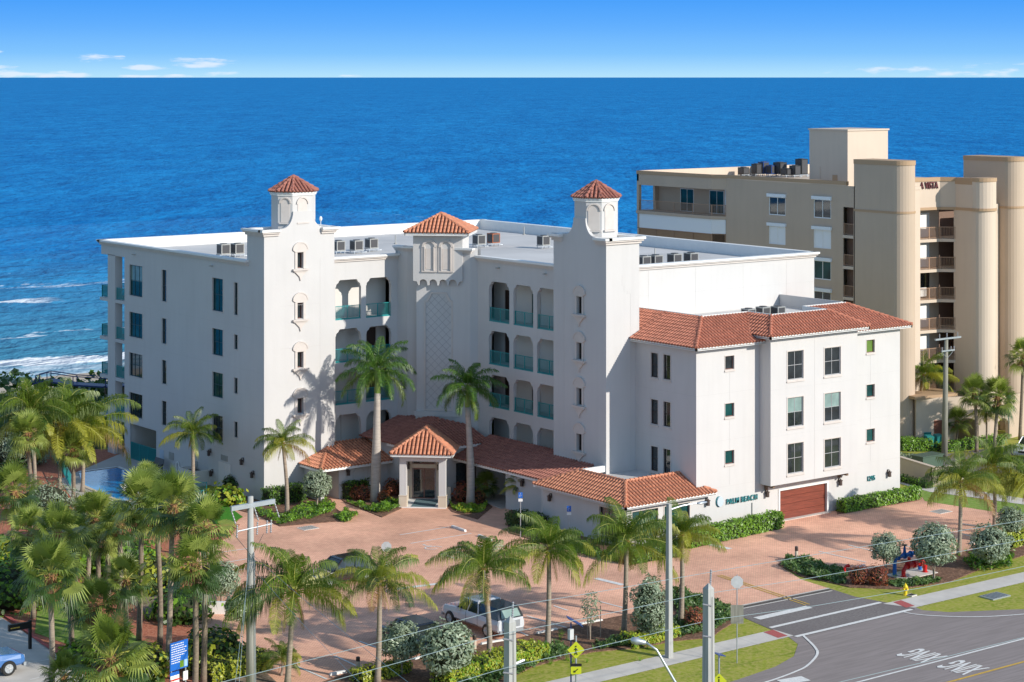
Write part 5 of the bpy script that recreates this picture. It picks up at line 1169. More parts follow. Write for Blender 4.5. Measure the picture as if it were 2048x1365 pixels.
def fan(b, az, elev, pet, r, nb, mi, droop=.35):
    h = Vector((math.cos(az), math.sin(az), 0)); d = h*math.cos(elev)+Vector((0, 0, math.sin(elev))); c = d*pet+Vector((0, 0, -.12*pet*(1-math.sin(elev))))
    b.mi = 3; b.tube([Vector((0, 0, 0)), d*pet*.5+Vector((0, 0, .03)), c], .018, 3, False); b.mi = mi
    s, u = orth(d); tw = U(-.5, .5); s, u = s*math.cos(tw)+u*math.sin(tw), u*math.cos(tw)-s*math.sin(tw)
    for k in range(nb):
        t = (k+.5)/nb*2-1; a = t*2.0; fold = abs(t)*.35
        dv = (d*math.cos(a)+s*math.sin(a)+u*(.15-fold*.3)).normalized(); L_ = r*(1-.28*abs(t))*U(.9, 1.08)
        perp = (s*math.cos(a)-d*math.sin(a)).normalized()
        m1 = c+dv*L_*.55+Vector((0, 0, -.04)); tip = c+dv*L_*(1-.25*droop)+Vector((0, 0, -droop*L_*U(.6, 1.25))); w = .066*r
        b.face([c, m1-perp*w*.5, m1+perp*w*.5]); b.face([m1-perp*w*.5, tip, m1+perp*w*.5])
PM = ['palmg', 'palmd', 'palmy', 'rachis', 'palmb']; SM = ['sabal', 'sabald', 'sabaly', 'rachis', 'boot']; RM = ['royal', 'palmg', 'palmy', 'shaft', 'palmb']
def coco_crown(seed, n=22):
    rnd.seed(seed*13); b = MB(); bias = U(0, 6.28)
    for i in range(n):
        t = i/(n-1); e = math.radians(88-96*t**.9)+U(-.16, .16); az = i*2.399+U(-.4, .4)
        L_ = 3.5*U(.78, 1.18)*(.85 if t < .1 else 1)*(1+.08*math.cos(az-bias))
        mi = 0 if t < .3 else rnd.choice([0, 1, 0, 0, 2])
        if t > .7: mi = rnd.choice([2, 0, 2, 1])
        if seed % 2 == 0 and i == n-2: mi = 4
        pinnate(b, az, e, L_, U(1.15, 1.95)*(1.0 if t < .7 else .8), 66, 1.0, mi, hang=.72+.4*t+U(-.12, .12), wid=.034, plume=.3, curl=U(-.35, .35), tipm=(2 if t > .35 and U(0, 1) < .45 else None))
    for i in range(3): pinnate(b, U(0, 6.28), -1.15, U(1.5, 2.1), .35, 30, .5, 4, hang=.9, wid=.025)
    b.mi = 4; b.tube([(0, 0, -.5), (0, 0, .15)], [.15, .20], 8)
    for k in range(6): a = U(0, 6.28); b.mi = 2; b.ball((.25*math.cos(a), .25*math.sin(a), -.12), .11, 6, 4)
    return b
def royal_crown(seed):
    rnd.seed(seed); b = MB()
    for i in range(24):
        t = i/23; e = math.radians(82-100*t)+U(-.1, .1); az = i*2.399+U(-.2, .2)
        pinnate(b, az, e, U(3.0, 3.5), U(1.3, 1.8), 84, .80, 0 if t < .75 else rnd.choice([0, 1]), hang=.45+.3*t, wid=.034, plume=.6, mr=3, curl=U(-.15, .15), base=.16)
    b.mi = 3; b.tube([(0, 0, -1.9), (0, 0, -1.2), (0, 0, -.3), (0, 0, .3)], [.20, .22, .15, .09], 10); return b
def sabal_crown(seed, n=38, skirt=6):
    rnd.seed(seed); b = MB()
    for i in range(n):
        t = i/(n-1); e = math.radians(85-128*t)+U(-.15, .15); az = i*2.399+U(-.3, .3)
        mi = 0 if t < .55 else rnd.choice([0, 1, 2, 1]); mi = 2 if U(0, 1) < .14 else mi
        fan(b, az, e, U(.75, 1.15), U(.95, 1.25), 24, mi, .15+.42*t)
    for k in range(skirt): fan(b, U(0, 6.28), -1.0, .6, .7, 14, 4, .8)
    b.mi = 4
    for k in range(26):
        a = k*2.4; z = -.75+.025*k; c = Vector((math.cos(a)*.17, math.sin(a)*.17, z)); b.tube([c, c+Vector((math.cos(a)*.13, math.sin(a)*.13, .25))], [.05, .02], 4)
    b.tube([(0, 0, -.9), (0, 0, .1)], [.18, .2], 8); return b
def trunk_mb(h, r0, r1, lean=(0, 0), flare=1.35, bulge=0, wob=.04, n=10):
    b = MB(); P = []; R_ = []
    for i in range(n+1):
        t = i/n; P.append((lean[0]*t**1.6+wob*math.sin(t*5), lean[1]*t**1.6+wob*math.cos(t*4)-wob, h*t)); R_.append((r0+(r1-r0)*t)*(1+(flare-1)*math.exp(-t*14))+bulge*math.exp(-((t-.35)/.25)**2))
    b.tube(P, R_, 10); return b
crowns = {}
def crown_mesh(kind, seed, mats):
    key = (kind.__name__, seed)
    if key not in crowns:
        mb = kind(seed); me = bpy.data.meshes.new('crown'); me.from_pydata(mb.v, [], mb.f)
        for m in mats: me.materials.append(M[m])
        me.polygons.foreach_set('material_index', mb.m); crowns[key] = me
    return crowns[key]
def palm(name, base, crownpx, label, cat, group, kind, seed, mats, tm, r0, r1, size=1.0, rz=0.0, flare=1.35, bulge=0, cz=0):
    """base = image point of the foot; crown = image point of the crown heart, taken at the foot's distance"""
    p = G(*base); t = (p.x*ST+p.y*CT); u, v = crownpx; r = (u-1024)/FPX*t; hz = CAMH-(v-155)/FPX*t
    top = Vector((r*CT+t*ST, -r*ST+t*CT, hz)); e = empty(name, p, label, cat, group)
    tr = trunk_mb(hz+cz, r0, r1, (top.x-p.x, top.y-p.y), flare, bulge); tr.local = True; o = tr.build('trunk', M[tm], e, True)
    c = bpy.data.objects.new('crown', crown_mesh(kind, seed, mats)); COL.objects.link(c); c.parent = e; c.location = top-p; c.rotation_euler.z = rz; c.scale = (size,)*3
    return e
CG = 'coconut palms'; 
coco = [((384.5, 991), (386, 868), .72, 1, 0.4, 'thin coconut palm in front of the shaded pool-side wall'),
 ((574, 1029), (566, 888), .70, 2, 1.5, 'coconut palm in front of the left tower beside a silver shrub'),
 ((575, 1372), (588, 1185), 1.12, 3, 2.2, 'large dense coconut palm just right of the tall utility pole with crossarms'),
 ((755, 1368), (760, 1165), .86, 4, 0.2, 'coconut palm with yellow lower fronds in front of the octagonal sign back'),
 ((979, 1320), (966, 1140), .95, 8, 3.6, 'coconut palm with an orange dying frond over the white pickup'),
 ((1095, 1297), (1098, 1100), .93, 2, 4.4, 'coconut palm right of the white pickup, near the solar panel post'),
 ((1248, 1268), (1253, 1085), 1.02, 9, 5.3, 'coconut palm between the small silver sapling and the conical silver bush'),
 ((1362, 1246), (1364, 1072), .80, 4, 2.9, 'coconut palm just right of the tall street lamp pole with a dry brown frond'),
 ((1918, 1112), (1921, 965), .93, 2, .9, 'coconut palm behind the round silver shrubs right of the hydrant pipes'),
 ((1989, 1058), (1986, 936), .95, 5, 4.0, 'coconut palm farther back near the pale wall at the right edge'),
 ((2062, 1075), (2058, 965), .9, 4, 1.2, 'coconut palm cut by the right edge of the photograph'),
 ((1833, 880), (1847, 752), .95, 10, 5.0, 'leaning coconut palm against the tan building left of the wooden utility pole'),
 ((70, 1020), (62, 825), 1.2, 7, 3.1, 'dark coconut palm at the far left above the sea grapes'),
 ((118, 1000), (122, 850), 1.38, 5, 4.9, 'coconut palm at the left of the pool cluster'),
 ((165, 985), (166, 858), 1.35, 6, 2.0, 'coconut palm with long yellow fronds reaching over the pool')]
for i, (bp_, cp_, sz, sd, rz, lb) in enumerate(coco):
    palm('coconut_palm', bp_, cp_, lb, 'coconut palm', CG, coco_crown, sd, PM, 'trunk', .16, .12, sz, rz)
palm('royal_palm', (750, 1005), (755, 745), 'tall royal palm with smooth grey trunk left of the entrance portico', 'royal palm', 'royal palms', royal_crown, 1, RM, 'trunkroyal', .34, .24, 1.1, .7, 1.15, .07, cz=-1.6)
palm('royal_palm', (941, 1010), (935, 778), 'tall royal palm with smooth grey trunk right of the entrance portico', 'royal palm', 'royal palms', royal_crown, 2, RM, 'trunkroyal', .28, .20, .95, 2.1, 1.35, .06, cz=-1.4)
sab = [((62, 1040), (55, 868), .95, 'cabbage palm with brown skirt in front of the sea grapes, far left'),
 ((146, 1008), (146, 898), .92, 'cabbage palm at the left corner of the pool'), ((24, 1130), (28, 985), 1.0, 'pale cabbage palm at the left edge above the red mulch'),
 ((66, 1238), (62, 1065), 1.0, 'cabbage palm left of the dense group, trunk behind the yellow bush'), ((143, 1297), (118, 1068), .95, 'cabbage palm leaning left over the lawn'),
 ((175, 1172), (180, 1035), .9, 'cabbage palm with criss-cross boots behind the dense group'), ((196, 1190), (192, 1038), 1.05, 'thick trunked cabbage palm in the middle of the red mulch'),
 ((216, 1200), (214, 1078), .75, 'short cabbage palm with a criss-cross booted trunk'), ((240, 1222), (240, 1048), .9, 'cabbage palm with smooth upper trunk right of the booted ones'),
 ((278, 1282), (284, 1000), 1.0, 'tallest slim cabbage palm on its own mound of red mulch'), ((320, 1292), (314, 1030), .95, 'cabbage palm just left of the grey leaning trunk'),
 ((336, 1345), (346, 1012), 1.02, 'cabbage palm with orange boots above the white wheel block'), ((390, 1385), (390, 1130), 1.05, 'nearest tall cabbage palm beside the blue notice board'),
 ((407, 1372), (410, 1055), .95, 'dark cabbage palm behind the nearest one, left of the utility pole'), ((103, 1400), (101, 1150), 1.1, 'big cabbage palm with dark trunk above the parking lot'),
 ((186, 1330), (187, 1212), 1.0, 'low cabbage palm on the lawn with a thick brown trunk'), ((222, 1440), (222, 1318), 1.15, 'lowest cabbage palm in the foreground at the bottom edge'),
 ((288, 1075), (290, 968), .95, 'cabbage palm between the pool and the dense group'), ((365, 1110), (356, 1000), .9, 'low cabbage palm below the teal fence'),
 ((150, 1250), (150, 1075), .9, 'dark cabbage palm in the shade at the left of the group'), ((128, 1425), (128, 1352), .7, 'small cabbage palm at the bottom edge beside the parking lot'), ((250, 1300), (252, 1160), .85, 'shaded cabbage palm behind the low one on the lawn'),
 ((1953, 905), (1949, 785), .95, 'cabbage palm by the arch of the tan building'), ((1988, 905), (1995, 795), 1.0, 'cabbage palm with leaning trunk right of the arch'), ((2040, 880), (2046, 712), 1.0, 'cabbage palm against the last rounded wall at the right edge')]
i = 0
for bp_, cp_, sz, lb in sab:
    if not lb: continue
    i += 1; palm('cabbage_palm', bp_, cp_, lb, 'cabbage palm', 'cabbage palms', sabal_crown, i % 9, SM, 'trunkd' if i % 3 else 'trunk', .16, .14, sz*1.05*(1+.09*math.sin(i*2.7)), i*1.3, 1.2, cz=-.3)
# small dark palms
palm('date_palm', (1045, 1022), (1042, 972), 'small dark feathery palm in the shade beside the blue accessible parking sign', 'small palm', None, coco_crown, 1, PM, 'trunkd', .09, .08, .42, 0.5)
palm('traveller_palm', (968, 1002), (972, 968), 'dark upright spiky plant in the shaded covered walk', 'spiky plant', None, sabal_crown, 2, ['palmd', 'palmd', 'palmd', 'palmd', 'palmd'], 'trunkd', .06, .05, .62, 1.5)
palm('areca_palm', (562, 1352), (565, 1318), 'bright green clumping palm at the foot of the large coconut palm', 'small palm', None, coco_crown, 3, ['hedge', 'palmg', 'hedge', 'rachis', 'palmg'], 'trunk', .07, .05, .42, 1.5)
palm('date_palm', (1912, 890), (1914, 843), 'small dark spiky palm in front of the arch of the tan building', 'small palm', None, sabal_crown, 3, ['palmd', 'palmd', 'palmg', 'palmd', 'palmb'], 'trunkd', .12, .1, .75, 1.0)
palm('date_palm', (1972, 895), (1972, 828), 'dark feathery palm between the two cabbage palms', 'small palm', None, coco_crown, 2, PM, 'trunkd', .09, .08, .5, 3.0)
# leaf clouds
def leafq(b, c, n, s, mi, asp=.5):
    n = n.normalized(); a, t = orth(n); th = U(0, 6.28); x = a*math.cos(th)+t*math.sin(th); y = t*math.cos(th)-a*math.sin(th)
    b.mi = mi; b.face([c-x*s, c-y*s*asp, c+x*s, c+y*s*asp])
def bush(rx, ry, rz, n, s, seed=0, mis=(0, 0, 1), zc=None, lump=.16, spike=0.0, core=True, asp=.45, up=.3):
    rnd.seed(seed); b = MB(); zc = rz if zc is None else zc
    ph = [(U(0, 6), U(0, 6), rnd.randint(2, 5), rnd.randint(2, 4)) for _ in range(4)]
    for i in range(n):
        z = U(-1, 1); a = U(0, 2*math.pi); r = math.sqrt(1-z*z); d = Vector((r*math.cos(a), r*math.sin(a), z))
        k = 1+lump*sum(math.sin(p[2]*a+p[0])*math.cos(p[3]*z*2+p[1]) for p in ph)/2; q = U(.72, 1.0)**.6*k
        if U(0, 1) < .12: q *= U(1.0, 1.14)
        c = Vector((d.x*rx*q, d.y*ry*q, zc+d.z*rz*q))
        if c.z < 0.02: continue
        nn = d+Vector((U(-1, 1), U(-1, 1), U(-1, 1)))*.8+Vector((0, 0, up)); leafq(b, c, nn, s*U(.7, 1.25), rnd.choice(mis), asp)
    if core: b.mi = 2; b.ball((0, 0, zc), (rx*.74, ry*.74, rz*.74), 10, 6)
    return b
bushes = {}
def place_bush(name, pxy, key, make, mats, label, cat, group=None, sc=1.0, rz=0, trunk=None, h0=0):
    """key identifies shared mesh data; trunk=(height, radius)"""
    p = G(*pxy); e = empty(name, p, label, cat, group)
    if key not in bushes:
        mb = make(); me = bpy.data.meshes.new('foliage'); me.from_pydata(mb.v, [], mb.f)
        for m in mats: me.materials.append(M[m])
        me.polygons.foreach_set('material_index', mb.m); bushes[key] = me
    o = bpy.data.objects.new('foliage', bushes[key]); COL.objects.link(o); o.parent = e; o.location = (0, 0, h0); o.rotation_euler.z = rz; o.scale = (sc,)*3 if isinstance(sc, (int, float)) else sc
    if trunk:
        b = MB(); hgt = trunk[0]
        for k in range(3): a = k*2.1; b.tube([(.03*math.cos(a), .03*math.sin(a), 0), (.05*math.cos(a), .05*math.sin(a), hgt*.5), (.25*math.cos(a), .25*math.sin(a), hgt+.35)], [trunk[1], trunk[1]*.8, trunk[1]*.4], 6)
        b.local = True; b.build('trunk', M['twig'], e)
    return e
SV = ['silver', 'silverd', 'core']; SB = lambda: bush(1, 1, .92, 2600, .085, 3, (0, 0, 0, 1), lump=.14)
SB2 = lambda: bush(1, 1, .9, 2600, .085, 8, (0, 0, 0, 1), lump=.22)
SG = 'clipped silver shrubs'
for (bp_, r, hh, key, mk, lb) in [((634, 1015), 1.12, .75, 'sv1', SB, 'round silver shrub on a bare stem in front of the arched left walk'),
  ((803, 1352), 1.15, .85, 'sv2', SB2, 'round silver shrub in front of the dark blue car'), ((893, 1368), 1.5, .55, 'sv1', SB, 'largest silver shrub in front of the white pickup'),
  ((1771, 1158), 1.02, 1.15, 'sv2', SB2, 'round silver shrub on a thin stem left of the red and blue pipes'), ((1868, 1162), 1.45, 1.05, 'sv1', SB, 'big round silver shrub over the red and blue pipes'),
  ((1982, 1140), 1.35, .6, 'sv2', SB2, 'wide silver shrub right of the coconut palm in the right island'), ((2022, 1085), 1.0, .7, 'sv1', SB, 'silver shrub behind the others at the right edge'),
  ((443, 1205), 1.15, .45, 'sv1', SB, 'silver shrub left of the utility pole by the parking lines'), ((485, 1262), 1.1, .5, 'sv2', SB2, 'silver shrub behind the utility pole')]:
    place_bush('silver_shrub', bp_, key, mk, SV, lb, 'silver shrub', SG, r, bp_[0], (hh+.3, .05), hh)
place_bush('silver_tree', (1300, 1285), 'svc', lambda: bush(1.0, 1.0, 1.55, 3400, .085, 5, (0, 0, 1), lump=.2), SV, 'tall conical silver bush behind the street lamp pole', 'silver shrub', None, 1.12, 0, (.6, .06), .35)
place_bush('silver_sapling', (1180, 1282), 'svs', lambda: bush(.55, .55, .95, 700, .07, 6, (0, 0, 1), lump=.25, core=False), SV, 'thin young silver sapling tied to stakes between two palms', 'sapling', None, 1.0, 0, (1.6, .03), 1.0)
for u, v in ((1175, 1281), (1201, 1277)): 
    p = G(u, v); b = MB(); b.tube([p, p+Vector((0, 0, 1.9))], .025, 5); tag(b.build('plant_stake', M['twig'], None, loc=p), 'thin wooden stake %s the young silver sapling' % ('against' if u == 1175 else 'standing right of'), 'stake')
# crotons
CR = ['croton', 'crotono', 'core']; 
for (bp_, r, lb, col) in [((727, 1002), .75, 'red-brown croton bush nearest the left column of the portico', 0), ((700, 1003), .0, '', 0), ((732, 1006), .0, '', 0), ((798, 995), 0, '', 0),
   ((712, 1000), .68, 'orange croton bush left of the first royal palm', 1), ((768, 1008), .62, 'pinkish croton bush in front of the first royal palm trunk', 1), ((784, 992), .85, 'red-brown croton bush between the first royal palm and the portico column', 0), ((693, 992), .5, 'small orange croton at the left end of the bed by the arched wall', 1),
   ((925, 1005), .95, 'dark red croton bush left of the second royal palm', 0), ((957, 1007), .62, 'orange croton bush right of the second royal palm', 1),
   ((1388, 1258), .8, 'dark red croton bush beside the coconut palm near the street', 0), ((1718, 1170), .8, 'left one of two dark red croton bushes by the red pipe', 0), ((1755, 1172), .85, 'right one of two dark red croton bushes under the silver shrub', 0)]:
    if r < .1: continue
    place_bush('croton_bush', bp_, 'cr%d' % col, (lambda c=col: bush(.8, .8, .85, 620, .13, 21+c, ((0, 0, 0, 1) if c == 0 else (1, 1, 0)), zc=.8, lump=.2, asp=.35, up=.8)), CR, lb, 'croton', 'croton bushes', r, bp_[0])
# hedges
def hedge_mb(L_, w, h, n, s, seed, mis=(0, 0, 0, 1)):
    rnd.seed(seed); b = MB()
    for i in range(n):
        f = U(0, 1); x = U(-L_/2, L_/2); y = U(-w/2, w/2); z = U(.05, h)
        q = rnd.random()
        if q < .45: y = -w/2+U(-.06, .12); nn = Vector((0, -1, .4))
        elif q < .8: z = h+U(-.12, .07)+.06*math.sin(x*3.1+seed); nn = Vector((0, -.2, 1))
        elif q < .9: x = (L_/2)*(1 if q < .85 else -1)+U(-.1, .05); nn = Vector((1 if x > 0 else -1, 0, .3))
        else: y = w/2+U(-.1, .05); nn = Vector((0, 1, .4))
        leafq(b, Vector((x, y, z)), nn+Vector((U(-1, 1), U(-1, 1), U(-1, 1)))*.75, s*U(.7, 1.2), rnd.choice(mis), .5)
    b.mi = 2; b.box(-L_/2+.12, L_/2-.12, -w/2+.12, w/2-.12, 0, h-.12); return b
def hedge(pa, pb, w, h, dens, s, mats, label, seed=1, mis=(0, 0, 0, 1), cat='hedge', group=None):
    A, Bq = G(*pa), G(*pb); c = (A+Bq)/2; L_ = (Bq-A).length; b = hedge_mb(L_, w, h, int(dens*(L_*h+L_*w)*1.5), s, seed, mis)
    an = math.atan2(Bq.y-A.y, Bq.x-A.x); b.v = [(x*math.cos(an)-y*math.sin(an), x*math.sin(an)+y*math.cos(an), z) for x, y, z in b.v]; b.v = [(x+c.x, y+c.y, z) for x, y, z in b.v]
    o = b.build('hedge', [M[m] for m in mats], None, loc=c); return tag(o, label, cat, group)
HG = ['hedge', 'hedged', 'core']
hedge((1372, 1096), (1556, 1055), 1.1, 1.15, 130, .10, HG, 'bright clipped hedge under the sign letters left of the garage', 1)
hedge((1682, 1026), (1834, 998), .9, .95, 130, .10, HG, 'bright clipped hedge right of the garage below the house number', 2)
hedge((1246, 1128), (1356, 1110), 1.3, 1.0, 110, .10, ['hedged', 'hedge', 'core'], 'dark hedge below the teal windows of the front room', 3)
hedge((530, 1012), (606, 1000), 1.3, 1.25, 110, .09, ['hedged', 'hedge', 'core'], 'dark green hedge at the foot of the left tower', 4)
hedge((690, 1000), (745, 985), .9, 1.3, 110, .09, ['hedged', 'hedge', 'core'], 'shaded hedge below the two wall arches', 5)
hedge((880, 1372), (1080, 1316), 1.5, .95, 110, .10, ['hedgey', 'hedge', 'core'], 'yellow green hedge in front of the white pickup', 6)
hedge((1255, 1295), (1345, 1272), 1.2, .7, 110, .10, ['hedgey', 'hedge', 'core'], 'yellow green hedge around the foot of the street lamp pole', 7)
hedge((712, 1368), (810, 1342), 1.2, .7, 110, .10, ['hedgey', 'hedged', 'core'], 'low yellow green hedge between two coconut palms at the bottom', 8)
hedge((400, 1362), (520, 1330), 2.2, 1.0, 90, .10, ['hedgey', 'hedged', 'core'], 'mixed hedge at the foot of the tall utility pole', 9)
hedge((1802, 900), (1862, 900), 1.8, 1.0, 110, .10, ['hedge', 'hedged', 'core'], 'rounded clipped hedge beside the teal bins', 10)
hedge((1796, 930), (1828, 932), 1.5, .9, 110, .09, ['silverd', 'silver', 'core'], 'grey clipped hedge behind the low cream wall', 11)
hedge((1800, 962), (1860, 978), .8, .5, 110, .09, ['hedged', 'hedge', 'core'], 'low dark hedge in front of the low cream wall', 12)
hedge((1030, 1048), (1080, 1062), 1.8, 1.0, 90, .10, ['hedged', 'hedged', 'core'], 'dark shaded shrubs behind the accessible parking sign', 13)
hedge((2010, 1095), (2070, 1078), 1.5, .9, 90, .10, ['hedgey', 'hedge', 'core'], 'yellow green shrubs at the right edge of the island', 14)
hedge((1880, 905), (2000, 888), 1.2, .8, 70, .10, ['hedge', 'hedged', 'core'], 'flowering shrubs along the tan building', 15)
# sea grape thickets on the left
for (bp_, rx, rz_, lb, mt, sd) in [((60, 1180), 3.0, 2.0, 'big leaved yellow green thicket at the left edge', ['hedgey', 'hedged', 'core'], 31), ((20, 1215), 2.6, 1.7, 'dark sea grape bush at the bottom of the left thicket', ['hedged', 'hedge', 'core'], 32),
   ((262, 1150), 2.0, 1.5, 'sea grape bush left of the shaded path', ['hedge', 'hedged', 'core'], 33), ((310, 1180), 1.9, 1.3, 'sea grape bush right of the shaded path', ['hedgey', 'hedged', 'core'], 34), ((160, 1145), 1.6, 1.2, 'green bush behind the booted palms', ['hedge', 'hedged', 'core'], 35),
   ((360, 1240), 1.9, 1.1, 'dark clipped bush left of the white wheel block', ['hedged', 'hedge', 'core'], 36), ((425, 1330), 1.9, 1.2, 'leafy bush between the cabbage palms and the utility pole', ['hedged', 'hedgey', 'core'], 37),
   ((450, 1010), 1.5, .9, 'leafy yellow green bush at the end of the teal fence', ['hedgey', 'hedge', 'core'], 38), ((467, 985), .9, .85, 'dark shrub against the shaded wall by the service door', ['hedged', 'core', 'core'], 39),
   ((160, 1330), 1.3, .8, 'green bush at the foot of the low cabbage palm', ['hedge', 'hedged', 'core'], 41), ((290, 1352), 1.6, 1.0, 'leafy bush left of the blue notice board', ['hedgey', 'hedged', 'core'], 42),
   ((182, 1012), 1.0, .6, 'sea grape bush by the pool edge', ['hedgey', 'hedged', 'core'], 40)]:
    place_bush('bush', bp_, 'b%d' % sd, (lambda rx=rx, rz_=rz_, sd=sd: bush(rx, rx, rz_, int(420*rx*rz_), .17, sd, (0, 0, 1), zc=rz_*.65, lump=.25, asp=.75)), mt, lb, 'bush', 'bushes in the left planting', 1, 0)
for (bp_, rx, rz_, lb, sd) in [((90, 1040), 2.6, 1.7, 'grey green bush right of the far left cabbage palm', 51), ((125, 1085), 2.3, 1.5, 'silvery bush below the pool in the left planting', 52), ((35, 930), 3.0, 2.0, 'dark grey bush at the left edge behind the palms', 53)]:
    place_bush('grey_bush', bp_, 'b%d' % sd, (lambda rx=rx, rz_=rz_, sd=sd: bush(rx, rx, rz_, int(560*rx*rz_), .12, sd, (0, 1, 1), zc=rz_*.7, lump=.25, asp=.4)), SV, lb, 'bush', None, 1, 0)
# ground covers: nobody could count their shoots
def cover(pxs, n, s, h, mats, label, cat, mis=(0, 0, 1), seed=1, asp=.35):
    rnd.seed(seed); P = [G(u, v) for u, v in pxs]; x0, x1 = min(p.x for p in P), max(p.x for p in P); y0, y1 = min(p.y for p in P), max(p.y for p in P); b = MB(); k = 0; tries = 0
    def inside(x, y):
        c = False; j = len(P)-1
        for i in range(len(P)):
            if (P[i].y > y) != (P[j].y > y) and x < (P[j].x-P[i].x)*(y-P[i].y)/(P[j].y-P[i].y)+P[i].x: c = not c
            j = i
        return c
    while k < n and tries < n*30:
        tries += 1; x, y = U(x0, x1), U(y0, y1)
        if not inside(x, y): continue
        m_ = math.sin(x*2.3+seed)*math.cos(y*1.9+seed*.7)+.5*math.sin(x*5.1-y*4.3); z = h*max(.12, .62+.38*m_)*U(.35, 1.0)
        leafq(b, Vector((x, y, .05+z)), Vector((U(-1, 1), U(-1, 1), U(.2, 1.2))), s*U(.6, 1.3), rnd.choice(mis), asp); k += 1
    c = sum((p for p in P), Vector((0, 0, 0)))/len(P)
    return tag(b.build('ground_cover', [M[m] for m in mats], None, loc=c), label, cat, kind='stuff')
JP = ['juniper', 'juniperl']
cover([(1562, 1136), (1575, 1118), (1610, 1122), (1670, 1138), (1695, 1150), (1690, 1172), (1640, 1162), (1600, 1152)], 3000, .16, .45, JP, 'dark green juniper covering the left tip of the right island', 'ground cover', (0, 0, 1), 1)
cover([(1770, 1172), (1800, 1164), (1870, 1158), (1885, 1163), (1850, 1174), (1800, 1177)], 1500, .14, .32, JP, 'juniper in front of the red and blue pipes', 'ground cover', (0, 0, 1), 2)
cover([(1925, 1130), (1960, 1105), (2030, 1112), (2020, 1140), (1950, 1145)], 1500, .16, .6, ['hedged', 'hedge'], 'green ground cover under the silver shrubs at the right', 'ground cover', (0, 0, 1), 3)
cover([(1345, 1180), (1390, 1195), (1460, 1220), (1462, 1245), (1430, 1262), (1400, 1270), (1350, 1278), (1330, 1285), (1340, 1250), (1360, 1235), (1345, 1205)], 4200, .17, .5, JP, 'juniper covering the bed at the corner of the driveway', 'ground cover', (0, 0, 1), 4)
cover([(1070, 1310), (1110, 1290), (1140, 1300), (1130, 1316), (1090, 1328)], 900, .16, .5, JP, 'juniper clump left of the pedestrian sign', 'ground cover', (0, 0, 1), 5)
cover([(1190, 1290), (1260, 1280), (1262, 1296), (1200, 1302)], 700, .16, .45, JP, 'juniper clump below the conical silver bush', 'ground cover', (0, 0, 1), 6)
cover([(890, 1372), (950, 1352), (1065, 1325), (1075, 1335), (1010, 1362), (960, 1380)], 1800, .16, .5, JP, 'juniper along the lawn edge below the yellow hedge', 'ground cover', (0, 0, 1), 7)
cover([(505, 1020), (560, 1035), (600, 1020), (650, 1005), (672, 1018), (668, 1028), (600, 1045), (560, 1052), (520, 1035)], 2400, .14, .55, ['hedge', 'juniper'], 'bright green ground cover around the palm left of the entrance walk', 'ground cover', (0, 0, 1), 8)
cover([(666, 1036), (690, 1024), (717, 1034), (700, 1046), (684, 1046)], 900, .13, .45, ['hedge', 'juniper'], 'small clipped patch of green at the end of the walk', 'ground cover', (0, 0, 1), 9)
cover([(692, 1006), (740, 1018), (800, 1000), (800, 1018), (764, 1030), (720, 1020)], 1700, .13, .5, ['hedge', 'juniper'], 'low green edging in front of the crotons left of the portico', 'ground cover', (0, 0, 1), 10)
cover([(898, 1006), (912, 1016), (960, 1012), (975, 1010), (968, 1026), (930, 1030), (905, 1020)], 1200, .13, .4, ['hedge', 'hedgey'], 'low bright edging in front of the crotons right of the portico', 'ground cover', (0, 0, 1), 11)
cover([(1085, 1080), (1180, 1100), (1240, 1118), (1235, 1128), (1150, 1110), (1060, 1085)], 1600, .14, .5, ['hedged', 'hedge'], 'shaded ground cover along the front room wall', 'ground cover', (0, 0, 1), 12)
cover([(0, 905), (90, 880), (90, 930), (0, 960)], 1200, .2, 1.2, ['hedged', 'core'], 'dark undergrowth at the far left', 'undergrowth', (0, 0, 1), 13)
# dune scrub between the lawn and the beach
rnd.seed(77); b = MB()
for i in range(15000):
    x = U(55, 155) if i % 5 else U(155, 330); y = U(166, 199); m_ = math.sin(x*.35)*math.cos(y*.4)+.4*math.sin(x*1.3+y*.8); z = (1.7+1.0*m_)*U(.55, 1.0)
    leafq(b, Vector((x, y, max(.1, z))), Vector((U(-1, 1), U(-1, 1), U(.3, 1.2))), U(.28, .5), rnd.choice((0, 0, 0, 1)), .7)
tag(b.build('dune_scrub', [M['hedged'], M['silverd']], None, loc=(100, 180, 0)), 'dark sea grape scrub covering the dune behind the pool', 'scrub', kind='stuff')
# small tufts scattered over the mulch
rnd.seed(5); b = MB()
for (u0, u1, v0, v1, n) in ((860, 1300, 1262, 1330, 26), (1900, 2010, 1105, 1125, 7), (1780, 1800, 1150, 1160, 2)):
    for i in range(n):
        p = G(U(u0, u1), U(v0, v1))
        for k in range(16): a = U(0, 6.28); e_ = U(.5, 1.4); d = Vector((math.cos(a)*math.cos(e_), math.sin(a)*math.cos(e_), math.sin(e_))); s_ = Vector((-d.y, d.x, 0))*.03; L_ = U(.3, .55); b.face([p-s_, p+s_, p+d*L_])
tag(b.build('grass_tufts', M['hedge'], None, loc=G(1080, 1290)), 'small strappy grass tufts scattered over the brown mulch', 'grass', kind='stuff')
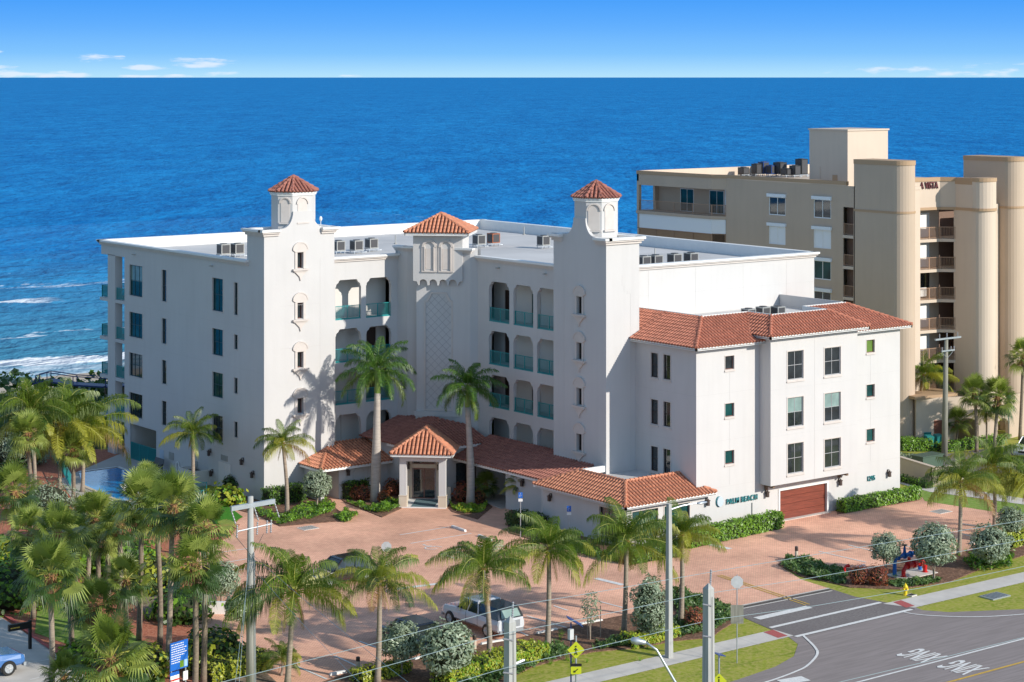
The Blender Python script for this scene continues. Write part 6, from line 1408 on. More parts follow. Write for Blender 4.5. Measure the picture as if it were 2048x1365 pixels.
# ------------------------------------------------------------------ objects
def O(name, mb, mats, p, label, cat, group=None, smooth=False, lift=True):
    """mesh in coordinates relative to p, one top-level thing"""
    mb.v = [(x+p[0], y+p[1], z+p[2]) for x, y, z in mb.v]; o = mb.build(name, [M[m] if isinstance(m, str) else m for m in (mats if isinstance(mats, (list, tuple)) else [mats])], None, smooth, loc=p); return tag(o, label, cat, group)
def P(name, mb, m, e, par=None, smooth=False):
    """part of Empty e, mesh in e's local coordinates"""
    mb.local = True; o = mb.build(name, M[m] if isinstance(m, str) else m, None, smooth); o.parent = par or e; return o
def cyl(b, c, d, r, n=18, r2=None): b.tube([Vector(c)-Vector(d)/2, Vector(c)+Vector(d)/2], [r, r2 or r], n); return b
# rooftop air conditioners
def make_ac(mc, loc, label, w=.85, h=.85, rz=0, group='rooftop air conditioners'):
    e = empty('air_conditioner', loc, label, 'air conditioner', group, rz)
    b = MB(); b.box(-w/2, w/2, -w/2, w/2, .28, .28+h); P('casing', b, mc, e)
    b = MB()
    b.box(-w/2+.08, w/2-.08, -w/2-.012, -w/2-.002, .36, .2+h); b.box(-w/2-.012, -w/2-.002, -w/2+.08, w/2-.08, .36, .2+h); P('grille', b, 'acdark', e)
    b = MB(); cyl(b, (0, 0, .28+h+.02), (0, 0, .05), w*.36, 16); P('fan_guard', b, 'acdark', e)
    b = MB()
    for s in (-1, 1):
        b.box(-w*.62, w*.62, s*w*.38-.03, s*w*.38+.03, .2, .275)
        for t in (-1, 1): b.box(t*w*.5-.03, t*w*.5+.03, s*w*.38-.025, s*w*.38+.025, 0, .2)
    b.tube([(w*.5, 0, .4), (w*.75, 0, .4), (w*.8, .1, .05), (w*1.3, .1, .05)], .035, 6); P('stand', b, 'galv', e); return e
acs = [((447, 515), 'ac', 'left of the pair of rooftop units beside the left tower'), ((475, 514), 'ac', 'right of the pair of rooftop units beside the left tower'),
 ((677, 508), 'ac', 'rooftop unit peeping out right of the left tower'), ((713, 507), 'ac', 'middle of three rooftop units above the left arcade'), ((743, 503), 'ac', 'rooftop unit nearest the centre tower, above the left arcade'),
 ((958, 495), 'ac', 'grey rooftop unit just right of the centre tower'), ((987, 492), 'acrust', 'rusty red rooftop unit right of the centre tower'),
 ((1087, 497), 'ac', 'rooftop unit left of the right tower'), ((1287, 541), 'ac', 'first of four low rooftop units behind the white street wall, from the left'), ((1311, 539), 'ac', 'second of four low rooftop units behind the white street wall, from the left'),
 ((1349, 536), 'ac', 'third of four low rooftop units behind the white street wall, from the left'), ((1382, 534), 'ac', 'rightmost of four low rooftop units behind the white street wall')]
for (u, v), mc, lb in acs: make_ac(mc, G(u, v, 17.61), lb)
for (u, v), lb in (((1497, 645), 'leftmost of three units on the roof of the red tiled wing'), ((1526, 641), 'middle of three units on the roof of the red tiled wing'), ((1556, 640), 'rightmost of three units on the roof of the red tiled wing')): make_ac('ac', G(u, v, 14.36), lb, .8, .75)
for (u, v, mc, w, h, lb) in ((1487, 354, 'black', 1.0, .9, 'small black unit at the left end of the tan building roof row'), (1513, 353, 'black', .9, 1.3, 'black unit left of the blue ones on the tan roof'), (1527, 352, 'acblue', 1.0, 1.5, 'taller blue unit on the tan building roof'), (1543, 353, 'acblue', 1.0, 1.1, 'lower blue unit on the tan building roof'),
   (1560, 353, 'black', 1.2, 1.5, 'tall black unit in the middle of the tan building roof row'), (1574, 355, 'black', 1.1, .8, 'low black unit in front of the tall one on the tan roof'), (1590, 355, 'black', 1.0, 1.2, 'black unit left of the tallest on the tan roof'), (1603, 354, 'black', 1.1, 2.0, 'tallest black unit beside the tan penthouse')):
    make_ac(mc, G(u, v, 22.27), lb, w*.85, h*.8, 0, 'air conditioners on the tan building roof')
for i, (u, v, lb) in enumerate(((791, 488, 'small black vent pipe left of the centre tower roof'), (1048, 470, 'thin vent pipe on the flat roof right of the centre tower'), (1310, 516, 'thin vent pipe on the flat roof behind the right tower'))):
    b = MB(); b.tube([(0, 0, 0), (0, 0, .8)], .05, 8); b.tube([(0, 0, 0), (0, 0, .08)], .14, 8); O('vent_pipe', b, 'pole', G(u, v, 17.61), lb, 'vent pipe')
p = Vector((80.62+5.3, 136.7, 21.0)); b = MB(); b.tube([(0, 0, 0), (0, 0, .45)], .03, 6); b.ball((0, 0, .62), (.12, .12, .2), 10, 8); O('roof_light', b, 'white', p, 'small white lamp on the right shoulder of the left tower', 'lamp')
# poles
def pole_square(u, vt, zt, w, label, v0=None):
    d = (CAMH-zt)*FPX/(vt-155); r = (u-1024)/FPX*d; p = Vector((r*CT+d*ST, -r*ST+d*CT, 0)); e = empty('utility_pole', p, label, 'utility pole')
    b = MB(); a = w*.62; t = w*.5; b.hexa([(-a, -a, 0), (a, -a, 0), (a, a, 0), (-a, a, 0), (-t, -t, zt-.25), (t, -t, zt-.25), (t, t, zt-.25), (-t, t, zt-.25)]); 
    for q in (((-t, -t), (t, -t)), ((t, -t), (t, t)), ((t, t), (-t, t)), ((-t, t), (-t, -t))): b.face([(*q[0], zt-.25), (*q[1], zt-.25), (0, 0, zt)])
    P('shaft', b, 'pole', e); return e, zt
def insulator(e, p0, p1, n=7, r=.055, m='insul'):
    p0, p1 = Vector(p0), Vector(p1); pts = []; rr = []
    for i in range(n*2+1): pts.append(p0.lerp(p1, i/(n*2))); rr.append(r if i % 2 else r*.5)
    b = MB(); b.tube(pts, rr, 10); return P('insulator', b, m, e)
def bracket(e, a, c, r=.03, m='galv', name='bracket'): b = MB(); b.tube([a, c], r, 6); return P(name, b, m, e)
e1, z1_ = pole_square(1020, 1232, 10.0, .36, 'pointed concrete pole at the bottom in front of the white pickup'); WY_ = e1.location.y
e2, z2_ = pole_square(1417, 1166, 10.0, .36, 'pointed concrete pole in front of the driveway corner')
for e in (e1, e2):
    insulator(e, (.16, .05, 9.85), (.20, .05, 10.55)); insulator(e, (.0, -.2, 9.0), (-.45, -.1, 9.12)); insulator(e, (.0, -.2, 7.6), (-.45, -.1, 7.7)); b = MB(); b.tube([(.02, -.26, 0), (.02, -.23, 9.4)], .012, 4); P('ground_wire', b, 'acdark', e)
bracket(e1, (.15, 0, 7.9), (.75, 0, 8.0), .06); 
def wire(pts, label, Y=None, r=.012, m='wire'):
    Q = [onY(u, v, Y) for u, v in pts]; b = MB(); b.tube(Q, r, 5, False); o = b.build('power_line', M[m], None, loc=Q[0]); return tag(o, label, 'wire', 'overhead lines along the street')
WYY = 68.1
wire([(380, 1385), (443, 1365), (608, 1323), (785, 1278), (1027, 1212), (1150, 1192), (1250, 1175), (1425, 1144), (1700, 1098), (2048, 1041), (2150, 1022)], 'topmost pale overhead line running across the whole forecourt', WYY)
wire([(600, 1380), (850, 1311), (985, 1272), (1171, 1237), (1390, 1191), (1600, 1160), (1830, 1120), (2048, 1080), (2150, 1060)], 'second pale overhead line from the top', WYY-.35)
wire([(850, 1385), (984, 1344), (1030, 1331), (1150, 1305), (1380, 1250), (1425, 1240), (1630, 1212), (1850, 1175), (2048, 1133), (2150, 1112)], 'third pale overhead line from the top, crossing the yellow sign', WYY-.4)
wire([(1600, 1392), (1678, 1365), (1860, 1322), (2048, 1275), (2150, 1250)], 'lowest overhead line, over the painted road letters', 60)
# tall utility pole with crossarms at the left
d = 110.0; u = 501; r = (u-1024)/FPX*d; p = Vector((r*CT+d*ST, -r*ST+d*CT, 0)); e = empty('utility_pole', p, 'tall round utility pole with two crossarms in front of the forecourt', 'utility pole'); zt = CAMH-(993-155)/FPX*d
b = MB(); b.tube([(0, 0, 0), (0, 0, zt*.55), (0, 0, zt)], [.25, .20, .15], 12); P('shaft', b, 'pole', e, smooth=True)
b = MB(); b.hexa([(-1.25, -.16, zt-.62), (1.45, -.16, zt-.55), (1.45, .02, zt-.55), (-1.25, .02, zt-.62), (-1.25, -.16, zt-.38), (1.45, -.16, zt-.31), (1.45, .02, zt-.31), (-1.25, .02, zt-.38)]); P('crossarm', b, 'galv', e)
for x in (-1.25, .15, 1.45): insulator(e, (x, -.1, zt-.55), (x+.28, -.1, zt-1.35), 5, .05)
b = MB(); b.tube([(-.9, -.15, zt-1.75), (1.25, -.15, zt-1.62)], .035, 6); P('crossarm', b, 'galv', e)
for x in (-.9, .35, .95, 1.2): insulator(e, (x, -.15, zt-1.4), (x-.03, -.15, zt-2.1), 6, .055)
for x0, x1 in ((-.9, -.1), (.75, .05)): bracket(e, (x0, -.1, zt-2.1), (x1, -.2, zt-3.1), .015, 'acdark', 'guy_strap')
b = MB(); b.tube([(.12, -.24, 0), (.1, -.2, zt-3.0)], .03, 5); b.tube([(.2, -.22, 0), (.17, -.18, zt-3.4)], .02, 5); P('cable_riser', b, 'galv', e)
def wire3(a, c, label, r=.012, sag=.25):
    a, c = Vector(a), Vector(c); Q = [a.lerp(c, i/8)+Vector((0, 0, -sag*4*(i/8)*(1-i/8))) for i in range(9)]; b = MB(); b.tube(Q, r, 4, False); o = b.build('power_line', M['wire'], None, loc=a); return tag(o, label, 'wire', 'service lines from the tall pole')
S = lambda dx, dz: p+Vector((dx, -.2, zt+dz))
wire3(S(.1, -3.2), onY(1000, 1500, 62), 'upper thin line sloping down right from the tall utility pole'); wire3(S(.1, -3.9), onY(860, 1500, 64), 'lower thin line sloping down right from the tall utility pole')
wire3(S(-.2, -3.6), G(455, 1500, 0), 'thin guy line falling steeply left of the tall utility pole', sag=0); wire3(S(-.2, -2.8), G(470, 1480, 0), 'second thin guy line falling left of the tall utility pole', sag=0)
# street lamps
p = G(1338, 1316); e = empty('street_lamp', p, 'tall slim concrete street lamp standing on the sidewalk', 'street lamp'); h = (1316-1008)/FPX*(p.x*ST+p.y*CT)
b = MB(); a, t = .17, .11; b.hexa([(-a, -a, 0), (a, -a, 0), (a, a, 0), (-a, a, 0), (-t, -t, h), (t, -t, h), (t, t, h), (-t, t, h)]); P('shaft', b, 'pole', e)
b = MB(); b.tube([(0, 0, h-.35), (.8, -.2, h-.18), (1.75, -.35, h-.12)], [.05, .045, .04], 8); P('arm', b, 'galv', e)
b = MB(); b.ball((2.15, -.4, h-.15), (.42, .14, .08), 12, 6); lh = P('lamp_head', b, 'galv', e, smooth=True)
d = 82.0
def at(u, v, d): r = (u-1024)/FPX*d; return Vector((r*CT+d*ST, -r*ST+d*CT, CAMH-(v-155)/FPX*d))
Ah, Bh, Ch, Dh = at(1262, 1279, d), at(1290, 1284, d), at(1313, 1300, d), at(1362, 1385, d); base = Vector((Dh.x+.6, Dh.y-.8, 0)); e = empty('street_lamp', base, 'curved blue grey street lamp arm with cobra head at the bottom edge', 'street lamp')
b = MB(); b.tube([Vector((0, 0, 0)), Dh-base+Vector((.1, -.1, -.6)), Dh-base, (Ch.lerp(Dh, .45))-base, Ch-base, Bh-base+Vector((0, 0, 0))], [.12, .075, .06, .055, .05, .045], 10); P('curved_arm', b, 'galv', e, smooth=True)
b = MB(); v_ = (Ah-Bh); n = 8; b.tube([Bh-base+v_*t-Vector((0, 0, .03)) for t in (-.08, 0, .3, .6, .95, 1.02)], [.05, .09, .11, .16, .12, .03], 12); P('lamp_head', b, 'galv', e, smooth=True)
# right-hand wooden pole
p = G(1889, 915); e = empty('utility_pole', p, 'pale wooden utility pole with two crossarms in front of the tan building', 'utility pole'); h = (915-676)/FPX*(p.x*ST+p.y*CT)
b = MB(); b.tube([(0, 0, 0), (.1, 0, h*.5), (.22, 0, h)], [.28, .23, .17], 12); P('shaft', b, 'polewood', e, smooth=True)
b = MB(); b.box(-1.4, 1.9, -.25, -.1, h-.12, h+.02); P('crossarm', b, 'galv', e); b = MB(); b.box(-.65, 1.0, -.3, -.18, h-1.15, h-1.03); P('crossarm', b, 'galv', e)
for x in (-.85, .1, 1.5): insulator(e, (x, -.18, h), (x, -.18, h+.42), 4, .06)
for x in (-.6, .55, .95): insulator(e, (x, -.25, h-1.05), (x, -.25, h-.75), 3, .06)
bracket(e, (-.6, -.2, h-1.2), (.1, -.2, h-1.7), .02); bracket(e, (.9, -.2, h-1.2), (.2, -.2, h-1.7), .02)
# signs
def signpost(name, base, top_v, label, cat, faces, pr=.03):
    p = G(*base); D = p.x*ST+p.y*CT; e = empty(name, p, label, cat); h = (base[1]-top_v)/FPX*D*(1+0)
    b = MB(); b.tube([(0, 0, 0), (0, 0, h)], pr, 8); P('post', b, 'galv', e)
    for (nm, shape, s, zc, m, yaw, off) in faces:
        n = {'oct': 8, 'disc': 24, 'sq': 4, 'dia': 4}.get(shape, 4); b = MB(); ca, sa = math.cos(yaw), math.sin(yaw)
        if isinstance(s, tuple): pts = [(-s[0], -s[1]), (s[0], -s[1]), (s[0], s[1]), (-s[0], s[1])]
        else: a0 = {'oct': math.pi/8, 'disc': 0, 'sq': math.pi/4, 'dia': 0}[shape]; pts = [(s*math.cos(a0+2*math.pi*i/n), s*math.sin(a0+2*math.pi*i/n)) for i in range(n)]
        def W3(x, z, o): return (x*ca-(-o)*sa*-1*-1 if False else x*ca+o*sa, x*sa-o*ca, zc+z)
        f = [W3(x, z, off+.012) for x, z in pts]; g_ = [W3(x, z, off-.012) for x, z in pts]; b.face(f); b.face(g_[::-1])
        for i in range(len(pts)): j_ = (i+1) % len(pts); b.face([f[i], g_[i], g_[j_], f[j_]])
        P(nm, b, m, e)
    return e, h
YV = TH*-1   # facing the camera
signpost('stop_sign', (773, 1185), 1084, 'octagonal sign seen from behind rising above a coconut palm', 'road sign', [('sign_plate', 'oct', .34, 2.9, 'signwhite', YV, .04)])
signpost('stop_sign', (1474, 1327), 1150, 'round looking sign back on a post beside the driveway crossing', 'road sign', [('sign_plate', 'oct', .36, 4.55, 'signwhite', YV, .04), ('small_plate', 'sq', (.36, .52), 2.75, 'polewood', YV, .05)])
def ada(base, tv, label):
    e, h = signpost('accessible_parking_sign', base, tv, label, 'parking sign', [('blue_plate', 'sq', (.15, .2), 0, 'signblue', YV, .04), ('white_plate', 'sq', (.15, .1), 0, 'white', YV, .04)])
    for c in e.children:
        if c.name.startswith('blue'): c.location.z = h-.2
        if c.name.startswith('white'): c.location.z = h-.55
    q = Vector((math.sin(YV)*.06, -math.cos(YV)*.06, 0))
    b = MB(); arcp = []
    for i in range(8): t = .3+i*.6; arcp.append((.07*math.cos(t), .07*math.sin(t)-.03))
    cx0 = [Vector((x*math.cos(YV), x*math.sin(YV), z)) for x, z in arcp]; b.tube([c-Vector((-math.sin(YV), math.cos(YV), 0))*.058+Vector((0, 0, h-.22)) for c in cx0], .012, 4); b.ball(Vector((0, 0, h-.08))-Vector((-math.sin(YV), math.cos(YV), 0))*.058, .025, 6, 4); P('wheelchair_symbol', b, 'white', e)
ada((1041, 1076), 985, 'blue accessible parking sign on a post beside the small dark palm'); ada((1138, 1080), 1012, 'blue accessible parking sign behind the palms by the front room')
e, h = signpost('pedestrian_crossing_sign', (1152, 1392), 1272, 'yellow diamond pedestrian crossing sign with arrow plate below', 'road sign', [('diamond_plate', 'dia', .46, 0, 'yellow', YV, .05), ('arrow_plate', 'sq', (.28, .19), 0, 'yellow', YV, .05), ('beacon_bar', 'sq', (.30, .07), 0, 'black', YV, .07)], .05)
hh = (1392-1300)/FPX*(e.location.x*ST+e.location.y*CT)
zs_ = {'diamond': hh, 'arrow': hh-1.08, 'beacon': hh-.78}
for c in e.children:
    for k in zs_:
        if c.name.startswith(k): c.location.z = zs_[k]
fdir = Vector((math.cos(YV), math.sin(YV), 0)); ndir = Vector((math.sin(YV), -math.cos(YV), 0))
def pict(e, segs, z0, r=.022, off=.075, head=None, name='walking_figure'):
    b = MB()
    for (x0, zz0, x1, zz1) in segs: b.tube([fdir*x0+ndir*off+Vector((0, 0, z0+zz0)), fdir*x1+ndir*off+Vector((0, 0, z0+zz1))], r, 5)
    if head: b.ball(fdir*head[0]+ndir*off+Vector((0, 0, z0+head[1])), .04, 8, 5)
    return P(name, b, 'black', e)
pict(e, [(0, .12, 0, -.06), (0, -.06, .07, -.24), (0, -.06, -.07, -.24), (0, .1, .1, .0), (0, .1, -.09, .02)], hh, head=(0, .2)); pict(e, [(.1, .08, -.1, -.08), (-.1, -.08, -.1, .0), (-.1, -.08, -.02, -.08)], hh-1.08, name='arrow')
b = MB(); q = ndir*0+fdir*-.28; b.hexa([q+Vector((x, y, z)) for x, y, z in ((-.13, -.1, hh+.55), (.13, -.1, hh+.55), (.13, .1, hh+.55), (-.13, .1, hh+.55), (-.13, -.1, hh+1.1), (.13, -.1, hh+1.1), (.13, .1, hh+1.1), (-.13, .1, hh+1.1))]) ; P('control_cabinet', b, 'signwhite', e)
b = MB(); b.tube([(-.1, .3, 0), (-.1, .3, hh+1.4)], .04, 8); b.face([(-.55, 0, hh+1.75), (.2, -.35, hh+1.25), (.55, .25, hh+1.25), (-.2, .6, hh+1.75)]); b.face([(-.55, 0, hh+1.72), (-.2, .6, hh+1.72), (.55, .25, hh+1.22), (.2, -.35, hh+1.22)]); P('solar_panel', b, 'acblue', e)
e, h = signpost('warning_sign', (1438, 1420), 1308, 'small solar panel on a post above a yellow sign at the bottom edge', 'road sign', [('diamond_plate', 'dia', .40, 0, 'yellow', YV, .05)], .05)
for c in e.children:
    if c.name.startswith('diamond'): c.location.z = (1420-1362)/FPX*(e.location.x*ST+e.location.y*CT)
pict(e, [(0, .12, 0, -.06), (0, -.06, .07, -.24), (0, -.06, -.07, -.24)], (1420-1362)/FPX*(e.location.x*ST+e.location.y*CT), head=(0, .2)); b = MB(); b.hexa([(-.3, -.25, h+.02), (.2, -.3, h-.12), (.35, .2, h-.12), (-.15, .3, h+.02), (-.3, -.25, h+.06), (.2, -.3, h-.08), (.35, .2, h-.08), (-.15, .3, h+.06)]); P('solar_panel', b, 'acblue', e)
# blue beach notice board
p = G(357, 1400); e = empty('notice_board', p, 'blue notice board with lines of white text between the palm trunks', 'notice board', None); zc = (1400-1310)/FPX*(p.x*ST+p.y*CT)
yw = .25; ca, sa = math.cos(yw), math.sin(yw)
def bd(x0, x1, z0, z1, o0, o1, m, nm, par=None):
    b = MB(); b.hexa([(x*ca+o*sa, x*sa-o*ca, z) for x, o, z in ((x0, o1, z0), (x1, o1, z0), (x1, o0, z0), (x0, o0, z0), (x0, o1, z1), (x1, o1, z1), (x1, o0, z1), (x0, o0, z1))]); return P(nm, b, m, e, par)
bb = bd(-.62, .62, zc-.75, zc+.72, 0, .05, 'signblue', 'board')
b = MB()
rnd.seed(3)
for k in range(9):
    z = zc+.6-k*.12
    if k > 5 and True: x1 = .1
    else: x1 = U(.25, .55)
    x = -.55
    while x < x1:
        w_ = U(.04, .14); b.face([(q_*ca+.056*sa, q_*sa-.056*ca, zz) for q_, zz in ((x, z-.02), (min(x+w_, x1), z-.02), (min(x+w_, x1), z+.025), (x, z+.025))]); x += w_+.03
t_ = P('text_lines', b, 'white', e, bb); bd(.05, .32, zc-.68, zc-.32, .055, .06, 'hedge', 'map_panel', bb); bd(.36, .58, zc-.68, zc-.32, .055, .06, mat('pale_blue_print', (.3, .5, .7), .5), 'map_panel', bb)
lo = bd(-.62, -.0, zc-1.75, zc-.82, 0, .05, 'glassteal' if False else 'signblue', 'lower_board'); bd(-.62, 0, zc-1.28, zc-1.2, .052, .06, 'red', 'stripe', lo); bd(-.62, 0, zc-1.2, zc-1.0, .052, .06, 'white', 'stripe', lo); bd(-.62, 0, zc-1.6, zc-1.28, .052, .06, 'white', 'stripe', lo)
bd(.30, .62, zc-1.42, zc-.95, 0, .05, 'white', 'small_plate'); b = MB(); b.tube([(-.5*ca, -.5*sa, 0), (-.5*ca, -.5*sa, zc+.7)], .04, 6); b.tube([(.5*ca, .5*sa, 0), (.5*ca, .5*sa, zc+.7)], .04, 6); P('posts', b, 'galv', e)
# white wheel block / low barrier end
p = G(372, 1228); b = MB(); q = G(390, 1240)-p; b.tube([(-.2, 0, 0), (-.2, 0, .001)], .01, 4)
b = MB(); f = Fr((0, 0), (1.9, -1.5)); b.bx(f, 0, f.L, 0, .75, -.12, .12); O('low_wall', b, 'white', p, 'short pale low wall segment beside the dark clipped bush', 'wall')
# bollard lights
for (u, v, tv, lb) in ((1593, 1121, 1093, 'dark topped path light at the left tip of the right island'), (716, 1341, 1314, 'path light between two palms at the bottom of the forecourt'), (1909, 1106, 1074, 'path light behind the big round silver shrub'), (949, 1300, 1270, 'brown timber post left of the white pickup')):
    p = G(u, v); h = (v-tv)/FPX*(p.x*ST+p.y*CT); e = empty('bollard_light', p, lb, 'bollard', 'path lights'); b = MB(); b.tube([(0, 0, 0), (0, 0, h*.68)], .11, 12); P('post', b, 'beige', e); b = MB(); b.tube([(0, 0, h*.68), (0, 0, h*.95), (0, 0, h)], [.115, .115, .09], 12); P('cap', b, 'lamp', e)
# wheel stops
WS = [(902, 1054, 933, 1065, 'white wheel stop in the shaded strip at the end of the first accessible bay'), (659, 1352, 692, 1346, 'wheel stop at the bottom left of the forecourt'), (933, 1296, 1045, 1277, 'wheel stop behind the white pickup'), (1073, 1270, 1115, 1261, 'wheel stop right of the white pickup'), (1156, 1252, 1205, 1243, 'wheel stop beside the small silver sapling'), (828, 1322, 862, 1311, 'wheel stop behind the dark blue car'), (1712, 1138, 1730, 1133, 'wheel stop left of the red and blue pipes'), (1940, 1090, 1962, 1083, 'dark wheel stop behind the right coconut palm'), (955, 1072, 985, 1084, 'wheel stop at the end of the second accessible bay')]
for (u0, v0, u1, v1, lb) in WS:
    A, Bq = G(u0, v0), G(u1, v1); c = (A+Bq)/2; L_ = min((Bq-A).length, 1.9); f = Fr((0, 0), (Bq-A)[:2]); b = MB(); b.ext(Fr((-(Bq-A).x/(Bq-A).length*L_/2, -(Bq-A).y/(Bq-A).length*L_/2), ((Bq-A).x/(Bq-A).length*L_/2, (Bq-A).y/(Bq-A).length*L_/2)), [(0, .012), (L_, .012), (L_-.06, .15), (.06, .15)], -.08, .08); O('wheel_stop', b, 'white', c, lb, 'wheel stop', 'concrete wheel stops')
# drain grate and covers
def plate(c, w, l, yaw, m, label, cat, z=.03, frame=None):
    p = G(*c); b = MB(); ca, sa = math.cos(yaw), math.sin(yaw)
    b.prism([(x*ca-y*sa, x*sa+y*ca) for x, y in ((-w/2, -l/2), (w/2, -l/2), (w/2, l/2), (-w/2, l/2))], 0, z)
    for i in range(6):
        x = -w/2+w*(i+1)/7; b.mi = 1; b.prism([(a*ca-c_*sa, a*sa+c_*ca) for a, c_ in ((x-.02, -l/2+.08), (x+.02, -l/2+.08), (x+.02, l/2-.08), (x-.02, l/2-.08))], z+.001, z+.012)
    return O('drain_cover', b, [m, 'acdark'], p+Vector((0, 0, .005)), label, cat)
plate((616, 1057), 1.3, 1.1, .0, 'concrete', 'square grated drain in the pavers left of the entrance', 'drain', .03); plate((1990, 1194), 1.7, 1.1, 0, 'galv', 'grey steel cover in the lawn beside the street', 'cover', .08)
plate((1882, 1024), 1.4, 1.1, 0, 'concrete', 'pale square cover in the pavers under the right coconut palm', 'cover', .03); plate((1823, 1192), .5, .5, 0, 'concrete', 'small round looking cover beside the yellow hydrant', 'cover', .07)
# yellow hydrant
p = G(1811, 1191); e = empty('fire_hydrant', p+Vector((0, 0, .0)), 'yellow fire hydrant on the grass by the crossing', 'fire hydrant'); b = MB(); b.tube([(0, 0, 0), (0, 0, .06), (0, 0, .07), (0, 0, .48), (0, 0, .5), (0, 0, .56)], [.17, .17, .11, .11, .16, .16], 14); P('barrel', b, 'hydyellow', e)
b = MB(); b.tube([(0, 0, .561), (0, 0, .64), (0, 0, .70), (0, 0, .71), (0, 0, .78)], [.13, .11, .05, .035, .03], 12); P('bonnet', b, 'hydyellow', e); b = MB(); b.tube([(-.2, 0, .4), (.2, 0, .4)], .06, 10); b.tube([(0, -.2, .4), (0, 0, .4)], .075, 10); P('nozzle', b, 'hydyellow', e)
# red standpipe
p = G(1689, 1155); e = empty('standpipe', p, 'red standpipe with angled inlet in the juniper bed', 'standpipe'); b = MB(); b.tube([(0, 0, 0), (0, 0, .6), (.1, -.05, .72), (.2, -.1, .74)], [.09, .09, .09, .1], 10); P('riser', b, 'red', e); b = MB(); b.tube([(.2, -.1, .74), (.3, -.15, .76)], [.12, .12], 10); P('inlet', b, 'red', e)
# backflow preventer
p = G(1828, 1152); e = empty('backflow_preventer', p, 'red and blue backflow pipe assembly behind the hydrant', 'backflow pipes')
b = MB(); b.tube([(-.85, 0, 0), (-.85, 0, .35), (-.7, 0, .55), (.7, 0, .62), (.9, 0, .42), (.9, 0, 0)], .12, 10)
for x in (-.5, 0, .5): cyl(b, (x, 0, .59), (.06, 0, 0), .19, 14)
for x, z in ((-.85, .06), (.9, .06)): cyl(b, (x, 0, z), (0, 0, .06), .19, 14)
b.tube([(-.4, 0, .6), (-.4, 0, 1.0)], .09, 8); b.tube([(.45, 0, .6), (.45, 0, 1.05)], .11, 8); P('red_pipe', b, 'red', e)
b = MB(); b.tube([(-1.0, .5, 0), (-1.0, .5, .75), (-.85, .5, .95), (.85, .5, 1.0), (1.05, .5, .8), (1.05, .5, 0)], .11, 10)
for x in (-.7, -.2, .3, .8): cyl(b, (x, .5, .97), (.06, 0, 0), .18, 12)
b.tube([(-.2, .5, 1.0), (-.2, .5, 1.45)], [.11, .05], 8); P('blue_pipe', b, 'blue', e)
b = MB(); cyl(b, (-.2, .5, 1.5), (0, 0, .04), .16, 12); cyl(b, (.45, 0, 1.1), (0, 0, .04), .15, 12); P('hand_wheel', b, 'black', e); b = MB(); b.box(-1.3, 1.4, -.5, .9, -.0, .08); P('slab', b, 'concrete', e); e.scale = (1.2, 1.2, 1.3)
# neighbour's bins, cabinet and low wall
for i, (u, v) in enumerate(((1858, 899), (1877, 897), (1852, 890))):
    e = empty('wheelie_bin', G(u, v), ['left front teal wheelie bin by the clipped hedge', 'right teal wheelie bin next to the wooden utility pole', 'darker teal bin behind the two front ones'][i], 'bin', 'teal bins', -.4)
    b = MB(); b.hexa([(-.26, -.3, .05), (.26, -.3, .05), (.26, .25, .05), (-.26, .25, .05), (-.33, -.38, 1.1), (.33, -.38, 1.1), (.33, .38, 1.1), (-.33, .38, 1.1)]); P('bin_body', b, mat('teal_bin_plastic', (.012, .20, .19), .5) if i == 0 else bpy.data.materials['teal_bin_plastic'], e)
    b = MB(); b.hexa([(-.36, -.41, 1.101), (.36, -.41, 1.101), (.36, .41, 1.16), (-.36, .41, 1.16), (-.3, -.33, 1.17), (.3, -.33, 1.17), (.3, .36, 1.24), (-.3, .36, 1.24)]); P('lid', b, bpy.data.materials['teal_bin_plastic'], e)
    b = MB(); b.tube([(-.3, .32, .12), (-.22, .32, .12)], .12, 10); P('wheel', b, 'black', e); b = MB(); b.tube([(.22, .32, .12), (.3, .32, .12)], .12, 10); P('wheel', b, 'black', e)
p = G(1868, 948); e = empty('transformer_cabinet', p, 'dark green utility cabinet behind the cream wall', 'utility cabinet'); b = MB(); b.box(-.9, 1.6, .4, 1.6, 0, 1.35); P('cabinet', b, mat('dark_green_cabinet', (.06, .10, .075), .5), e); b = MB(); b.box(-.98, 1.68, .32, 1.68, 1.351, 1.43); P('lid', b, bpy.data.materials['dark_green_cabinet'], e)
e = empty('utility_box', G(1846, 946), 'lower grey green utility box left of the cabinet', 'utility box'); b = MB(); b.box(-.5, .7, -.3, .5, 0, .9); P('box', b, 'galv', e); b = MB(); b.box(-.58, .78, -.38, .58, .901, .97); P('lid', b, mat('grey_green_lid', (.25, .33, .30), .5), e)
A, Bq = G(1796, 950), G(1865, 972); f = Fr((0, 0), (Bq-A)[:2]); b = MB(); b.bx(f, 0, f.L, 0, 1.45, -.3, 0); b.bx(f, -.0, f.L+.05, 1.451, 1.52, -.34, .05); b.bx(Fr(f(f.L, 0, 0)[:2], f(f.L, 0, -3)[:2]), 0, 3, 0, 1.45, -.25, -.001); O('garden_wall', b, 'stuccoc', A, 'low cream garden wall right of the white building', 'wall')
